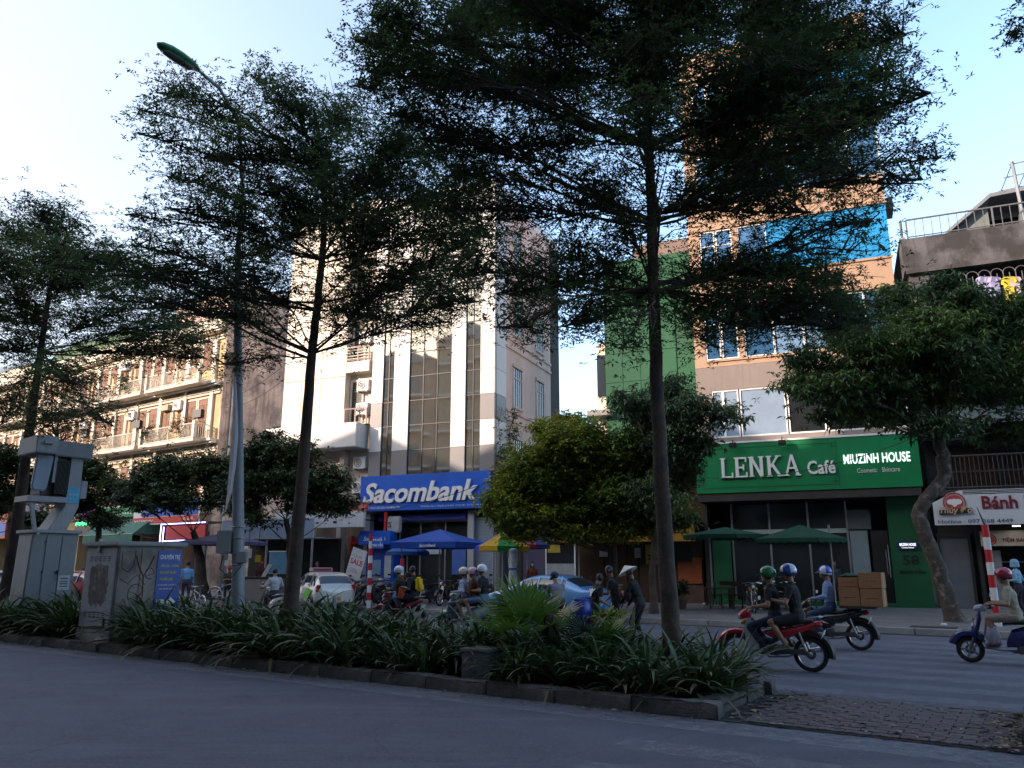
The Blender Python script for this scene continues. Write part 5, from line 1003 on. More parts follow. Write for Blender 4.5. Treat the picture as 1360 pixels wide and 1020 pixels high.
g = MB(); g.box(-1.06, -.36, -.62, .45, 3.3, 3.68); g.build('hood', cabl, t, bevel=.02); g = MB(); g.box(-.355, .92, -.46, .45, 3.28, 3.62); g.build('hood', cabm, t, bevel=.02)
g = MB(); g.prism([(-.86, 3.5), (-.56, 3.5), (-.58, 3.56), (-.82, 3.56)], -.7, -.62); g.build('vent_hood', cabl, t)
g = MB(); g.box(.26, .70, -.352, -.343, 2.28, 2.62); pl = g.build('plaque', mat('cyan_plaque', (.02, .30, .55), .4, .05), t); text('EVN HANOI', 'print', (.34, .62, 2.44, 2.49), -.353, wlet, t, depth=.004); text('CẤM TRÈO', 'print', (.36, .60, 2.35, 2.39), -.353, wlet, t, depth=.004)
g = MB(); g.box(.76, 1.0, -.25, .05, 2.4, 2.8); g.build('side_box', cabl, t, bevel=.015); g = MB(); g.tube([(.72, -.1, 2.6), (.77, -.1, 2.6)], .02, 6); g.build('side_bracket', STEEL, t)
g = MB(); g.box(-.6, -.52, -.47, -.44, 1.6, 1.72); g.build('latch', STEEL, t)
g = MB(); g.prism([(-.74, .18), (-.722, .18), (-.665, 1.58), (-.683, 1.58)], -.36, .36); g.build('end_door', cabl, t)
for o in list(COL.objects):
    if o.parent is t:
        for v in o.data.vertices: z = v.co.z; v.co = Vector((v.co.x * .68, v.co.y * 1.1, z * 1.38 if z < 1.68 else 2.318 + (z - 1.68) * 1.09))
# graffiti cabinet
t = thing('utility_cabinet', 'low wide metal cabinet with grimy graffiti and a blue poster on its side', 'cabinet', W(GA[0], GA[1], .1), R(53)); t.scale = (.9, .9, 1)
cx_ = .76; H1 = 1.88
g = MB(); g.box(-cx_ - .03, cx_ + .03, -.76, .76, 0, .26); g.build('plinth', CONC, t, bevel=.01)
tau = mat('cabinet_taupe', (.23, .20, .185), .7, .25, 1.6, .15, 30, alt=(.11, .085, .08), altth=.56, streak=.7)
g = MB(); g.box(-cx_, cx_, -.72, .72, .26, H1); g.build('body', tau, t, bevel=.01)
g = MB(); g.box(-cx_ - .03, -cx_ - .001, -.68, .68, .3, H1 - .04); g.build('door', cabl, t, bevel=.01)
for i in range(3): MB().box(-cx_ + .02 + i * .5, -cx_ + .5 + i * .5, -.735, -.7215, .32, H1 - .03).build('side_panel', tau, t, bevel=.008)
g = MB(); g.box(-cx_ - .09, cx_ + .07, -.80, .80, H1 + .002, H1 + .09); g.build('roof', cabl, t, bevel=.02)
g = MB(); [g.box(-cx_ - .036, -cx_ - .0305, -.45 + i * .2, -.33 + i * .2, z, z + .016) for i in range(5) for z in (H1 - .3, H1 - .26, H1 - .22, .5, .54, .58)]; g.build('vent_slots', DARK, t, kind='stuff')
g = MB(); g.box(-cx_ - .09, -cx_ - .032, .0, .06, H1 - .14, H1 + .14); g.build('latch', STEEL, t, bevel=.01); g = MB(); g.box(-cx_ - .06, -cx_ - .032, -.5, -.44, .35, .5); g.build('lock', BLACK, t, bevel=.01)
rg = random.Random(5); g = MB(); pts = []
for i in range(40): a = 6.283 * i / 40; q = min(1 / max(abs(math.cos(a)), abs(math.sin(a))), 1.25) * (1 + rg.uniform(-.13, .08)); pts.append((math.cos(a) * .42 * q - .04, 1.12 + math.sin(a) * .40 * q))
g.add([(-cx_ - .0315, y, z) for y, z in pts], [tuple(range(40))]); g.build('torn_poster_patch', mat('torn_poster', (.10, .085, .08), .85, .3, 7, .2, 30, alt=(.24, .23, .22), altth=.56), t, fix=False)
g = MB(); Z0 = .1; SZ = 1.35
def scrib(pts, r, yy=-.737): g.tube([(x, yy, z * SZ + Z0) for x, z in pts], r, 4)
scrib([(-.68, 1.22), (-.66, 1.0), (-.5, .94), (-.40, 1.03), (-.38, 1.25)], .012); scrib([(-.45, .55)] + [(-.30 + .17 * math.cos(q / 3), .62 + .15 * math.sin(q / 3)) for q in range(20)], .010); scrib([(-.68, .85), (-.5, .78), (-.3, .9), (-.1, .76)], .009); scrib([(-.7, .42), (-.56, .56), (-.42, .38), (-.27, .52), (-.05, .34)], .012); scrib([(-.1, .88)] + [(-.02 + .1 * math.cos(q / 3), .92 + .08 * math.sin(q / 3)) for q in range(17)], .008)
g.build('graffiti', grime, t, fix=False); g = MB(); scrib([(-.36, 1.18), (-.28, 1.02), (-.16, .88), (-.05, 1.0), (.06, 1.18)], .016, -.7385); scrib([(-.16, .88), (-.14, .66), (-.28, .56), (-.08, .48), (.04, .56)], .014, -.7385); g.build('red_graffiti', mat('red_graffiti', (.12, .03, .025), .8), t, fix=False)
g = MB(); g.box(.14, .72, -.752, -.738, .62, 1.80); g.build('poster', mat('blue_poster_board', (.010, .06, .34), .4, .06), t)
yl = mat('yellow_print', (.60, .55, .10), .5, 0, bump=0)
def PB(x0, x1, z0, z1): return (.14 + (x0 - .46) * 1.234, .14 + (x1 - .46) * 1.234, .62 + (z0 - .48) * 1.34, .62 + (z1 - .48) * 1.34)
for s_, bx, m_ in (('CHUYÊN TRỊ', (.50, .89, 1.21, 1.31), wlet), ('· TẮC SỮA - THÔNG', (.51, .88, 1.11, 1.165), yl), ('· ĐAU NHỨC VAI GÁY', (.51, .84, 1.01, 1.065), yl), ('· ĐAU MỎI LƯNG', (.51, .78, .91, .965), yl), ('liên hệ số điện thoại dưới đây', (.50, .88, .83, .86), wlet), ('0961 000 000 - Đào Tấn', (.54, .84, .775, .805), wlet)): text(s_, 'print', PB(*bx), -.7525, m_, t, depth=.003, weight=.02 if m_ is wlet and 'CH' in s_ else .012)
g = MB(); g.prism([(PB(x, x, z, z)[0], PB(x, x, z, z)[2]) for x, z in ((.50, .55), (.76, .55), (.76, .51), (.88, .59), (.76, .67), (.76, .63), (.50, .63))], -.7555, -.7525); g.build('arrow', wlet, t)
# small box on the bed
t = thing('service_box', 'small dark grey metal box half hidden in the strap leaves near the kerb', 'box', W(BX[0], BX[1], .1), -RA + R(6)); g = MB(); g.box(-.2, .24, -.2, .2, 0, .36); g.build('body', mat('dark_box', (.10, .10, .12), .6, .15, streak=.3), t, bevel=.01); g = MB(); g.box(-.22, .26, -.22, .22, .361, .4); g.build('lid', mat('dark_box_lid', (.15, .15, .16), .6, .2), t, bevel=.008)
t = thing('planter_box', 'pale grey planter block under the bright fan palm', 'planter', W(-3.85, 1.75, .1), -RA); g = MB(); g.box(-.34, .34, -.2, .2, 0, .45); g.build('body', mat('pale_planter', (.30, .31, .32), .8, .15, streak=.4), t, bevel=.01); g = MB(); g.box(-.30, .3, -.16, .16, .451, .47); g.build('earth', soil, t)
# lamp post
base = W(-10.25, 1.55, .1); Yl = base.y
lp = thing('street_lamp', 'tall tapering grey lamp post with a green lamp head and two grey boxes', 'street lamp', base)
top_ = D(316, 330, Yl) - base; topz = top_.z
g = MB(); g.tube([(0, 0, 0), tuple(top_ * .5), tuple(top_)], [.13, .10, .065], 12); g.build('pole', mat('lamp_post_grey', (.22, .245, .28), .5, .15, 1.5, .1, streak=.35), lp, smooth=True)
hd = D(262, 92, Yl - 1.2) - base; mid = D(318, 165, Yl - .5) - base
g = MB(); g.tube([tuple(top_), tuple(top_ + Vector((.02, 0, 1.2))), tuple(mid), tuple(D(292, 118, Yl - .85) - base), tuple(hd)], [.06, .05, .042, .038, .035], 8); g.build('arm', STEEL, lp, smooth=True)
h1 = D(220, 64, Yl - 2.0) - base; dd = (h1 - hd); hm = thing('x', '', '') if 0 else None
g = MB(); L_ = dd.length; q = dd.to_track_quat('X', 'Z').to_matrix().to_4x4(); g.M = Matrix.Translation(hd) @ q
g.lathe([(.04, -.05), (.09, .05), (.14, .25), (.16, .55), (.15, .8), (.10, .98), (.03, 1.06)], n=14, axis='X', sx=1.1, sy=.62); g.build('lamp_head', mat('lamp_green', (.02, .13, .06), .35, .1), lp, smooth=True)
g = MB(); g.M = Matrix.Translation(hd) @ q; g.lathe([(.03, .12), (.11, .2), (.12, .6), (.10, .85), (.02, .92)], c=(0, 0, -.07), n=12, axis='X', sx=1, sy=.5); g.build('lamp_glass', mat('dull_lens', (.10, .12, .12), .2), lp, smooth=True)
def onpole(py): k = (D(300, py, Yl).z - base.z) / top_.z; return top_ * k
b_ = onpole(720); g = MB(); g.box(b_.x - .38, b_.x - .1, b_.y - .14, b_.y + .14, b_.z - .22, b_.z + .22); g.build('meter_box', cabl, lp, bevel=.02); b2 = onpole(741); g = MB(); g.box(b2.x + .02, b2.x + .22, b2.y - .2, b2.y - .04, b2.z - .1, b2.z + .12); g.build('junction_box', cabl, lp, bevel=.015)
g = MB(); [g.torus(tuple(onpole(py)), .125, .012, 'Z', 14, 5) for py in (700, 715, 735, 750)]; g.build('clamp', STEEL, lp)
g = MB(); p = onpole(745); g.tube([tuple(p + Vector((-.25, -.12, .1))), tuple(p + Vector((-.3, -.14, -.15))), tuple(p + Vector((-.05, -.16, -.32))), tuple(p + Vector((.12, -.15, -.1)))], .012, 5); g.build('cable', BLACK, lp)
f = MB(); n = 12; a0 = D(305, 545, Yl) - base; 
cols_ = [(306, 540, 307.5), (304, 580, 311), (300, 620, 311), (298, 650, 307), (297, 672, 301), (296, 680, 297)]
pts = []
cols_ = [(311, 500, 312.5), (309, 540, 315), (306.5, 580, 316), (303.5, 620, 313), (300.5, 655, 307), (297.5, 680, 298.5)]
for xl, y, xr in cols_: pts.append((D(xl + 1, y, Yl - .12) - base, D((xl + xr) / 2 + 1, y, Yl - .22) - base, D(xr + 1, y, Yl - .08) - base))
for A, B_ in zip(pts[:-1], pts[1:]):
    for j in (0, 1): f.quad(A[j], A[j + 1], B_[j + 1], B_[j])
fo = f.build('flag', mat('white_cloth', (.55, .55, .58), .9, .08, trans=.3), None, smooth=True, fix=False); fo.location = base; tag(fo, 'pale furled flag hanging against the lamp post', 'flag')
# red and white posts
stripe = [mat('white_post', (.62, .62, .62), .5, .08, streak=.2), mat('red_post', (.42, .012, .02), .45, .08)]
def striped(name, label, p, h, r, n, plate=None, tip=None):
    t = thing(name, label, 'post', p, -RA); 
    for i in range(n): g = MB(); g.tube([(0, 0, h * i / n + .001 * (i > 0)), (0, 0, h * (i + 1) / n)], r, 12); g.build('white_band' if i % 2 == 0 else 'red_band', stripe[i % 2], t, smooth=True)
    if tip: g = MB(); g.tube([(0, 0, h), (-.12, 0, h + tip)], [.03, .006], 6); g.build('spike', DARK, t)
    if plate: g = MB(); g.box(.05, .62, -.02, .02, h - .52, h - .08); g.build('plate', BLUE, t, bevel=.008); text(plate[0], 'lettering', (.12, .54, h - .26, h - .14), -.021, wlet, t, depth=.004, weight=.02); text(plate[1], 'lettering', (.09, .58, h - .45, h - .31), -.021, wlet, t, depth=.004, weight=.02)
    return t
P_ = D(490, 790, 28.4); striped('striped_post', 'tall red and white striped post carrying a blue street name plate', Vector((P_.x, P_.y, .15)), D(490, 709, 28.4).z - .15, .075, 10, ('PHỐ', 'ĐÀO TẤN'))
P_ = D(533, 790, 28.); striped('striped_post', 'red and white striped post with a dark tip behind the riders', Vector((P_.x, P_.y, .15)), D(533, 742, 28.).z - .15, .07, 6, None, .55)
P_ = G(1326, 832, .15); striped('striped_post', 'leaning red and white striped post before the bakery sign', P_, D(1320, 697, P_.y).z - .15, .085, 8, None, .45)
for k, (px, lab) in enumerate(((307, 'short grey post in the plants beside the lamp post'), (444, 'short grey post in the plants near the taxi'))):
    P_ = D(px, 800, 16); t = thing('short_post', lab, 'post', Vector((P_.x, P_.y, 0.0)), 0, 'short grey posts in the plants'); MB().tube([(0, 0, 0), (0, 0, .95)], .045, 8).build('shaft', GREYM, t); MB().lathe([(.05, .95), (.03, 1.0)], n=8).build('cap', GREYM, t)

# ================= umbrellas =================
def canopy(name, label, cat, p, r, zt, zb, m, n=8, valance=.14, rz=0., square=False, pole=.03, mats=None, scallop=False, base_=True, polex=0.):
    t = thing(name, label, cat, p, rz); mats = mats or [m]
    ring = []
    for i in range(n):
        a = 2 * math.pi * (i + .5) / n; q = r / max(abs(math.cos(a)), abs(math.sin(a))) * .98 if square else r; ring.append(Vector((math.cos(a) * q, math.sin(a) * q, zb)))
    for i in range(n):
        A, B_ = ring[i], ring[(i + 1) % n]; g = MB(); g.mi = i % len(mats); T = Vector((0, 0, zt)); k_ = 5
        rows_ = []
        for j in range(k_ + 1):
            u = j / k_; sag = -.10 * (zt - zb) * math.sin(u * math.pi); rows_.append([T.lerp(A, u), T.lerp(A.lerp(B_, .5), u * .985) + Vector((0, 0, sag)), T.lerp(B_, u)])
        for a_, b_ in zip(rows_[:-1], rows_[1:]):
            for j in (0, 1): g.quad(a_[j], a_[j + 1], b_[j + 1], b_[j])
        m_ = 8
        for j in range(m_):
            p0, p1 = A.lerp(B_, j / m_), A.lerp(B_, (j + 1) / m_); d0 = valance * ((.7 + .3 * abs(math.sin(j * math.pi / 2))) if scallop else 1); d1 = valance * ((.7 + .3 * abs(math.sin((j + 1) * math.pi / 2))) if scallop else 1)
            g.quad(p0, p1, p1 - Vector((0, 0, d1)), p0 - Vector((0, 0, d0)))
        g.build('canopy_panel', mats, t, smooth=False, fix=False)
    for v in ring: MB().tube([(0, 0, zt - .03), tuple(v - Vector((0, 0, .015)))], .012, 4).build('rib', DARK, t)
    MB().tube([(polex, 0, 0), (polex, 0, zt - .02)], pole, 8).build('pole', STEEL, t)
    if base_: MB().box(polex - .3, polex + .3, -.3, .3, 0, .08).build('base', CONC, t, bevel=.01)
    return t
bc = mat('blue_canopy', (.01, .08, .42), .7, .1, trans=.25)
P_ = D(583, 780, 31.5); q = canopy('market_umbrella', 'large blue square umbrella with a small white bank name at the bank entrance', 'umbrella', Vector((P_.x, P_.y, .15)), 1.45, D(583, 703, 31.5).z - .15, D(583, 721, 31.5).z - .15, bc, n=4, valance=.22, rz=-FM.ang, square=True); text('Sacombank', 'lettering', (-.1, .62, D(583, 721, 31.5).z - .34, D(583, 721, 31.5).z - .22), -1.47, wlet, q, depth=.01, shear=.28, weight=.02)
P_ = D(540, 780, 33.5); canopy('market_umbrella', 'second smaller blue umbrella partly behind the large one', 'umbrella', Vector((P_.x, P_.y, .15)), .95, D(540, 716, 33.5).z - .15, D(540, 733, 33.5).z - .15, mat('dim_blue_canopy', (.02, .09, .30), .8), n=8, rz=.2)
rc = [mat('cloth_' + n, c, .7, .05, trans=.3) for n, c in (('yellow', (.62, .40, .02)), ('blue', (.02, .06, .5)), ('red', (.6, .03, .08)), ('green', (.02, .32, .07)))]
P_ = D(667, 790, 29.); canopy('parasol', 'rainbow parasol with yellow, green, red and blue panels', 'parasol', Vector((P_.x, P_.y, .15)), 1.02, D(667, 706, 29).z - .15, D(667, 726, 29).z - .15, None, n=8, mats=[rc[1], rc[0], rc[3], rc[2], rc[1], rc[0], rc[3], rc[0]], valance=.16, rz=-.55)
P_ = D(700, 785, 31.); canopy('parasol', 'dark blue and red parasol just behind the rainbow one', 'parasol', Vector((P_.x, P_.y, .15)), .95, D(700, 709, 31).z - .15, D(700, 724, 31).z - .15, None, n=8, mats=[mat('dim_navy_cloth', (.015, .02, .12), .8), mat('dim_red_cloth', (.16, .01, .03), .8)], valance=.14)
t = thing('furled_umbrella', 'tall closed pale blue patterned umbrella standing under the rainbow parasol', 'umbrella', Vector((D(681, 790, 28.2).x, 28.2, .15))); h = D(681, 728, 28.2).z - .15
g = MB(); g.lathe([(.05, .35), (.16, .5), (.15, 1.0), (.13, 1.3), (.17, 1.6), (.17, h - .05), (.1, h)], n=14); o = g.build('folded_cloth', mat('pale_blue_pattern', (.30, .42, .55), .8, .3, 6, .1, alt=(.6, .62, .65), altth=.5), t, smooth=True)
for v in o.data.vertices: a_ = math.atan2(v.co.y, v.co.x); v.co.x *= 1 + .14 * math.sin(a_ * 7); v.co.y *= 1 + .14 * math.sin(a_ * 7)
MB().tube([(0, 0, 0), (0, 0, .5)], .03, 8).build('pole', STEEL, t); MB().lathe([(.16, 1.3), (.165, 1.36)], n=14).build('strap', BLUE, t)
gc = mat('dark_green_canopy', (.012, .085, .05), .8, .15, trans=.2)
for px, Yc, r, yt, yb, lab, sx in ((968, 28.2, 1.5, 700, 711, 'left dark green café umbrella with a scalloped edge', -.55), (1070, 26.8, 1.55, 697, 716, 'right dark green café umbrella with a scalloped edge', .9)):
    P_ = D(px, 790, Yc); canopy('cafe_umbrella', lab, 'umbrella', Vector((P_.x, P_.y, .15)), r, D(px, yt, Yc).z - .15, D(px, yb, Yc).z - .15, gc, n=8, valance=.16, scallop=True, rz=-FM.ang, polex=sx, pole=.035)
P_ = D(655, 0, 40); 
P_ = D(290, 790, 35.5); canopy('stall_umbrella', 'purple grey stall umbrella behind the lamp post', 'umbrella', Vector((P_.x, P_.y, .15)), 1.4, D(290, 708, 35.5).z - .15, D(290, 720, 35.5).z - .15, mat('purple_grey_canopy', (.10, .10, .20), .8, .1), n=4, square=True, rz=-FM.ang)
# ================= pavement stalls and small things =================
def G2(px, Y, z=.15): p = D(px, 780, Y); return Vector((p.x, p.y, z))
t = thing('drinks_counter', 'grey pavement counter with a dark top beside the man on the white scooter', 'counter', G2(345, 32.5), -FM.ang); g = MB(); g.box(-1., 1., -.3, .3, 0, .95); g.build('body', mat('counter_grey', (.20, .19, .19), .6, .2), t, bevel=.02); MB().box(-1.05, 1.05, -.35, .35, .952, 1.0).build('top', DARK, t, bevel=.01)
t = thing('poster_board', 'tilted light blue poster board behind the counter', 'board', G2(374, 33.3), -FM.ang); o = MB().box(-.75, .75, 0, .04, 1.1, 2.0).build('board', mat('sky_poster', (.10, .28, .48), .5, .25, 2), t); g = MB(); g.box(-.02, .02, .04, .08, 0, 2.05); g.build('post', DARK, t); MB().box(-.78, .78, -.012, .05, 2.002, 2.04).build('frame', WHITE, t)
t = thing('notice_board', 'white notice leaning on the counter', 'notice', G2(352, 32.2, 1.15), -FM.ang); o = MB().prism([(-.22, 0), (.0, 0), (.3, .5), (.1, .5)], -.03, 0).build('panel', mat('pale_notice'), t)
MB().box(-.1, .0, .0, .1, .0, .2).build('prop', DARK, t)
for k, (px, py, w, h, c, lab) in enumerate(((329, 735, .38, .4, (.55, .50, .50), 'small pinkish white sign under the canopy'), (342, 742, .32, .3, (.35, .28, .02), 'small yellow sign under the canopy by the trunk'), (301, 748, .28, .26, (.5, .5, .5), 'small white box sign near the seated vendor'))):
    p = D(px, py, 34); t = thing('hanging_sign', lab, 'sign', p, -FM.ang); MB().box(-w / 2, w / 2, 0, .06, -h / 2, h / 2).build('panel', mat('hs_%d' % k, c, .6), t, bevel=.02); MB().tube([(0, .03, h / 2), (0, .03, p.z * 0 + 1.3)], .012, 4).build('rod', DARK, t)
# slanted sale board near the parked bikes
p = D(468, 765, 29.5); t = thing('leaning_board', 'tilted white sale board with red letters above the parked motorbikes', 'sign', p, -FM.ang); t.rotation_euler = (0, R(17), -FM.ang)
MB().box(-.32, .32, 0, .03, -.1, 1.0).build('panel', mat('board_white', (.6, .6, .62), .5), t); text('SALE', 'lettering', (-.27, .27, .42, .62), -.002, mat('sale_red', (.45, .03, .08), .5), t, depth=.004, weight=.02); text('rửa xe', 'lettering', (-.25, .2, .68, .84), -.002, mat('faded_print', (.35, .35, .4), .6), t, depth=.004); text('20k', 'lettering', (-.18, .18, .12, .28), -.002, mat('faded_print'), t, depth=.004)
MB().tube([(0, .03, 1.0), (-.15, .3, -1.0)], .02, 5).build('stand', DARK, t)
# potted plants and cafe furniture
def pot(px, Y, h, lab, sd, r=.18):
    t = thing('potted_plant', lab, 'potted plant', G2(px, Y)); MB().lathe([(r * .7, 0), (r, .3), (r * 1.08, .3), (r * 1.05, .34)], n=12).build('pot', mat('terracotta', (.16, .08, .05), .8, .2), t, smooth=True); rg = random.Random(sd); g = MB(); P = []
    for i in range(8): a = rg.uniform(0, 6.3); e = Vector((math.cos(a) * h * .35, math.sin(a) * h * .35, .3 + h * rg.uniform(.6, 1))); g.tube([(0, 0, .3), tuple(e * .6), tuple(e)], .01, 3, cap=False); [P.append(tuple(Vector((0, 0, .3)).lerp(e, rg.uniform(.4, 1.05)))) for _ in range(9)]
    g.build('stems', bark, t, fix=False); leaves('foliage', np.array(P), fdark, t, 5, .13, .45, -.1, .5, sd); return t
pot(905, 27.5, .7, 'scraggly potted plant on the pavement right of the thick trunk', 1); pot(598, 33.6, .5, 'potted plant by the bank steps', 2); pot(1002, 27.2, .5, 'small potted plant by the café plinth', 4)
def stool_table(px, Y, lab, rz=0):
    t = thing('cafe_chair', lab, 'chair', G2(px, Y), rz, 'dark café chairs on the pavement'); 
    MB().box(-.2, .2, -.2, .2, .42, .46).build('seat', wood, t, bevel=.01); [MB().tube([(sx * .17, sy * .17, 0), (sx * .17, sy * .17, .42)], .02, 5).build('leg', wood, t) for sx in (-1, 1) for sy in (-1, 1)]
    MB().box(-.2, .2, .17, .2, .75, .9).build('backrest', wood, t, bevel=.01); [MB().tube([(sx * .17, .18, .46), (sx * .17, .18, .76)], .015, 5).build('back_post', wood, t) for sx in (-1, 1)]; return t
for i, (px, Y, l, rz) in enumerate(((948, 28.5, 'leftmost dark wooden café chair under the left green umbrella', .3), (962, 28.9, 'dark café chair second from the left green pilaster', -.4), (978, 28.3, 'dark café chair just left of the parked black motorbike', 2.8), (1015, 28.2, 'dark café chair hidden behind the rider in the green helmet', .2), (1092, 27.5, 'dark café chair under the right green umbrella', -2.6))): stool_table(px, Y, l, rz)
for px, Y, lab in ((955, 28.0, 'low dark café table left of the parked black motorbike'), (1030, 28.4, 'low dark café table behind the two riders')):
    t = thing('cafe_table', lab, 'table', G2(px, Y)); MB().box(-.45, .45, -.3, .3, .66, .7).build('top', wood, t, bevel=.01); [MB().box(sx * .4 - .025, sx * .4 + .025, sy * .25 - .025, sy * .25 + .025, 0, .66).build('leg', wood, t) for sx in (-1, 1) for sy in (-1, 1)]
# manhole grate and pavement litter at the crooked tree, parking ramp
g = MB(); p = G(1240, 833, .155); g.box(-.5, .5, -.25, .25, 0, .01); o = g.build('tree_pit', soil, bevel=.002, kind='structure'); o.location = p; o.rotation_euler = (0, 0, -RA)
for i, (px, py) in enumerate(((1254, 831), (935, 803), (866, 802))): o = MB().cbox((0, 0, .03), (.14, .1, .06), rz=i).build('plastic_litter', WHITE, bevel=.02); o.location = G(px, py, .155); tag(o, ('white litter in the earth pit beside the crooked tree', 'white litter on the pavement in front of the café umbrella stand', 'white litter on the pavement left of the thick trunk')[i], 'litter', 'bits of white litter')
# overhead wires

wm = mat('black_cable', (.01, .01, .01), .7, bump=0)
def wire(name, lab, a, b, sag=.5, r=.014):
    a, b = Vector(a), Vector(b); pts = [a.lerp(b, i / 14) - Vector((0, 0, sag * 4 * (i / 14) * (1 - i / 14))) for i in range(15)]; o = MB().tube(pts, r, 4).build(name, wm); tag(o, lab, 'cable')
wire('overhead_cable', 'thin black cable sagging in front of the green sign from the crooked tree', FM.w(9.3, 4.9, 1.4), FM.w(17.2, 6.1, 1.6), .5)
wire('overhead_cable', 'thin black cable crossing between the old building and its cream neighbour', FL.w(.5, 11.5, 0), FM.w(-12, 11.9, .1), .3); wire('overhead_cable', 'thin black cable just below the other one between the two buildings', FL.w(.5, 11.0, 0), FM.w(-12, 11.1, .1), .4)

for k, (p, q, sg, lab) in enumerate(((FM.w(-12, 6.6, 1.4), FL.w(-20, 6.4, 1.6), .7, 'sagging black cable along the fronts above the translucent canopy'), (FM.w(-12, 6.35, 1.5), FL.w(-20, 6.0, 1.8), .95, 'second black cable sagging lower above the translucent canopy'), (FM.w(2.9, 6.0, 1.4), FM.w(-6.7, 3.95, .6), .4, 'black cable running from the leafy tree to the blue bank sign'), (FM.w(17.2, 6.6, 1.5), FM.w(27, 6.9, 1.5), .35, 'black cable crossing the dark balcony of the old right-hand house'), (FM.w(17.2, 6.3, 1.5), FM.w(27, 6.5, 1.5), .5, 'second cable crossing the dark balcony just below the first'))): wire('overhead_cable', lab, p, q, sg, .018)
# ================= people =================
import mathutils.noise as mnoise
V3 = Vector
def ik(a, b, l1, l2, pole):
    d = b - a; L_ = min(d.length, (l1 + l2) * .999); u = d.normalized(); x = (l1 * l1 - l2 * l2 + L_ * L_) / (2 * L_); h = math.sqrt(max(0, l1 * l1 - x * x))
    p = (pole - u * pole.dot(u)); p = p.normalized() if p.length > 1e-5 else u.orthogonal(); return a + u * x + p * h, a + u * L_
class Body:
    def __init__(s): s.c = []; s.g = MB()
    def cap(s, a, b, ra, rb, zone, ks=1., kf=1., side=V3((0, 1, 0)), m=4, n=12):
        a, b = V3(a), V3(b); t = (b - a); L_ = t.length; t = t.normalized() if L_ > 1e-6 else V3((0, 0, 1)); sd = side - t * side.dot(t); sd = sd.normalized() if sd.length > 1e-3 else t.orthogonal().normalized(); fw = t.cross(sd); s.c.append((a, b, ra * max(ks, kf) * .5 + ra * .5, rb * max(ks, kf) * .5 + rb * .5, zone))
        rings = [(-ra * math.cos(i * math.pi / 2 / m), ra * math.sin(i * math.pi / 2 / m), a) for i in range(1, m + 1)] + [(rb * math.sin(i * math.pi / 2 / m), rb * math.cos(i * math.pi / 2 / m), b) for i in range(0, m)]
        vs = []
        for z, r, o in rings:
            for k in range(n): q = 6.28318 * k / n; vs.append(tuple(o + t * z + sd * (math.cos(q) * r * ks) + fw * (math.sin(q) * r * kf)))
        M_ = len(rings); vs += [tuple(a - t * ra), tuple(b + t * rb)]
        fs = [(i * n + k, i * n + (k + 1) % n, (i + 1) * n + (k + 1) % n, (i + 1) * n + k) for i in range(M_ - 1) for k in range(n)]
        fs += [(M_ * n, (k + 1) % n, k) for k in range(n)] + [(M_ * n + 1, (M_ - 1) * n + k, (M_ - 1) * n + (k + 1) % n) for k in range(n)]
        s.g.add(vs, fs)
    def finish(s, mats, parent, vox):
        o = s.g.build('tmp', mats[0], None, fix=False); r = o.modifiers.new('r', 'REMESH'); r.mode = 'VOXEL'; r.voxel_size = vox; sm = o.modifiers.new('s', 'SMOOTH'); sm.iterations = 3; sm.factor = .5
        me = bpy.data.meshes.new_from_object(o.evaluated_get(bpy.context.evaluated_depsgraph_get())); bpy.data.objects.remove(o)
        n = len(me.polygons); c = np.empty(n * 3); me.polygons.foreach_get('center', c); c = c.reshape(-1, 3); best = np.full(n, 1e9); zi = np.zeros(n, 'i')
        for a, b, ra, rb, z in s.c:
            a, b = np.array(a), np.array(b); ab = b - a; L2 = max(1e-9, ab @ ab); t = np.clip(((c - a) @ ab) / L2, 0, 1); dd = np.linalg.norm(c - a - t[:, None] * ab, axis=1) - (ra + (rb - ra) * t); m = dd < best; best[m] = dd[m]; zi[m] = z
        me.materials.clear(); [me.materials.append(x) for x in mats]; me.polygons.foreach_set('material_index', zi); me.polygons.foreach_set('use_smooth', [True] * n); me.update()
        return link('body', me, parent)
def clothm(c): return mat('fabric_%02d_%02d_%02d' % tuple(int(round(v * 99)) for v in c), c, .9, .12, 5, .25, 60)
SKIN = [mat('skin_warm', (.30, .165, .105), .55, .06, 3, .05), mat('skin_light', (.38, .22, .15), .55, .06, 3, .05)]
HAIR = mat('black_hair', (.012, .010, .009), .5, .2, 8, .2)
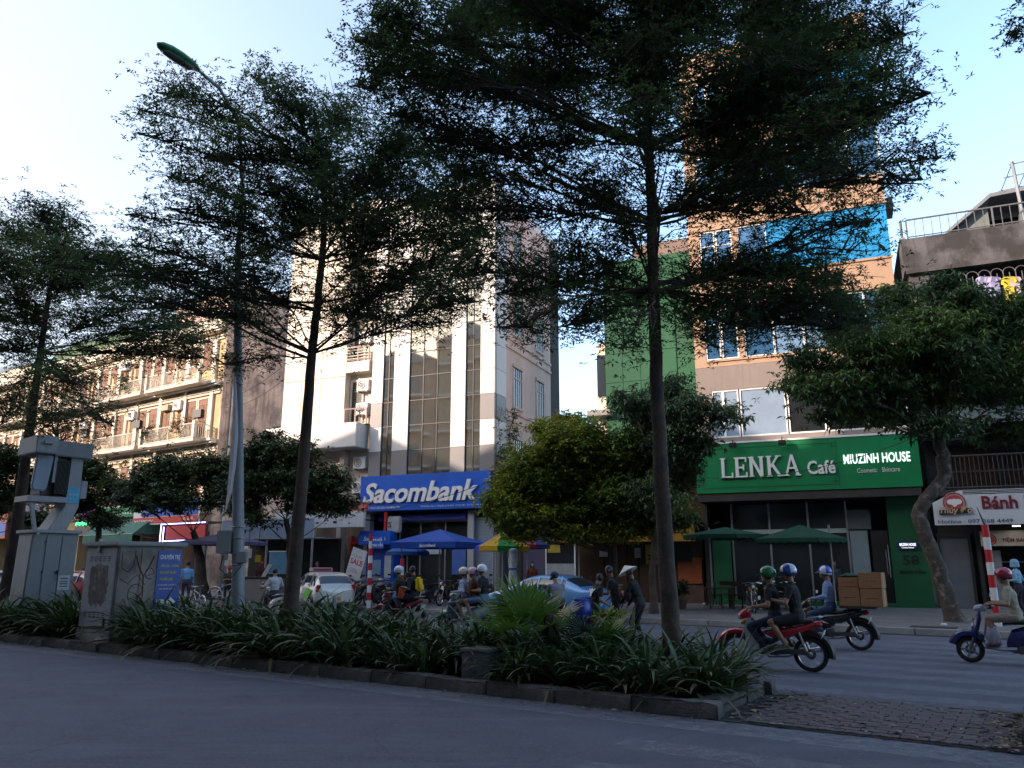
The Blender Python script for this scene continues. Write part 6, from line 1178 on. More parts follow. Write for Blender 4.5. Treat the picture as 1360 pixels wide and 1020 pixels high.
def person(name, label, loc, rz, hip, lean, hands, feet, shirt, pants, shoe, skin=0, sleeve=.5, leg=1., look=0., nod=0., helmet=None, hair=True, mask=None, vox=.016, side_l=0., head_z=0., group=None, kneeout=.0, hat=None, skirt=False, armpole=(-.6, 0, -1), backpack=None, toe=.2, kneepole=(1, 0, .3), longhair=False, sc=1., hands_dir=None):
    t = thing(name, label, 'person', loc, rz, group); t.scale = (sc * .93,) * 3; B = Body(); hip = V3(hip); sp = V3((math.sin(lean), side_l, math.cos(lean))).normalized(); Y_ = V3((0, 1, 0)); fwd = V3((math.cos(lean), 0, -math.sin(lean)))
    waist = hip + sp * .16; chest = hip + sp * .36; nb = hip + sp * .49; up2 = (sp + V3((0, 0, 1.2))).normalized(); neck = nb + up2 * .07; hc = neck + up2 * .13 + fwd * .015 + V3((.01, 0, head_z))
    SH, PA, SK, SO, HR, MK = 0, 1, 2, 3, 4, 5
    B.cap(hip - sp * .02, hip + sp * .05, .135, .13, PA, 1.22, .9); B.cap(hip + sp * .06, waist, .125, .122, SH, 1.15, .85); B.cap(waist, chest, .122, .14, SH, 1.2, .86); B.cap(chest, nb - sp * .03, .14, .09, SH, 1.3, .8)
    B.cap(nb - sp * .02, neck + up2 * .05, .055, .05, SK)
    hf = V3((math.cos(look) * math.cos(nod), math.sin(look) * math.cos(nod), -math.sin(nod))); hs = V3((-math.sin(look), math.cos(look), 0)); hu = hf.cross(hs) 
    B.cap(hc + hu * .015, hc + hu * .045, .085, .084, HR if hair else SK, .95, 1.1, hs); B.cap(hc - hu * .06 + hf * .03, hc + hu * .02 + hf * .018, .058, .082, SK, .95, 1., hs)
    B.cap(hc - hu * .025 + hf * .09, hc + hu * .01 + hf * .082, .017, .010, SK); [B.cap(hc + hs * q * .083 - hu * .01, hc + hs * q * .083 + hu * .015, .014, .016, SK) for q in (-1, 1)]
    B.cap(hc - hu * .055 + hf * .078 - hs * .02, hc - hu * .055 + hf * .078 + hs * .02, .010, .010, SK)
    for q, H_ in ((1, hands[0]), (-1, hands[1])):
        sh = nb + Y_ * q * .165 - sp * .045; H_ = V3(H_); el, wr = ik(sh, H_ - (H_ - sh).normalized() * .05, .27, .245, V3((armpole[0], q * (.5 + armpole[1]), armpole[2])))
        B.cap(chest + Y_ * q * .08 + sp * .05, sh, .08, .066, SH)
        m_ = sh.lerp(el, min(1, sleeve * 2) if sleeve < .5 else 1.); B.cap(sh, m_, .062, .052, SH)
        if sleeve < .5: B.cap(m_, el, .046, .042, SK)
        if sleeve >= .9: B.cap(el, wr, .048, .036, SH)
        else: B.cap(el, wr, .041, .028, SK if sleeve <= .5 else SH)
        fd = (wr - el).normalized(); palm = wr + fd * .075; sd = fd.cross(V3((0, 0, 1))).normalized(); dn = sd.cross(fd) * -1
        if dn.z > 0: dn = -dn
        B.cap(wr, palm, .027, .03, SK, 1.25, .6, side=sd)
        for j in range(4):
            r0 = palm + sd * (j - 1.5) * .021; k1 = r0 + (fd * .9 + dn * .5).normalized() * (.034 + .004 * (1.5 - abs(j - 1.5))); k2 = k1 + (fd * .1 + dn).normalized() * .028; B.cap(palm, r0, .014, .0115, SK, m=3, n=8); B.cap(r0, k1, .0115, .0105, SK, m=3, n=8); B.cap(k1, k2, .0105, .0095, SK, m=3, n=8)
        th = wr.lerp(palm, .45) + sd * .03 * -q; B.cap(wr.lerp(palm, .3), th, .016, .013, SK, m=3, n=8); B.cap(th, th + (fd * .7 + dn * .55 - sd * q * .4).normalized() * .04, .013, .010, SK, m=3, n=8)
    for q, F_ in ((1, feet[0]), (-1, feet[1])):
        hj = hip + Y_ * q * .09 - sp * .03; F_ = V3(F_); kn, an = ik(hj, F_, .43, .41, V3((kneepole[0], q * (.12 + kneeout), kneepole[2])))
        B.cap(hj, kn.lerp(hj, .12), .088, .062, PA) if leg > .5 else B.cap(hj, hj.lerp(kn, .8), .090, .074, PA)
        if leg <= .5: B.cap(hj.lerp(kn, .75), kn, .062, .055, SK); B.cap(kn, kn.lerp(an, .35), .052, .054, SK); B.cap(kn.lerp(an, .35), an, .052, .034, SK)
        else: B.cap(kn.lerp(hj, .12), kn, .064, .058, PA); B.cap(kn, kn.lerp(an, .4), .058, .058, PA); B.cap(kn.lerp(an, .4), an + V3((0, 0, .02)), .058, .046, PA)
        B.cap(an + V3((-.03, 0, -.045)), an + V3((toe * .55, q * .012, -.05)), .040, .036, SO, 1, .85, Y_); B.cap(an + V3((toe * .5, q * .012, -.055)), an + V3((toe * .75, q * .02, -.062)), .036, .028, SO, 1.1, .8, Y_)
    if mask: B.cap(hc - hu * .055 + hf * .075, hc - hu * .015 + hf * .085, .042, .036, MK, 1.15, .7, hs)
    mats = [clothm(shirt), clothm(pants), SKIN[skin], clothm(shoe), HAIR, clothm(mask or (.5, .5, .5))]
    bo = B.finish(mats, t, vox); wf = {0: .010, 1: .008}
    me = bo.data; zn = {}
    for p in me.polygons:
        for vi in p.vertices: zn[vi] = p.material_index
    nv = len(me.vertices); co = np.empty(nv * 3); me.vertices.foreach_get('co', co); co = co.reshape(-1, 3); no = np.array([tuple(n.vector) for n in me.vertex_normals])
    for i in range(nv):
        k_ = wf.get(zn.get(i, 2), 0)
        if k_: x_, y_, z_ = co[i]; co[i] += no[i] * k_ * (mnoise.noise((x_ * 9 + len(label), y_ * 7, z_ * 16)) + .5 * mnoise.noise((x_ * 34, y_ * 34, z_ * 34)))
    me.vertices.foreach_set('co', co.ravel()); me.update()
    g = MB(); [g.lathe([(.002, -.006), (.006, -.003), (.007, 0), (.006, .003), (.002, .006)], tuple(hc + hf * .093 + hs * q * .032 + hu * .012), 8) for q in (-1, 1)]; g.build('eyes', BLACK, t)
    g = MB(); [g.tube([tuple(hc + hf * .092 + hs * (q * .032 - .014) + hu * .03), tuple(hc + hf * .094 + hs * (q * .032 + .014) + hu * .03)], .0035, 4) for q in (-1, 1)]; g.build('eyebrows', HAIR, t)
    q_ = Matrix((( hf.x, hs.x, hu.x, hc.x), (hf.y, hs.y, hu.y, hc.y), (hf.z, hs.z, hu.z, hc.z), (0, 0, 0, 1)))
    if longhair: g = MB(); g.M = q_; g.lathe([(.05, -.26), (.075, -.2), (.085, -.08), (.09, .03)], c=(-.045, 0, 0), n=12, sx=.7); g.build('long_hair', HAIR, t, smooth=True)
    if helmet:
        cs = helmet if isinstance(helmet[0], tuple) else (helmet,); ms = [mat('helmet_%02d_%02d_%02d' % tuple(int(v * 99) for v in c), c, .18, .06, 3, 0, coat=.6) for c in cs]
        hp = thing('x', '', '') if 0 else None; g = MB(); g.M = q_; n = 20; pr = [(.118, -.03), (.128, 0), (.132, .04), (.122, .09), (.095, .13), (.055, .152), (.015, .16)]; vs = []
        for r, z in pr: vs += [(r * 1.08 * math.cos(6.28318 * k / n) - .012, r * math.sin(6.28318 * k / n), z + .01 + (.035 * max(0, math.cos(6.28318 * k / n)) if z < .02 else 0)) for k in range(n)]
        g.v = [tuple(q_ @ V3(v)) for v in vs]; g.M = None
        for i in range(len(pr) - 1):
            for k in range(n):
                g.f.append((i * n + k, i * n + (k + 1) % n, (i + 1) * n + (k + 1) % n, (i + 1) * n + k)); a_ = abs(((k + .5) / n * 360 + 180) % 360 - 180); g.m.append(0 if len(ms) == 1 else (1 if (55 < a_ < 100) or i < 1 else 0))
        g.f.append(tuple((len(pr) - 1) * n + k for k in range(n))); g.m.append(0)
        h = g.build('helmet', ms, t, smooth=True); g = MB(); g.M = q_; g.prism([(.10, .035), (.19, .005), (.19, .013), (.10, .05)], -.075, .075); g.build('peak', ms[-1], h, bevel=.003)
        g = MB(); g.tube([tuple(q_ @ V3(p)) for p in ((.0, .115, 0), (.03, .09, -.08), (.045, 0, -.125), (.03, -.09, -.08), (.0, -.115, 0))], .006, 4); g.build('chin_strap', BLACK, h)
    if hat == 'cone': g = MB(); g.M = q_; g.lathe([(.25, .045), (.13, .12), (.01, .2)], n=20, c=(.03, 0, 0)); g.build('hat', clothm((.62, .6, .52)), t)
    if hat in ('cap', 'redcap'):
        cm = clothm((.03, .05, .08) if hat == 'cap' else (.5, .05, .03)); g = MB(); g.M = q_; g.lathe([(.10, .02), (.105, .05), (.09, .1), (.05, .13), (.01, .135)], n=16, sx=1.08); g.build('cap', cm, t, smooth=True); g = MB(); g.M = q_; g.prism([(.08, .04), (.2, .02), (.2, .028), (.08, .05)], -.07, .07); g.build('cap_peak', cm, t)
    if hat == 'hood': g = MB(); g.M = q_; g.lathe([(.13, -.1), (.125, 0), (.12, .07), (.08, .13), (.02, .15)], n=16, c=(-.025, 0, 0)); g.build('hood', mats[0], t, smooth=True)
    if backpack: g = MB(); c_ = hip + sp * .3 - fwd * .17; g.cbox(tuple(c_), (.14, .28, .38), ry=lean); b = g.build('backpack', clothm(backpack), t, bevel=.05, smooth=True); g = MB(); c2 = hip + sp * .22 - fwd * .25; g.cbox(tuple(c2), (.05, .2, .16), ry=lean); g.build('pocket', clothm(backpack), b, bevel=.02, smooth=True)
    return t
# ================= motorbikes =================
tyre = mat('tyre_rubber', (.018, .018, .02), .85, .2, 8, .3, 60); chrome = mat('chrome', (.6, .6, .62), .18, .05, metal=1., bump=0); engm = mat('engine_metal', (.10, .10, .11), .5, .3, 8, .3, 40, metal=.5)
seatm = mat('seat_vinyl', (.015, .015, .017), .45, .15, 6, .1, 60); lens = mat('headlight_lens', (.55, .58, .62), .1, .1, bump=0); redl = mat('tail_lens', (.35, .01, .01), .2, .1, bump=0); ambl = mat('amber_lens', (.5, .2, .02), .2, bump=0); platem = mat('number_plate', (.62, .62, .6), .5, .05, bump=0)
def paint(c): return mat('bike_paint_%02d_%02d_%02d' % tuple(int(v * 99) for v in c), c, .28, .08, 3, .02, coat=.5)
def eloft(g, st, n=10):
    """closed hull through stations (x, z, half width, half height, tilt)"""
    vs = []
    for s_ in st:
        x, z, wy, hz = s_[:4]; ti = s_[4] if len(s_) > 4 else 0
        for k in range(n):
            a = 6.28318 * k / n; y_, z_ = math.cos(a), math.sin(a); y_ = math.copysign(abs(y_) ** .8, y_) * wy; z_ = math.copysign(abs(z_) ** .8, z_) * hz; vs.append((x - z_ * math.sin(ti), y_, z + z_ * math.cos(ti)))
    m = len(st); fs = [(i * n + k, i * n + (k + 1) % n, (i + 1) * n + (k + 1) % n, (i + 1) * n + k) for i in range(m - 1) for k in range(n)] + [tuple(range(n - 1, -1, -1)), tuple((m - 1) * n + k for k in range(n))]
    g.add(vs, fs)
def wheel(t, x, r, w, spokes=16, cast=False):
    g = MB(); g.torus((x, 0, r), r - w, w, 'Y', 28, 8, ry=w * .85); wh = g.build('wheel', tyre, t, smooth=True)
    g = MB(); g.torus((x, 0, r), r - 2 * w + .004, .012, 'Y', 28, 6, ry=.022); g.lathe([(.03, -.05), (.045, -.04), (.045, .04), (.03, .05)], c=(x, 0, r), n=10, axis='Y')
    if cast: [g.cbox((x + math.cos(a) * (r - 2 * w) / 2, 0, r + math.sin(a) * (r - 2 * w) / 2), (r - 2 * w, .025, .035), ry=-a) for a in np.arange(0, 6.28, 6.2832 / 5)]
    g.build('rim', chrome if not cast else STEEL, wh, smooth=True)
    if not cast:
        g = MB(); [g.tube([(x + .03 * math.cos(a), .03 * (-1) ** k, r + .03 * math.sin(a)), (x + (r - 2 * w) * math.cos(a + .25 * (-1) ** (k // 2)), 0, r + (r - 2 * w) * math.sin(a + .25 * (-1) ** (k // 2)))], .0028, 3, cap=False) for k, a in enumerate(np.arange(0, 6.28, 6.2832 / spokes))]; g.build('spokes', chrome, wh, fix=False)
    g = MB(); g.lathe([(.02, -.03), (.085, -.025), (.085, -.015), (.02, -.01)], c=(x, 0, r), n=14, axis='Y'); g.build('brake_disc', engm, wh)
def bars(t, x, z, w=.33, mirrors=True, back=.12):
    g = MB(); g.tube([(x - back, -w, z), (x, -w * .45, z + .03), (x + .02, 0, z), (x, w * .45, z + .03), (x - back, w, z)], .012, 6); g.build('handlebar', chrome, t)
    for q in (-1, 1):
        g = MB(); g.tube([(x - back + .03, q * (w - .11), z + .008), (x - back - .01, q * (w + .02), z - .002)], .019, 8); g.build('grip', BLACK, t); g = MB(); g.tube([(x - back + .07, q * (w - .1), z), (x - back + .07, q * w, z - .01)], .006, 4); g.build('brake_lever', chrome, t)
        if mirrors: g = MB(); g.tube([(x - back + .05, q * (w - .12), z + .01), (x - back + .03, q * (w - .06), z + .17)], .006, 5); g.cbox((x - back + .02, q * (w - .03), z + .2), (.02, .12, .075), rz=q * .2); g.build('mirror', BLACK, t, bevel=.004); MB().cbox((x - back + .008, q * (w - .03), z + .2), (.004, .1, .058), rz=q * .2).build('mirror_glass', chrome, t)
def plate(t, x, z, ry=.2):
    g = MB(); g.cbox((x, 0, z), (.006, .19, .14), ry=ry); g.build('number_plate', platem, t)
def underbone(label, loc, rz, c1, c2=(.04, .04, .045), shield=(.45, .48, .52), cat='motorbike', group=None):
    t = thing('motorbike', label, cat, loc, rz, group); t.scale = (.915,) * 3; P1, P2, P3 = paint(c1), paint(c2), paint(shield); r = .285
    wheel(t, .62, r, .034); wheel(t, -.60, r, .04)
    g = MB(); [g.tube([(.62, q * .075, r), (.46, q * .07, .66), (.38, q * .04, .86)], [.018, .022, .024], 7) for q in (-1, 1)]; g.build('fork', STEEL, t)
    g = MB(); g.torus((.62, 0, r), .335, .055, 'Y', 16, 6, a0=.35, a1=2.75, ry=.06); g.build('front_mudguard', P1, t, smooth=True); g = MB(); g.torus((-.60, 0, r), .335, .06, 'Y', 14, 6, a0=.9, a1=3.3, ry=.055); g.build('rear_mudguard', BLACK, t, smooth=True)
    g = MB(); eloft(g, [(.36, .93, .06, .07), (.42, .93, .095, .09), (.50, .90, .085, .085), (.56, .87, .04, .05)]); g.build('headlight_cowl', P1, t, smooth=True); g = MB(); eloft(g, [(.5, .89, .06, .06), (.57, .865, .055, .05), (.585, .86, .02, .02)]); g.build('headlight', lens, t, smooth=True)
    for q in (-1, 1): g = MB(); eloft(g, [(.43, .80 , .025, .04), (.46, .79, .04, .045), (.5, .77, .03, .03)]); o = g.build('turn_signal', ambl, t, smooth=True); o.location.y = q * .11
    g = MB(); eloft(g, [(.40, .72, .07, .12, .35), (.46, .70, .06, .10, .35)]); g.build('front_cover', P1, t, smooth=True)
    for q in (-1, 1):   # leg shields
        g = MB(); pts = [(.44, .80), (.36, .86), (.30, .78), (.26, .55), (.20, .36), (.26, .25), (.36, .27), (.42, .42), (.46, .62)]; y0 = .115 * q
        g.prism(pts, y0 - .012, y0 + .012); o = g.build('leg_shield', P3, t, bevel=.006)
        for v in o.data.vertices: v.co.y += q * (.07 * max(0, .55 - abs(v.co.z - .45)) - .02 + .10 * (.44 - v.co.x) * 1.0)
    g = MB(); eloft(g, [(.40, .66, .045, .05), (.2, .50, .05, .05), (.02, .47, .06, .05), (-.12, .56, .07, .07)]); g.build('frame_spine', P2, t, smooth=True)
    g = MB(); eloft(g, [(.16, .62, .06, .02), (.0, .60, .10, .075), (-.25, .62, .115, .09), (-.5, .69, .10, .075), (-.72, .78, .06, .045), (-.80, .82, .03, .02)]); g.build('side_panels', P1, t, smooth=True)
    g = MB(); eloft(g, [(.14, .70, .06, .02), (.05, .745, .10, .04), (-.15, .755, .125, .045), (-.4, .79, .12, .045), (-.62, .83, .09, .035), (-.68, .84, .04, .015)]); g.build('seat', seatm, t, smooth=True)
    g = MB(); eloft(g, [(-.72, .76, .075, .045), (-.79, .77, .07, .04), (-.82, .775, .04, .02)]); g.build('tail_light', redl, t, smooth=True); plate(t, -.83, .62, -.4)
    g = MB(); g.tube([(-.58, -.12, .87), (-.8, -.12, .9), (-.84, 0, .9), (-.8, .12, .9), (-.58, .12, .87)], .012, 5); g.build('grab_rail', STEEL, t)
    g = MB(); g.cbox((.06, 0, .33), (.34, .17, .15)); g.lathe([(.075, -.12), (.095, -.1), (.095, .1), (.075, .12)], c=(-.05, 0, .34), n=12, axis='Y'); g.lathe([(.06, 0), (.065, .02), (.06, .12), (.05, .2)], c=(.2, 0, .35), n=10, axis='X'); g.build('engine', engm, t, bevel=.01)
    g = MB(); g.tube([(.22, -.06, .3), (.12, -.11, .2), (-.2, -.13, .22), (-.35, -.14, .27)], .018, 7); g.tube([(-.33, -.145, .265), (-.45, -.15, .3), (-.82, -.155, .38), (-.84, -.155, .385)], [.03, .045, .05, .035], 9); g.build('exhaust', chrome, t, smooth=True)
    g = MB(); [g.tube([(-.05, q * .09, .36), (-.60, q * .095, .285)], .022, 6) for q in (-1, 1)]; g.cbox((-.3, .11, .32), (.52, .02, .075), ry=.08); g.build('swing_arm', engm, t); g = MB(); [g.tube([(-.56, q * .12, .34), (-.46, q * .12, .64)], .022, 7) for q in (-1, 1)]; g.build('shock_absorber', chrome, t)
    g = MB(); g.tube([(.0, -.2, .27), (0, .2, .27)], .011, 5); g.tube([(-.3, -.2, .36), (-.3, .2, .36)], .01, 5); g.build('footrest', BLACK, t); bars(t, .38, .98)
    return t
def scooter(label, loc, rz, c1, c2=(.05, .05, .055), cat='scooter', group=None, nm='scooter'):
    t = thing(nm, label, cat, loc, rz, group); t.scale = (.915,) * 3; P1, P2 = paint(c1), paint(c2); r = .235
    wheel(t, .60, r, .045, cast=True); wheel(t, -.58, r, .05, cast=True)
    g = MB(); [g.tube([(.60, q * .07, r), (.50, q * .06, .50)], .022, 7) for q in (-1, 1)]; g.build('fork', engm, t)
    g = MB(); g.torus((.60, 0, r), .29, .07, 'Y', 16, 6, a0=.3, a1=2.6, ry=.08); g.build('front_mudguard', P1, t, smooth=True)
    g = MB(); eloft(g, [(.52, .38, .06, .05, -.5), (.50, .52, .13, .09, -.4), (.44, .70, .16, .10, -.3), (.38, .84, .13, .07, -.3), (.36, .90, .07, .04)]); g.build('front_apron', P1, t, smooth=True); g = MB(); eloft(g, [(.36, .34, .12, .05), (.33, .55, .17, .14, .1), (.28, .76, .15, .11, .1), (.27, .86, .1, .05)]); g.build('leg_shield', P2, t, smooth=True)
    g = MB(); eloft(g, [(.26, .97, .06, .05), (.34, .985, .12, .065), (.43, .97, .10, .06), (.47, .96, .04, .03)]); g.build('handle_cowl', P2 if sum(c2) > sum(c1) else P1, t, smooth=True); g = MB(); eloft(g, [(.43, .68, .1, .05), (.53, .66, .08, .04), (.55, .65, .03, .02)]); g.build('headlight', lens, t, smooth=True)
    for q in (-1, 1): g = MB(); eloft(g, [(.42, .80, .03, .03), (.5, .77, .025, .02)]); o = g.build('turn_signal', ambl, t, smooth=True); o.location.y = q * .08
    g = MB(); eloft(g, [(.36, .30, .13, .04), (.1, .27, .16, .04), (-.15, .28, .16, .05)]); g.build('floorboard', P2, t, smooth=True)
    g = MB(); eloft(g, [(.0, .35, .12, .07), (-.1, .45, .15, .17), (-.35, .50, .18, .20), (-.6, .58, .16, .15), (-.78, .66, .09, .08), (-.85, .69, .04, .03)]); g.build('body_shell', P1, t, smooth=True)
    g = MB(); eloft(g, [(.03, .70, .07, .02), (-.05, .735, .12, .045), (-.3, .755, .145, .05), (-.58, .79, .12, .04), (-.72, .80, .06, .02)]); g.build('seat', seatm, t, smooth=True)
    g = MB(); eloft(g, [(-.78, .64, .10, .045), (-.87, .65, .08, .035), (-.89, .65, .03, .02)]); g.build('tail_light', redl, t, smooth=True); plate(t, -.86, .48, -.3)
    g = MB(); g.cbox((-.4, .1, .3), (.5, .09, .16), ry=.1); g.cbox((-.2, 0, .28), (.3, .18, .14)); g.build('engine', engm, t, bevel=.02); g = MB(); g.tube([(-.1, -.13, .22), (-.35, -.15, .24), (-.7, -.17, .32)], [.02, .05, .045], 9); g.build('exhaust', engm, t, smooth=True)
    g = MB(); g.torus((-.58, 0, r), .28, .055, 'Y', 12, 6, a0=1.6, a1=3.2, ry=.07); g.build('rear_mudguard', BLACK, t, smooth=True); g = MB(); g.tube([(-.6, -.12, .82), (-.82, -.1, .84), (-.82, .1, .84), (-.6, .12, .82)], .012, 5); g.build('grab_rail', STEEL, t); bars(t, .30, 1.0)
    return t
def along(pf, pr, wb):           # front and rear contact points on the ground -> origin and heading
    d = pf - pr; return (pf + pr) / 2, math.atan2(d.y, d.x)
HL = math.pi - RA                # heading left along the road
BH = [(.26, .33, 1.0), (.26, -.33, 1.0)]
VS = .915
def U(o, rz, x, y, z):
    x, y, z = x * VS, y * VS, z * VS
    return Vector((o.x + x * math.cos(rz) - y * math.sin(rz), o.y + x * math.sin(rz) + y * math.cos(rz), o.z + z))
# A: red bike with two up
pr = G(1079, 893); oA = pr + Vector((math.cos(HL + .05), math.sin(HL + .05), 0)) * .55; rzA = HL + .05
underbone('red and silver motorbike carrying two people over the zebra crossing', oA, rzA, (.50, .015, .03), (.05, .05, .05), (.42, .47, .52))
person('person', 'rider in green helmet, white face mask and black t-shirt steering the red motorbike', oA, rzA, (-.06, 0, .86), .10, BH, [(.12, .17, .36), (.12, -.17, .36)], (.012, .012, .014), (.015, .02, .05), (.05, .05, .05), helmet=(.01, .16, .05), mask=(.6, .65, .7), vox=.0095, sleeve=.32, look=.1, toe=.22)
person('person', 'passenger in blue and white helmet and black shirt on the red motorbike', oA, rzA, (-.42, 0, .90), .12, [(-.02, .24, 1.13), (-.02, -.22, 1.12)], [(-.24, .20, .44), (-.24, -.20, .44)], (.012, .012, .013), (.02, .02, .022), (.12, .09, .07), helmet=((.45, .55, .68), (.01, .05, .28)), vox=.0095, sleeve=.30, leg=.4, look=.15, nod=.1, toe=.22, kneeout=.25)
# B: black bike with cartons
pr = G(1144, 864); oB = pr + Vector((math.cos(HL), math.sin(HL), 0)) * .55; rzB = HL
underbone('black motorbike loaded with brown cardboard boxes behind its rider', oB, rzB, (.02, .02, .022), (.03, .03, .03), (.05, .05, .05))
person('person', 'rider in light blue sleeves and blue helmet with white band before the boxes', oB, rzB, (-.06, 0, .86), .06, BH, [(.12, .17, .36), (.12, -.17, .36)], (.20, .27, .42), (.05, .08, .16), (.4, .38, .34), helmet=((.03, .05, .42), (.55, .58, .65)), vox=.0105, sleeve=1., look=0, mask=(.3, .3, .32))
carton = mat('cardboard', (.33, .165, .075), .85, .15, 3, .2, 30, streak=.15); tape = mat('parcel_tape', (.42, .27, .13), .35, .05)
g = MB(); g.box(-1.02, -.30, -.26, .26, .86, .90); g.tube([(-.4, -.1, .9), (-.4, -.1, .75)], .015, 5); rk = g.build('luggage_rack', DARK); rk.location = oB; rk.scale = (VS,) * 3; rk.rotation_euler = (0, 0, rzB); rk2 = tag(rk, 'flat dark carrier rack under the cardboard boxes', 'rack')
for x0, x1, z0, z1, y0, y1, lab, dn in ((-.72, -.30, .903, 1.30, -.24, .24, 'lower carton right behind the rider in light blue', .9), (-1.16, -.73, .903, 1.27, -.25, .25, 'lower rear carton hanging over the tail of the black motorbike', 1.1), (-.70, -.30, 1.303, 1.50, -.22, .2, 'flat upper carton with a dark cloth on top, next to the rider', 1.), (-1.17, -.72, 1.275, 1.60, -.24, .24, 'upper rear carton, topmost of the box stack', 1.05)):
    t = thing('cardboard_box', lab, 'box', U(oB, rzB, (x0 + x1) / 2, 0, z0), rzB + rr.uniform(-.03, .03), 'cartons on the black motorbike'); t.scale = (VS,) * 3; w = (x1 - x0) / 2; h = z1 - z0
    MB().box(-w, w, y0, y1, 0, h).build('carton', carton, t, bevel=.008); g = MB(); g.box(-w - .0015, w + .0015, -.03, .03, -.0, h + .0015); g.build('tape', tape, t); MB().box(-w * .6, w * .6, y1 + .001, y1 + .003, h * .45, h * .47).build('flap_line', wood, t)
g = MB(); eloft(g, [(-.72, 1.52, .1, .01), (-.6, 1.53, .2, .04), (-.45, 1.54, .2, .05), (-.3, 1.51, .12, .02)]); o = g.build('dark_cloth', clothm((.02, .05, .03)), smooth=True); o.location = oB; o.scale = (VS,) * 3; o.rotation_euler = (0, 0, rzB); tag(o, 'dark green cloth bundle lying on the flat upper carton', 'cloth')
# C: blue scooter at the right edge
pf = G(1291, 880); rzC = HL - .03; oC = pf - Vector((math.cos(rzC), math.sin(rzC), 0)) * .55
scooter('dark blue and silver scooter entering at the right edge of the crossing', oC, rzC, (.015, .02, .12), (.35, .37, .42))
person('person', 'man in beige t-shirt and shorts with a red helmet on the blue scooter', oC, rzC, (-.18, 0, .84), .14, [(.18, .33, 1.02), (.18, -.33, 1.02)], [(.16, .13, .39), (.16, -.13, .39)], (.30, .27, .20), (.30, .26, .20), (.10, .08, .07), helmet=(.30, .015, .04), vox=.0095, sleeve=.36, leg=.4, look=.05, nod=.05)
g = MB(); g.lathe([(.02, .34), (.1, .3), (.13, .15), (.1, .02), (.02, 0)][::-1], n=12, sx=.9, sy=.6); o = g.build('plastic_bag', mat('white_plastic_bag', (.5, .48, .6), .35, .2, 8, .4, trans=.3), smooth=True); o.location = U(oC, rzC, .20, .10, .34); tag(o, 'pale plastic bag hanging above the floorboard of the blue scooter', 'bag')
for v in o.data.vertices: v.co += Vector((rr.gauss(0, .008), rr.gauss(0, .008), rr.gauss(0, .008)))
# D: three up on a pale scooter
P_ = D(618, 800, 19.5); oD = Vector((P_.x, P_.y, 0)); scooter('pale blue-green scooter carrying three people past the bank', oD, HL + .12, (.32, .45, .44), (.25, .3, .32))
rD = HL + .12
person('person', 'rider of the pale scooter in cream helmet and light blue sleeves', oD, rD, (-.02, 0, .83), .12, [(.18, .33, 1.02), (.18, -.33, 1.02)], [(.18, .12, .39), (.18, -.12, .39)], (.30, .36, .48), (.06, .09, .16), (.3, .3, .3), helmet=(.55, .50, .36), sleeve=1., vox=.013)
person('person', 'middle person of three on the pale scooter, brown top and pink helmet', oD, rD, (-.30, 0, .88), .12, [(.0, .2, 1.1), (.0, -.2, 1.1)], [(-.05, .2, .44), (-.05, -.2, .44)], (.14, .05, .02), (.18, .12, .09), (.1, .1, .1), helmet=(.55, .33, .40), sleeve=.8, leg=.4, vox=.013, kneeout=.3, sc=.97)
person('person', 'last of three on the pale scooter, black t-shirt, blue shorts and white helmet', oD, rD, (-.56, 0, .90), .10, [(-.28, .22, 1.05), (-.28, -.22, 1.05)], [(-.3, .22, .46), (-.3, -.22, .46)], (.012, .012, .012), (.10, .17, .26), (.1, .1, .1), helmet=(.62, .64, .68), sleeve=.35, leg=.4, vox=.013, kneeout=.35)
# E: pair with a child
P_ = D(530, 800, 21.); oE = Vector((P_.x, P_.y, 0)); rE = HL + .08; underbone('red-nosed dark motorbike with three riders left of the striped post', oE, rE, (.35, .02, .06), (.03, .03, .03), (.06, .06, .07))
person('person', 'rider in white helmet and dark olive jacket on the red-nosed motorbike', oE, rE, (-.04, 0, .86), .12, BH, [(.12, .16, .36), (.12, -.16, .36)], (.04, .045, .03), (.015, .015, .02), (.04, .04, .04), helmet=(.45, .52, .62), sleeve=1., vox=.014)
person('person', 'small child squeezed between the two adults on the red-nosed motorbike', oE, rE, (-.30, 0, .88), .05, [(-.1, .18, 1.1), (-.1, -.18, 1.1)], [(-.14, .2, .5), (-.14, -.2, .5)], (.02, .02, .02), (.08, .14, .35), (.3, .1, .05), sc=.82, sleeve=.4, vox=.014, kneeout=.3).location = U(oE, rE, -.06, 0, .16)
person('person', 'passenger in black with a bright yellow backpack on the red-nosed motorbike', oE, rE, (-.52, 0, .90), .10, [(-.25, .2, 1.1), (-.25, -.2, 1.1)], [(-.3, .2, .44), (-.3, -.2, .44)], (.015, .015, .015), (.02, .02, .025), (.25, .15, .1), sleeve=.45, vox=.014, backpack=(.60, .40, .01), kneeout=.2)
g = MB(); g.lathe([(.05, 0), (.09, .1), (.06, .25)], n=10); o = g.build('handbag', clothm((.45, .06, .03)), smooth=True); o.location = U(oE, rE, -.25, .24, .85); tag(o, 'small orange-red bag hanging between the riders of the red-nosed motorbike', 'bag')
# F: man on white scooter seen from behind
P_ = D(361, 800, 24.5); oF = Vector((P_.x, P_.y, 0)); rF = HL - .35; scooter('white scooter with a brown basket ridden by a man in a pale t-shirt', oF, rF, (.55, .58, .60), (.25, .08, .05))
person('person', 'man in pale grey t-shirt and dark trousers on the white scooter', oF, rF, (-.2, 0, .83), .10, [(.16, .33, 1.03), (.16, -.33, 1.03)], [(.1, .14, .38), (.1, -.14, .38)], (.42, .42, .45), (.03, .04, .07), (.1, .1, .1), sleeve=.4, vox=.014)
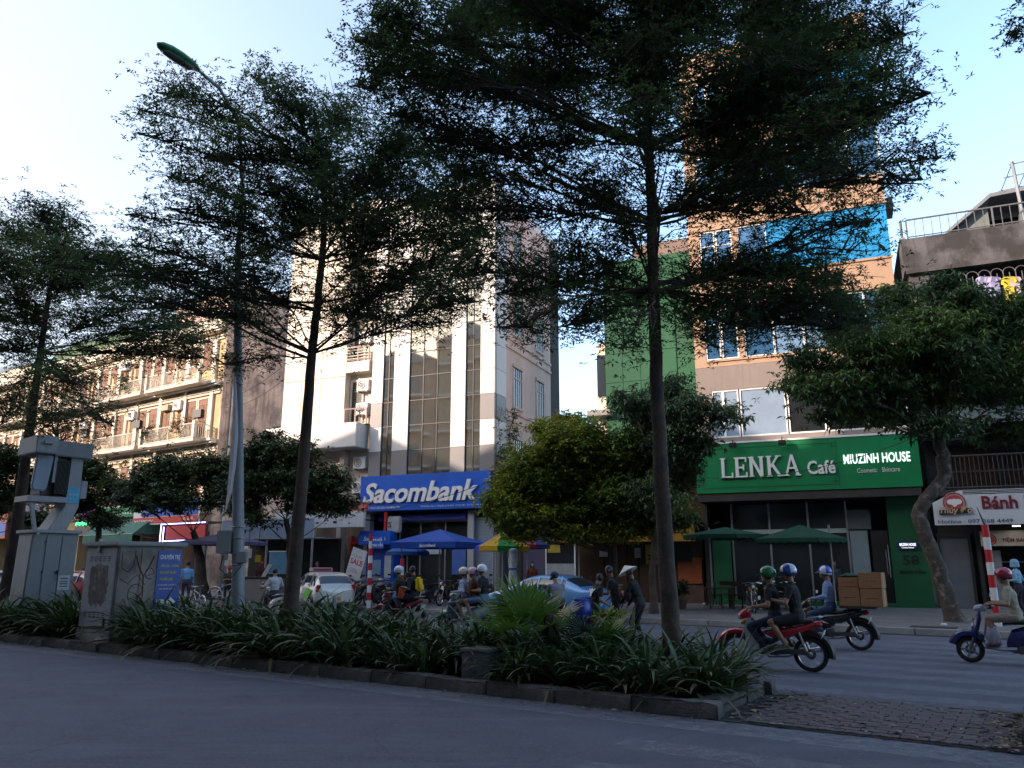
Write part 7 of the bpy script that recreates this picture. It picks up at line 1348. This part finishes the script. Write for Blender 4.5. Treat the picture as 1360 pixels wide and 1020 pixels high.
# parked bikes, one built and copied
def park(src, items, grp):
    first = True
    for px, Y, rz, lab, pav in items:
        p = D(px, 780, Y); loc = Vector((p.x, p.y, .15 if pav else 0))
        if first: src.location = loc; src.rotation_euler = (0, 0, rz); src['label'] = lab; src['group'] = grp; first = False
        else: copytree(src, loc, rz, lab)
src1 = underbone('x', (0, 0, 0), 0, (.03, .03, .035), (.03, .03, .03), (.05, .05, .055)); src2 = scooter('x', (0, 0, 0), 0, (.03, .035, .05), (.02, .02, .02), nm='parked_scooter', cat='scooter'); src1.name = 'parked_motorbike'; src3 = scooter('x', (0, 0, 0), 0, (.22, .24, .28), (.06, .06, .07), nm='parked_scooter', cat='scooter')
KIDS.clear()
park(src1, [(478, 29.6, -1.9, 'dark motorbike parked nose-out just right of the taxi', 1), (500, 30.2, -2.0, 'dark motorbike parked behind the street name post', 1), (548, 29.2, -1.6, 'dark motorbike parked below the smaller blue umbrella', 1), (596, 30., -2.1, 'dark motorbike parked left of the group at the bank steps', 1), (998, 25.6, -1.75, 'black motorbike parked facing the road before the café plinth', 1), (318, 33.6, -2.6, 'dark motorbike parked under the canopy beside the bicycle', 1), (1040, 27., -1.3, 'dark motorbike parked under the right green umbrella', 1), (800, 26.5, -2.7, 'dark motorbike parked by the wooden shutters behind the vendors', 1)], 'dark motorbikes parked on the pavement')
park(src2, [(462, 30.6, -2.1, 'dark scooter parked beneath the tilted sale board', 1), (488, 31.4, -2., 'dark scooter parked behind the row near the red door frame', 1), (645, 30.2, -1.9, 'dark scooter parked at the bank steps nearest the rainbow parasol', 1), (562, 31., -2.2, 'dark scooter parked between the striped post and the blue umbrella pole', 1), (1018, 27.4, -1.9, 'dark scooter parked behind the rider in the green helmet', 1)], 'dark scooters parked on the pavement')
park(src3, [(620, 29.6, -2.0, 'grey scooter parked in the middle of the bank step group', 1), (510, 31.6, -1.8, 'grey scooter parked by the cash machine booth', 1)], 'grey scooters parked before the bank')
# bicycle
def bicycle(label, loc, rz):
    t = thing('bicycle', label, 'bicycle', loc, rz); t.scale = (.93,) * 3; r = .33
    for x in (-.52, .52):
        wh = MB().torus((x, 0, r), r - .018, .018, 'Y', 28, 6).build('wheel', tyre, t, smooth=True); g = MB(); [g.tube([(x, 0, r), (x + (r - .03) * math.cos(a), 0, r + (r - .03) * math.sin(a))], .003, 3, cap=False) for a in np.arange(0, 6.28, .35)]; g.build('spokes', chrome, wh, fix=False)
    g = MB(); [g.tube(p, .016, 6) for p in ([(.52, 0, r), (.42, 0, .75), (.39, 0, .95)], [(.42, 0, .72), (-.05, 0, .30)], [(.41, 0, .82), (-.17, 0, .72)], [(-.05, 0, .3), (-.2, 0, .85)], [(-.05, 0, .3), (-.52, 0, r)], [(-.17, 0, .72), (-.52, 0, r)])]; g.build('frame', mat('pale_frame'), t)
    MB().tube([(.3, -.28, 1.0), (.39, -.1, .97), (.39, .1, .97), (.3, .28, 1.0)], .013, 5).build('handlebar', chrome, t); g = MB(); eloft(g, [(-.05, .88, .03, .02), (-.2, .89, .08, .03), (-.3, .89, .08, .025)]); g.build('saddle', seatm, t, smooth=True); MB().torus((-.52, 0, r), r + .02, .02, 'Y', 14, 5, a0=.5, a1=2.9, ry=.03).build('mudguard', WHITE, t); MB().torus((-.05, 0, .3), .09, .008, 'Y', 16, 4).build('chainring', STEEL, t)
bicycle('pale framed bicycle leaning behind the lamp post', G2(300, 31.5), -FM.ang + .1); bicycle('bicycle with white mudguards standing at the overgrown tree trunk', D(262, 800, 27.) * 1 - Vector((0, 0, D(262, 800, 27.).z)), HL - .3)

# ================= cars =================
cgl = glassm('car_window_glass', (.035, .045, .055), .03, .1, 1.)
def car(label, loc, rz, c, kind='hatch', cat='car', L_=3.7, name='car'):
    t = thing(name, label, cat, loc, rz); t.scale = (.95,) * 3; pm_ = mat('car_paint_%02d_%02d_%02d' % tuple(int(v * 99) for v in c), c, .3, .06, 2, .02, coat=.8, metal=.2); h = L_ / 2; W2 = .80; H_ = 1.46 if kind == 'hatch' else 1.42
    # stations: x, bottom z, belt z, roof z (None = no cabin), half width, roof half width
    if kind == 'hatch': st = [(-h, .42, .78, .80, .62, .60), (-h + .06, .30, .90, 1.02, .74, .60), (-h + .30, .26, .95, 1.36, .79, .58), (-h + .62, .25, .94, 1.44, .80, .60), (-h + 1.3, .25, .92, H_, .81, .61), (-h + 1.9, .25, .90, 1.44, .81, .60), (-h + 2.35, .25, .90, 1.30, .81, .58), (-h + 2.85, .25, .92, .96, .80, .62), (-h + 3.3, .27, .82, .84, .76, .60), (h - .08, .32, .68, .70, .66, .52), (h, .40, .58, .60, .55, .45)]
    else: st = [(-h, .42, .80, .82, .66, .6), (-h + .1, .30, .94, .96, .78, .66), (-h + .55, .26, .97, 1.0, .82, .64), (-h + .62, .26, .96, 1.02, .82, .62), (-h + 1.25, .25, .94, 1.36, .83, .58), (-h + 1.6, .25, .93, H_, .84, .58), (-h + 2.3, .25, .92, H_, .84, .58), (-h + 2.75, .25, .91, 1.30, .84, .57), (-h + 3.3, .25, .93, .97, .83, .62), (-h + 3.9, .27, .84, .86, .80, .6), (h - .1, .32, .70, .72, .70, .5), (h, .40, .60, .62, .6, .4)]
    g = MB(); n = 13; gl = []
    for i, (x, zb, zl, zr, w, wr) in enumerate(st):
        half = [(0, zb), (w * .86, zb), (w * .98, zb + .10), (w * 1.0, (zb + zl) / 2), (w * .97, zl), (wr + (w - wr) * .15, zr - .04 * min(1, (zr - zl) * 4)), (wr * .8, zr - .012), (0, zr)]
        ring = [(x, y, z) for y, z in half] + [(x, -y, z) for y, z in half[-2:0:-1]]; g.v += ring
    m = 14; ns = len(st)
    for i in range(ns - 1):
        for k in range(m):
            k2 = (k + 1) % m; f = (i * m + k, (i + 1) * m + k, (i + 1) * m + k2, i * m + k2); cab = (st[i][3] - st[i][2] > .2) and (st[i + 1][3] - st[i + 1][2] > .2); slope = ((st[i][3] - st[i][2] > .15) != (st[i + 1][3] - st[i + 1][2] > .15)) or (st[i][3] - st[i][2] > .03 and abs(st[i][3] - st[i + 1][3]) > .12)
            mi = 0
            if k in (4, 9) and cab: mi = 1
            elif k in (5, 6, 7, 8) and slope and max(st[i][3], st[i + 1][3]) > 1.2 and k in (5, 6, 7, 8): mi = 1
            g.f.append(f); g.m.append(mi)
    g.f += [tuple(range(m)), tuple((ns - 1) * m + k for k in range(m))][::1]; g.m += [0, 0]
    o = g.build('body', [pm_, cgl], t, smooth=False); s2 = o.modifiers.new('s', 'SUBSURF'); s2.levels = s2.render_levels = 2
    me = bpy.data.meshes.new_from_object(o.evaluated_get(bpy.context.evaluated_depsgraph_get())); o.modifiers.clear(); o.data = me; me.polygons.foreach_set('use_smooth', [True] * len(me.polygons))
    # pillars and door lines
    cab0, cab1 = (-h + .55, -h + 2.6) if kind == 'hatch' else (-h + 1.1, -h + 2.95); zb_ = .93
    for q in (-1, 1):
        for xx in ((cab0 + .15, cab0 + 1.0, cab1 - .1) if kind == 'hatch' else (cab0 + .25, cab0 + 1.05)): MB().tube([(xx, q * (W2 + .005), zb_ - .02), (xx - .03, q * .635, H_ - .07)], .022, 5).build('pillar', pm_, t)
        for xx in (cab0 + .95, cab1): MB().box(xx, xx + .008, q * .80, q * .812, .35, .9).build('door_gap', BLACK, t)
        for xx in (cab0 + .2, cab0 + 1.15): MB().cbox((xx + .6, q * .815, .84), (.16, .02, .03)).build('door_handle', pm_, t, bevel=.005)
        g = MB(); g.cbox((cab1 - .12, q * .93, .98), (.09, .16, .11)); g.build('wing_mirror', pm_, t, bevel=.02)
        for xw in (-h + .62, h - .72):
            wh = MB().lathe([(.02, -.085), (.26, -.09), (.295, -.06), (.295, .06), (.26, .09), (.02, .085)], c=(xw, q * .735, .295), n=24, axis='Y').build('wheel', tyre, t, smooth=True); g = MB(); g.torus((xw, q * .825, .295), .17, .015, 'Y', 18, 5); [g.cbox((xw + .085 * math.cos(a), q * .822, .295 + .085 * math.sin(a)), (.17, .02, .04), ry=-a) for a in np.arange(0, 6.28, 1.0472)]; g.build('rim', STEEL, wh)
            MB().torus((xw, q * .80, .295), .345, .03, 'Y', 20, 5, a0=0., a1=math.pi, ry=.02).build('wheel_arch', BLACK, t)
        g = MB(); g.cbox((-h + .10, q * .66, .86), (.12, .16, .26) if kind == 'hatch' else (.10, .3, .14), ry=-.15); g.build('tail_lamp', redl, t, bevel=.02); g = MB(); g.cbox((h - .16, q * .55, .68), (.2, .28, .12), ry=.3, rz=-q * .4); g.build('headlamp', lens, t, bevel=.03)
    MB().box(-h - .03, -h + .10, -.6, .6, .36, .56).build('rear_bumper', pm_, t, bevel=.03); MB().box(h - .08, h + .02, -.55, .55, .36, .52).build('front_bumper', pm_, t, bevel=.03); MB().box(-h - .045, -h - .03, -.16, .16, .50 if kind != 'hatch' else .42, .62 if kind != 'hatch' else .56).build('number_plate', mat('yellow_plate', (.5, .25, .01), .5, .05) if 'taxi' in label else platem, t)
    return t
rzT = HL - .42; P_ = D(424, 800, 29.6); P_ = Vector((P_.x, P_.y, 0))
tx = car('silver hatchback taxi with a green side flash and a pink roof sign', P_, rzT, (.50, .50, .49), 'hatch', 'taxi', name='taxi')
g = MB(); g.prism([(-.16, 1.46), (.16, 1.46), (.12, 1.6), (-.12, 1.6)], -.42, .42); g.build('roof_sign', mat('taxi_sign', (.50, .28, .36), .4, .05, bump=0), tx, bevel=.02)
g = MB(); g.box(-.17, -.165, -.36, .36, 1.49, 1.57); g.build('sign_band', mat('maroon_letters'), tx)
gr = mat('lime_flash', (.10, .45, .03), .35, .05); g = MB(); g.prism([(-1.45, .80), (-.9, .86), (-.5, .62), (-.95, .40), (-1.2, .62)], .818, .822); g.build('green_flash', gr, tx); g = MB(); g.torus((-1.42, .70, 1.08), .05, .01, 'Y', 14, 4); g.build('badge', DARK, tx)
g = MB(); g.cbox((-1.72, 0, 1.02), (.01, .32, .08), ry=-.3); g.build('rear_sticker', mat('orange_panel'), tx)
car('pale blue sedan parked at the kerb behind the palms', W(-3.75, 11.0) if 0 else Vector((D(728, 800, 24.2).x, D(728, 800, 24.2).y, 0)), HL + .03, (.10, .27, .52), 'sedan', L_=4.4)
car('silver car behind the left trunk and the transformer cabinet', W(-41.5, 10.2), HL, (.45, .47, .5), 'hatch', L_=3.9)
car('dark red car glimpsed between the transformer and the graffiti cabinet', W(-33., 10.6), HL, (.22, .01, .025), 'hatch')

# ================= people on foot =================
def foot(px, Y, rz, label, shirt, pants, pav=1, **k):
    p = D(px, 780, Y); z = .15 if pav else 0.; k.setdefault('hip', (0, 0, .92)); k.setdefault('lean', .05); k.setdefault('hands', [(.12, .24, .82), (.12, -.24, .82)]); k.setdefault('feet', [(.06, .1, .08), (-.05, -.1, .08)]); k.setdefault('vox', .015)
    return person('person', label, Vector((p.x, p.y, z)), rz, k.pop('hip'), k.pop('lean'), k.pop('hands'), k.pop('feet'), shirt, pants, k.pop('shoe', (.05, .05, .05)), **k)
foot(846, 17.0, 2.6, 'woman in black with a white visor hat bending over the vendor goods', (.012, .012, .014), (.018, .018, .025), 0, lean=.35, hands=[(.38, .12, .85), (.3, -.15, .8)], hip=(-.06, 0, .90), hat='cone', nod=.5, sleeve=1., toe=.18)
foot(818, 17.2, 2.9, 'young man in a black t-shirt reaching out his hand beside the visor hat', (.015, .015, .017), (.012, .012, .014), 0, lean=.2, hands=[(.42, .1, 1.05), (.25, -.2, .9)], nod=.3, sleeve=.32)
sk = foot(788, 17.0, .35, 'boy in a black t-shirt with a white skull print beside the blue barrels', (.013, .013, .015), (.012, .012, .014), 0, lean=.30, hands=[(.35, .15, .9), (.3, -.2, .85)], hip=(-.02, 0, .84), sleeve=.32, look=.8, sc=.95)
g = MB(); c_ = Vector((-.02, 0, .84)) + Vector((math.sin(.3), 0, math.cos(.3))) * .33 - Vector((math.cos(.3), 0, -math.sin(.3))) * .135
g.M = Matrix.Translation(c_) @ Matrix.Rotation(.3, 4, 'Y'); g.lathe([(.065, -.004), (.065, .004)], (-.0, 0, .02), 14, axis='X', sx=1, sy=1.15); g.box(-.005, .005, -.035, .035, -.10, -.03); [g.cbox((0, q * .11, .05), (.008, .09, .03), rx=q * .5) for q in (-1, 1)]; g.build('shirt_print', wlet, sk)
foot(741, 18.6, 1.9, 'person in a grey shirt and dark cap stooping next to the blue car', (.16, .17, .22), (.03, .03, .04), 0, lean=.5, hands=[(.45, .15, .7), (.4, -.15, .7)], hip=(-.1, 0, .82), hat='cap', nod=.5, sleeve=.9)
foot(707, 30.5, -1.5, 'woman in a rust brown top with a pale mask behind the blue car', (.18, .05, .025), (.03, .03, .04), 1, sleeve=.9, mask=(.5, .5, .5), longhair=True)
foot(1353, 23.5, 2.2, 'person in a light blue hooded jacket standing before the bakery', (.22, .42, .58), (.03, .03, .05), 1, hat='hood', sleeve=1., hands=[(.2, .12, 1.05), (.2, -.12, 1.05)], mask=(.1, .1, .12))
foot(247, 30., 1.9, 'person in a light blue shirt seen beside the poster of the cabinet', (.16, .34, .58), (.04, .05, .08), 1, sleeve=.6, vox=.018)
sit = dict(hip=(0, 0, .46), feet=[(.42, .12, .08), (.42, -.12, .08)], hands=[(.35, .12, .7), (.35, -.12, .7)], lean=.25)
foot(303, 31.8, -1.2, 'seated street vendor in brown clothes and a red cap under the canopy', (.10, .06, .05), (.06, .05, .05), 1, hat='redcap', vox=.018, hip=(0, 0, .75), feet=[(.3, .12, .3), (.3, -.12, .3)], hands=[(.35, .12, .95), (.35, -.12, .95)], lean=.2)
foot(345, 34.4, -1.4, 'person in a red cap behind the grey counter', (.12, .03, .03), (.05, .05, .05), 1, hat='redcap', vox=.018)
foot(420, 31.5, -1.6, 'person in a violet patterned shirt standing behind the taxi', (.12, .08, .22), (.05, .05, .05), 1, vox=.018)
foot(112, 42, -1.8, 'person in dark clothes on the pavement between transformer and cabinet', (.05, .04, .06), (.03, .03, .03), 1, vox=.02)
foot(1110, 29.4, -1.7, 'shadowy person inside the café doorway', (.05, .05, .06), (.03, .03, .03), 1, vox=.02)
for px, Y, z, rz, lab in ((303, 31.8, .15, -1.2, 'low stool under the seated vendor in the red cap'),):
    t = thing('stool', lab, 'stool', G2(px, Y), rz); MB().box(-.18, .18, -.18, .18, .58, .62).build('seat', DARK, t); [MB().tube([(sx * .15, sy * .15, 0), (sx * .12, sy * .12, .58)], .018, 5).build('leg', DARK, t) for sx in (-1, 1) for sy in (-1, 1)]; MB().box(.15, .45, -.2, .2, .12, .2).build('foot_rail', DARK, t)
# vendor goods in the road
for i, (px, Y, lab) in enumerate(((771, 16.6, 'left blue plastic barrel behind the palm'), (783, 17.3, 'right blue plastic barrel beside the boy with the skull print'))):
    t = thing('plastic_barrel', lab, 'barrel', G2(px, Y, 0), 0, 'blue barrels of the vendor'); MB().lathe([(.15, 0), (.2, .04), (.225, .3), (.215, .33), (.23, .36), (.23, .6), (.215, .63), (.225, .66), (.2, .86), (.17, .9)], n=20).build('drum', mat('blue_plastic', (.01, .035, .30), .35, .1), t, smooth=True); MB().lathe([(.18, .901), (.18, .93), (.1, .94)], n=20).build('lid', mat('blue_plastic'), t)
t = thing('vendor_bicycle_load', 'flat basket of green vegetables on the vendor bicycle by the barrels', 'basket', G2(806, 16.4, 0)); MB().lathe([(.2, .42), (.32, .46), (.36, .54), (.33, .54)], n=20).build('basket', mat('wicker', (.25, .18, .09), .8, .3, 8, .4), t); MB().lathe([(.03, 0), (.03, .42)], n=6).build('stand', DARK, t)
rg = random.Random(4); leaves('greens', np.array([(rg.gauss(0, .14), rg.gauss(0, .14), .55 + rg.random() * .08) for _ in range(40)]), fyel, t, 5, .2, .3, .2, .4, 3)
g = MB(); g.box(-.3, .3, -.2, .2, 0, .3); t = thing('crate', 'green plastic crate on the road among the vendors', 'crate', G2(793, 16.7, 0), .4); g.build('shell', mat('green_crate', (.01, .16, .08), .5, .1), t, bevel=.01); MB().box(-.26, .26, -.16, .16, .301, .31).build('contents', DARK, t)
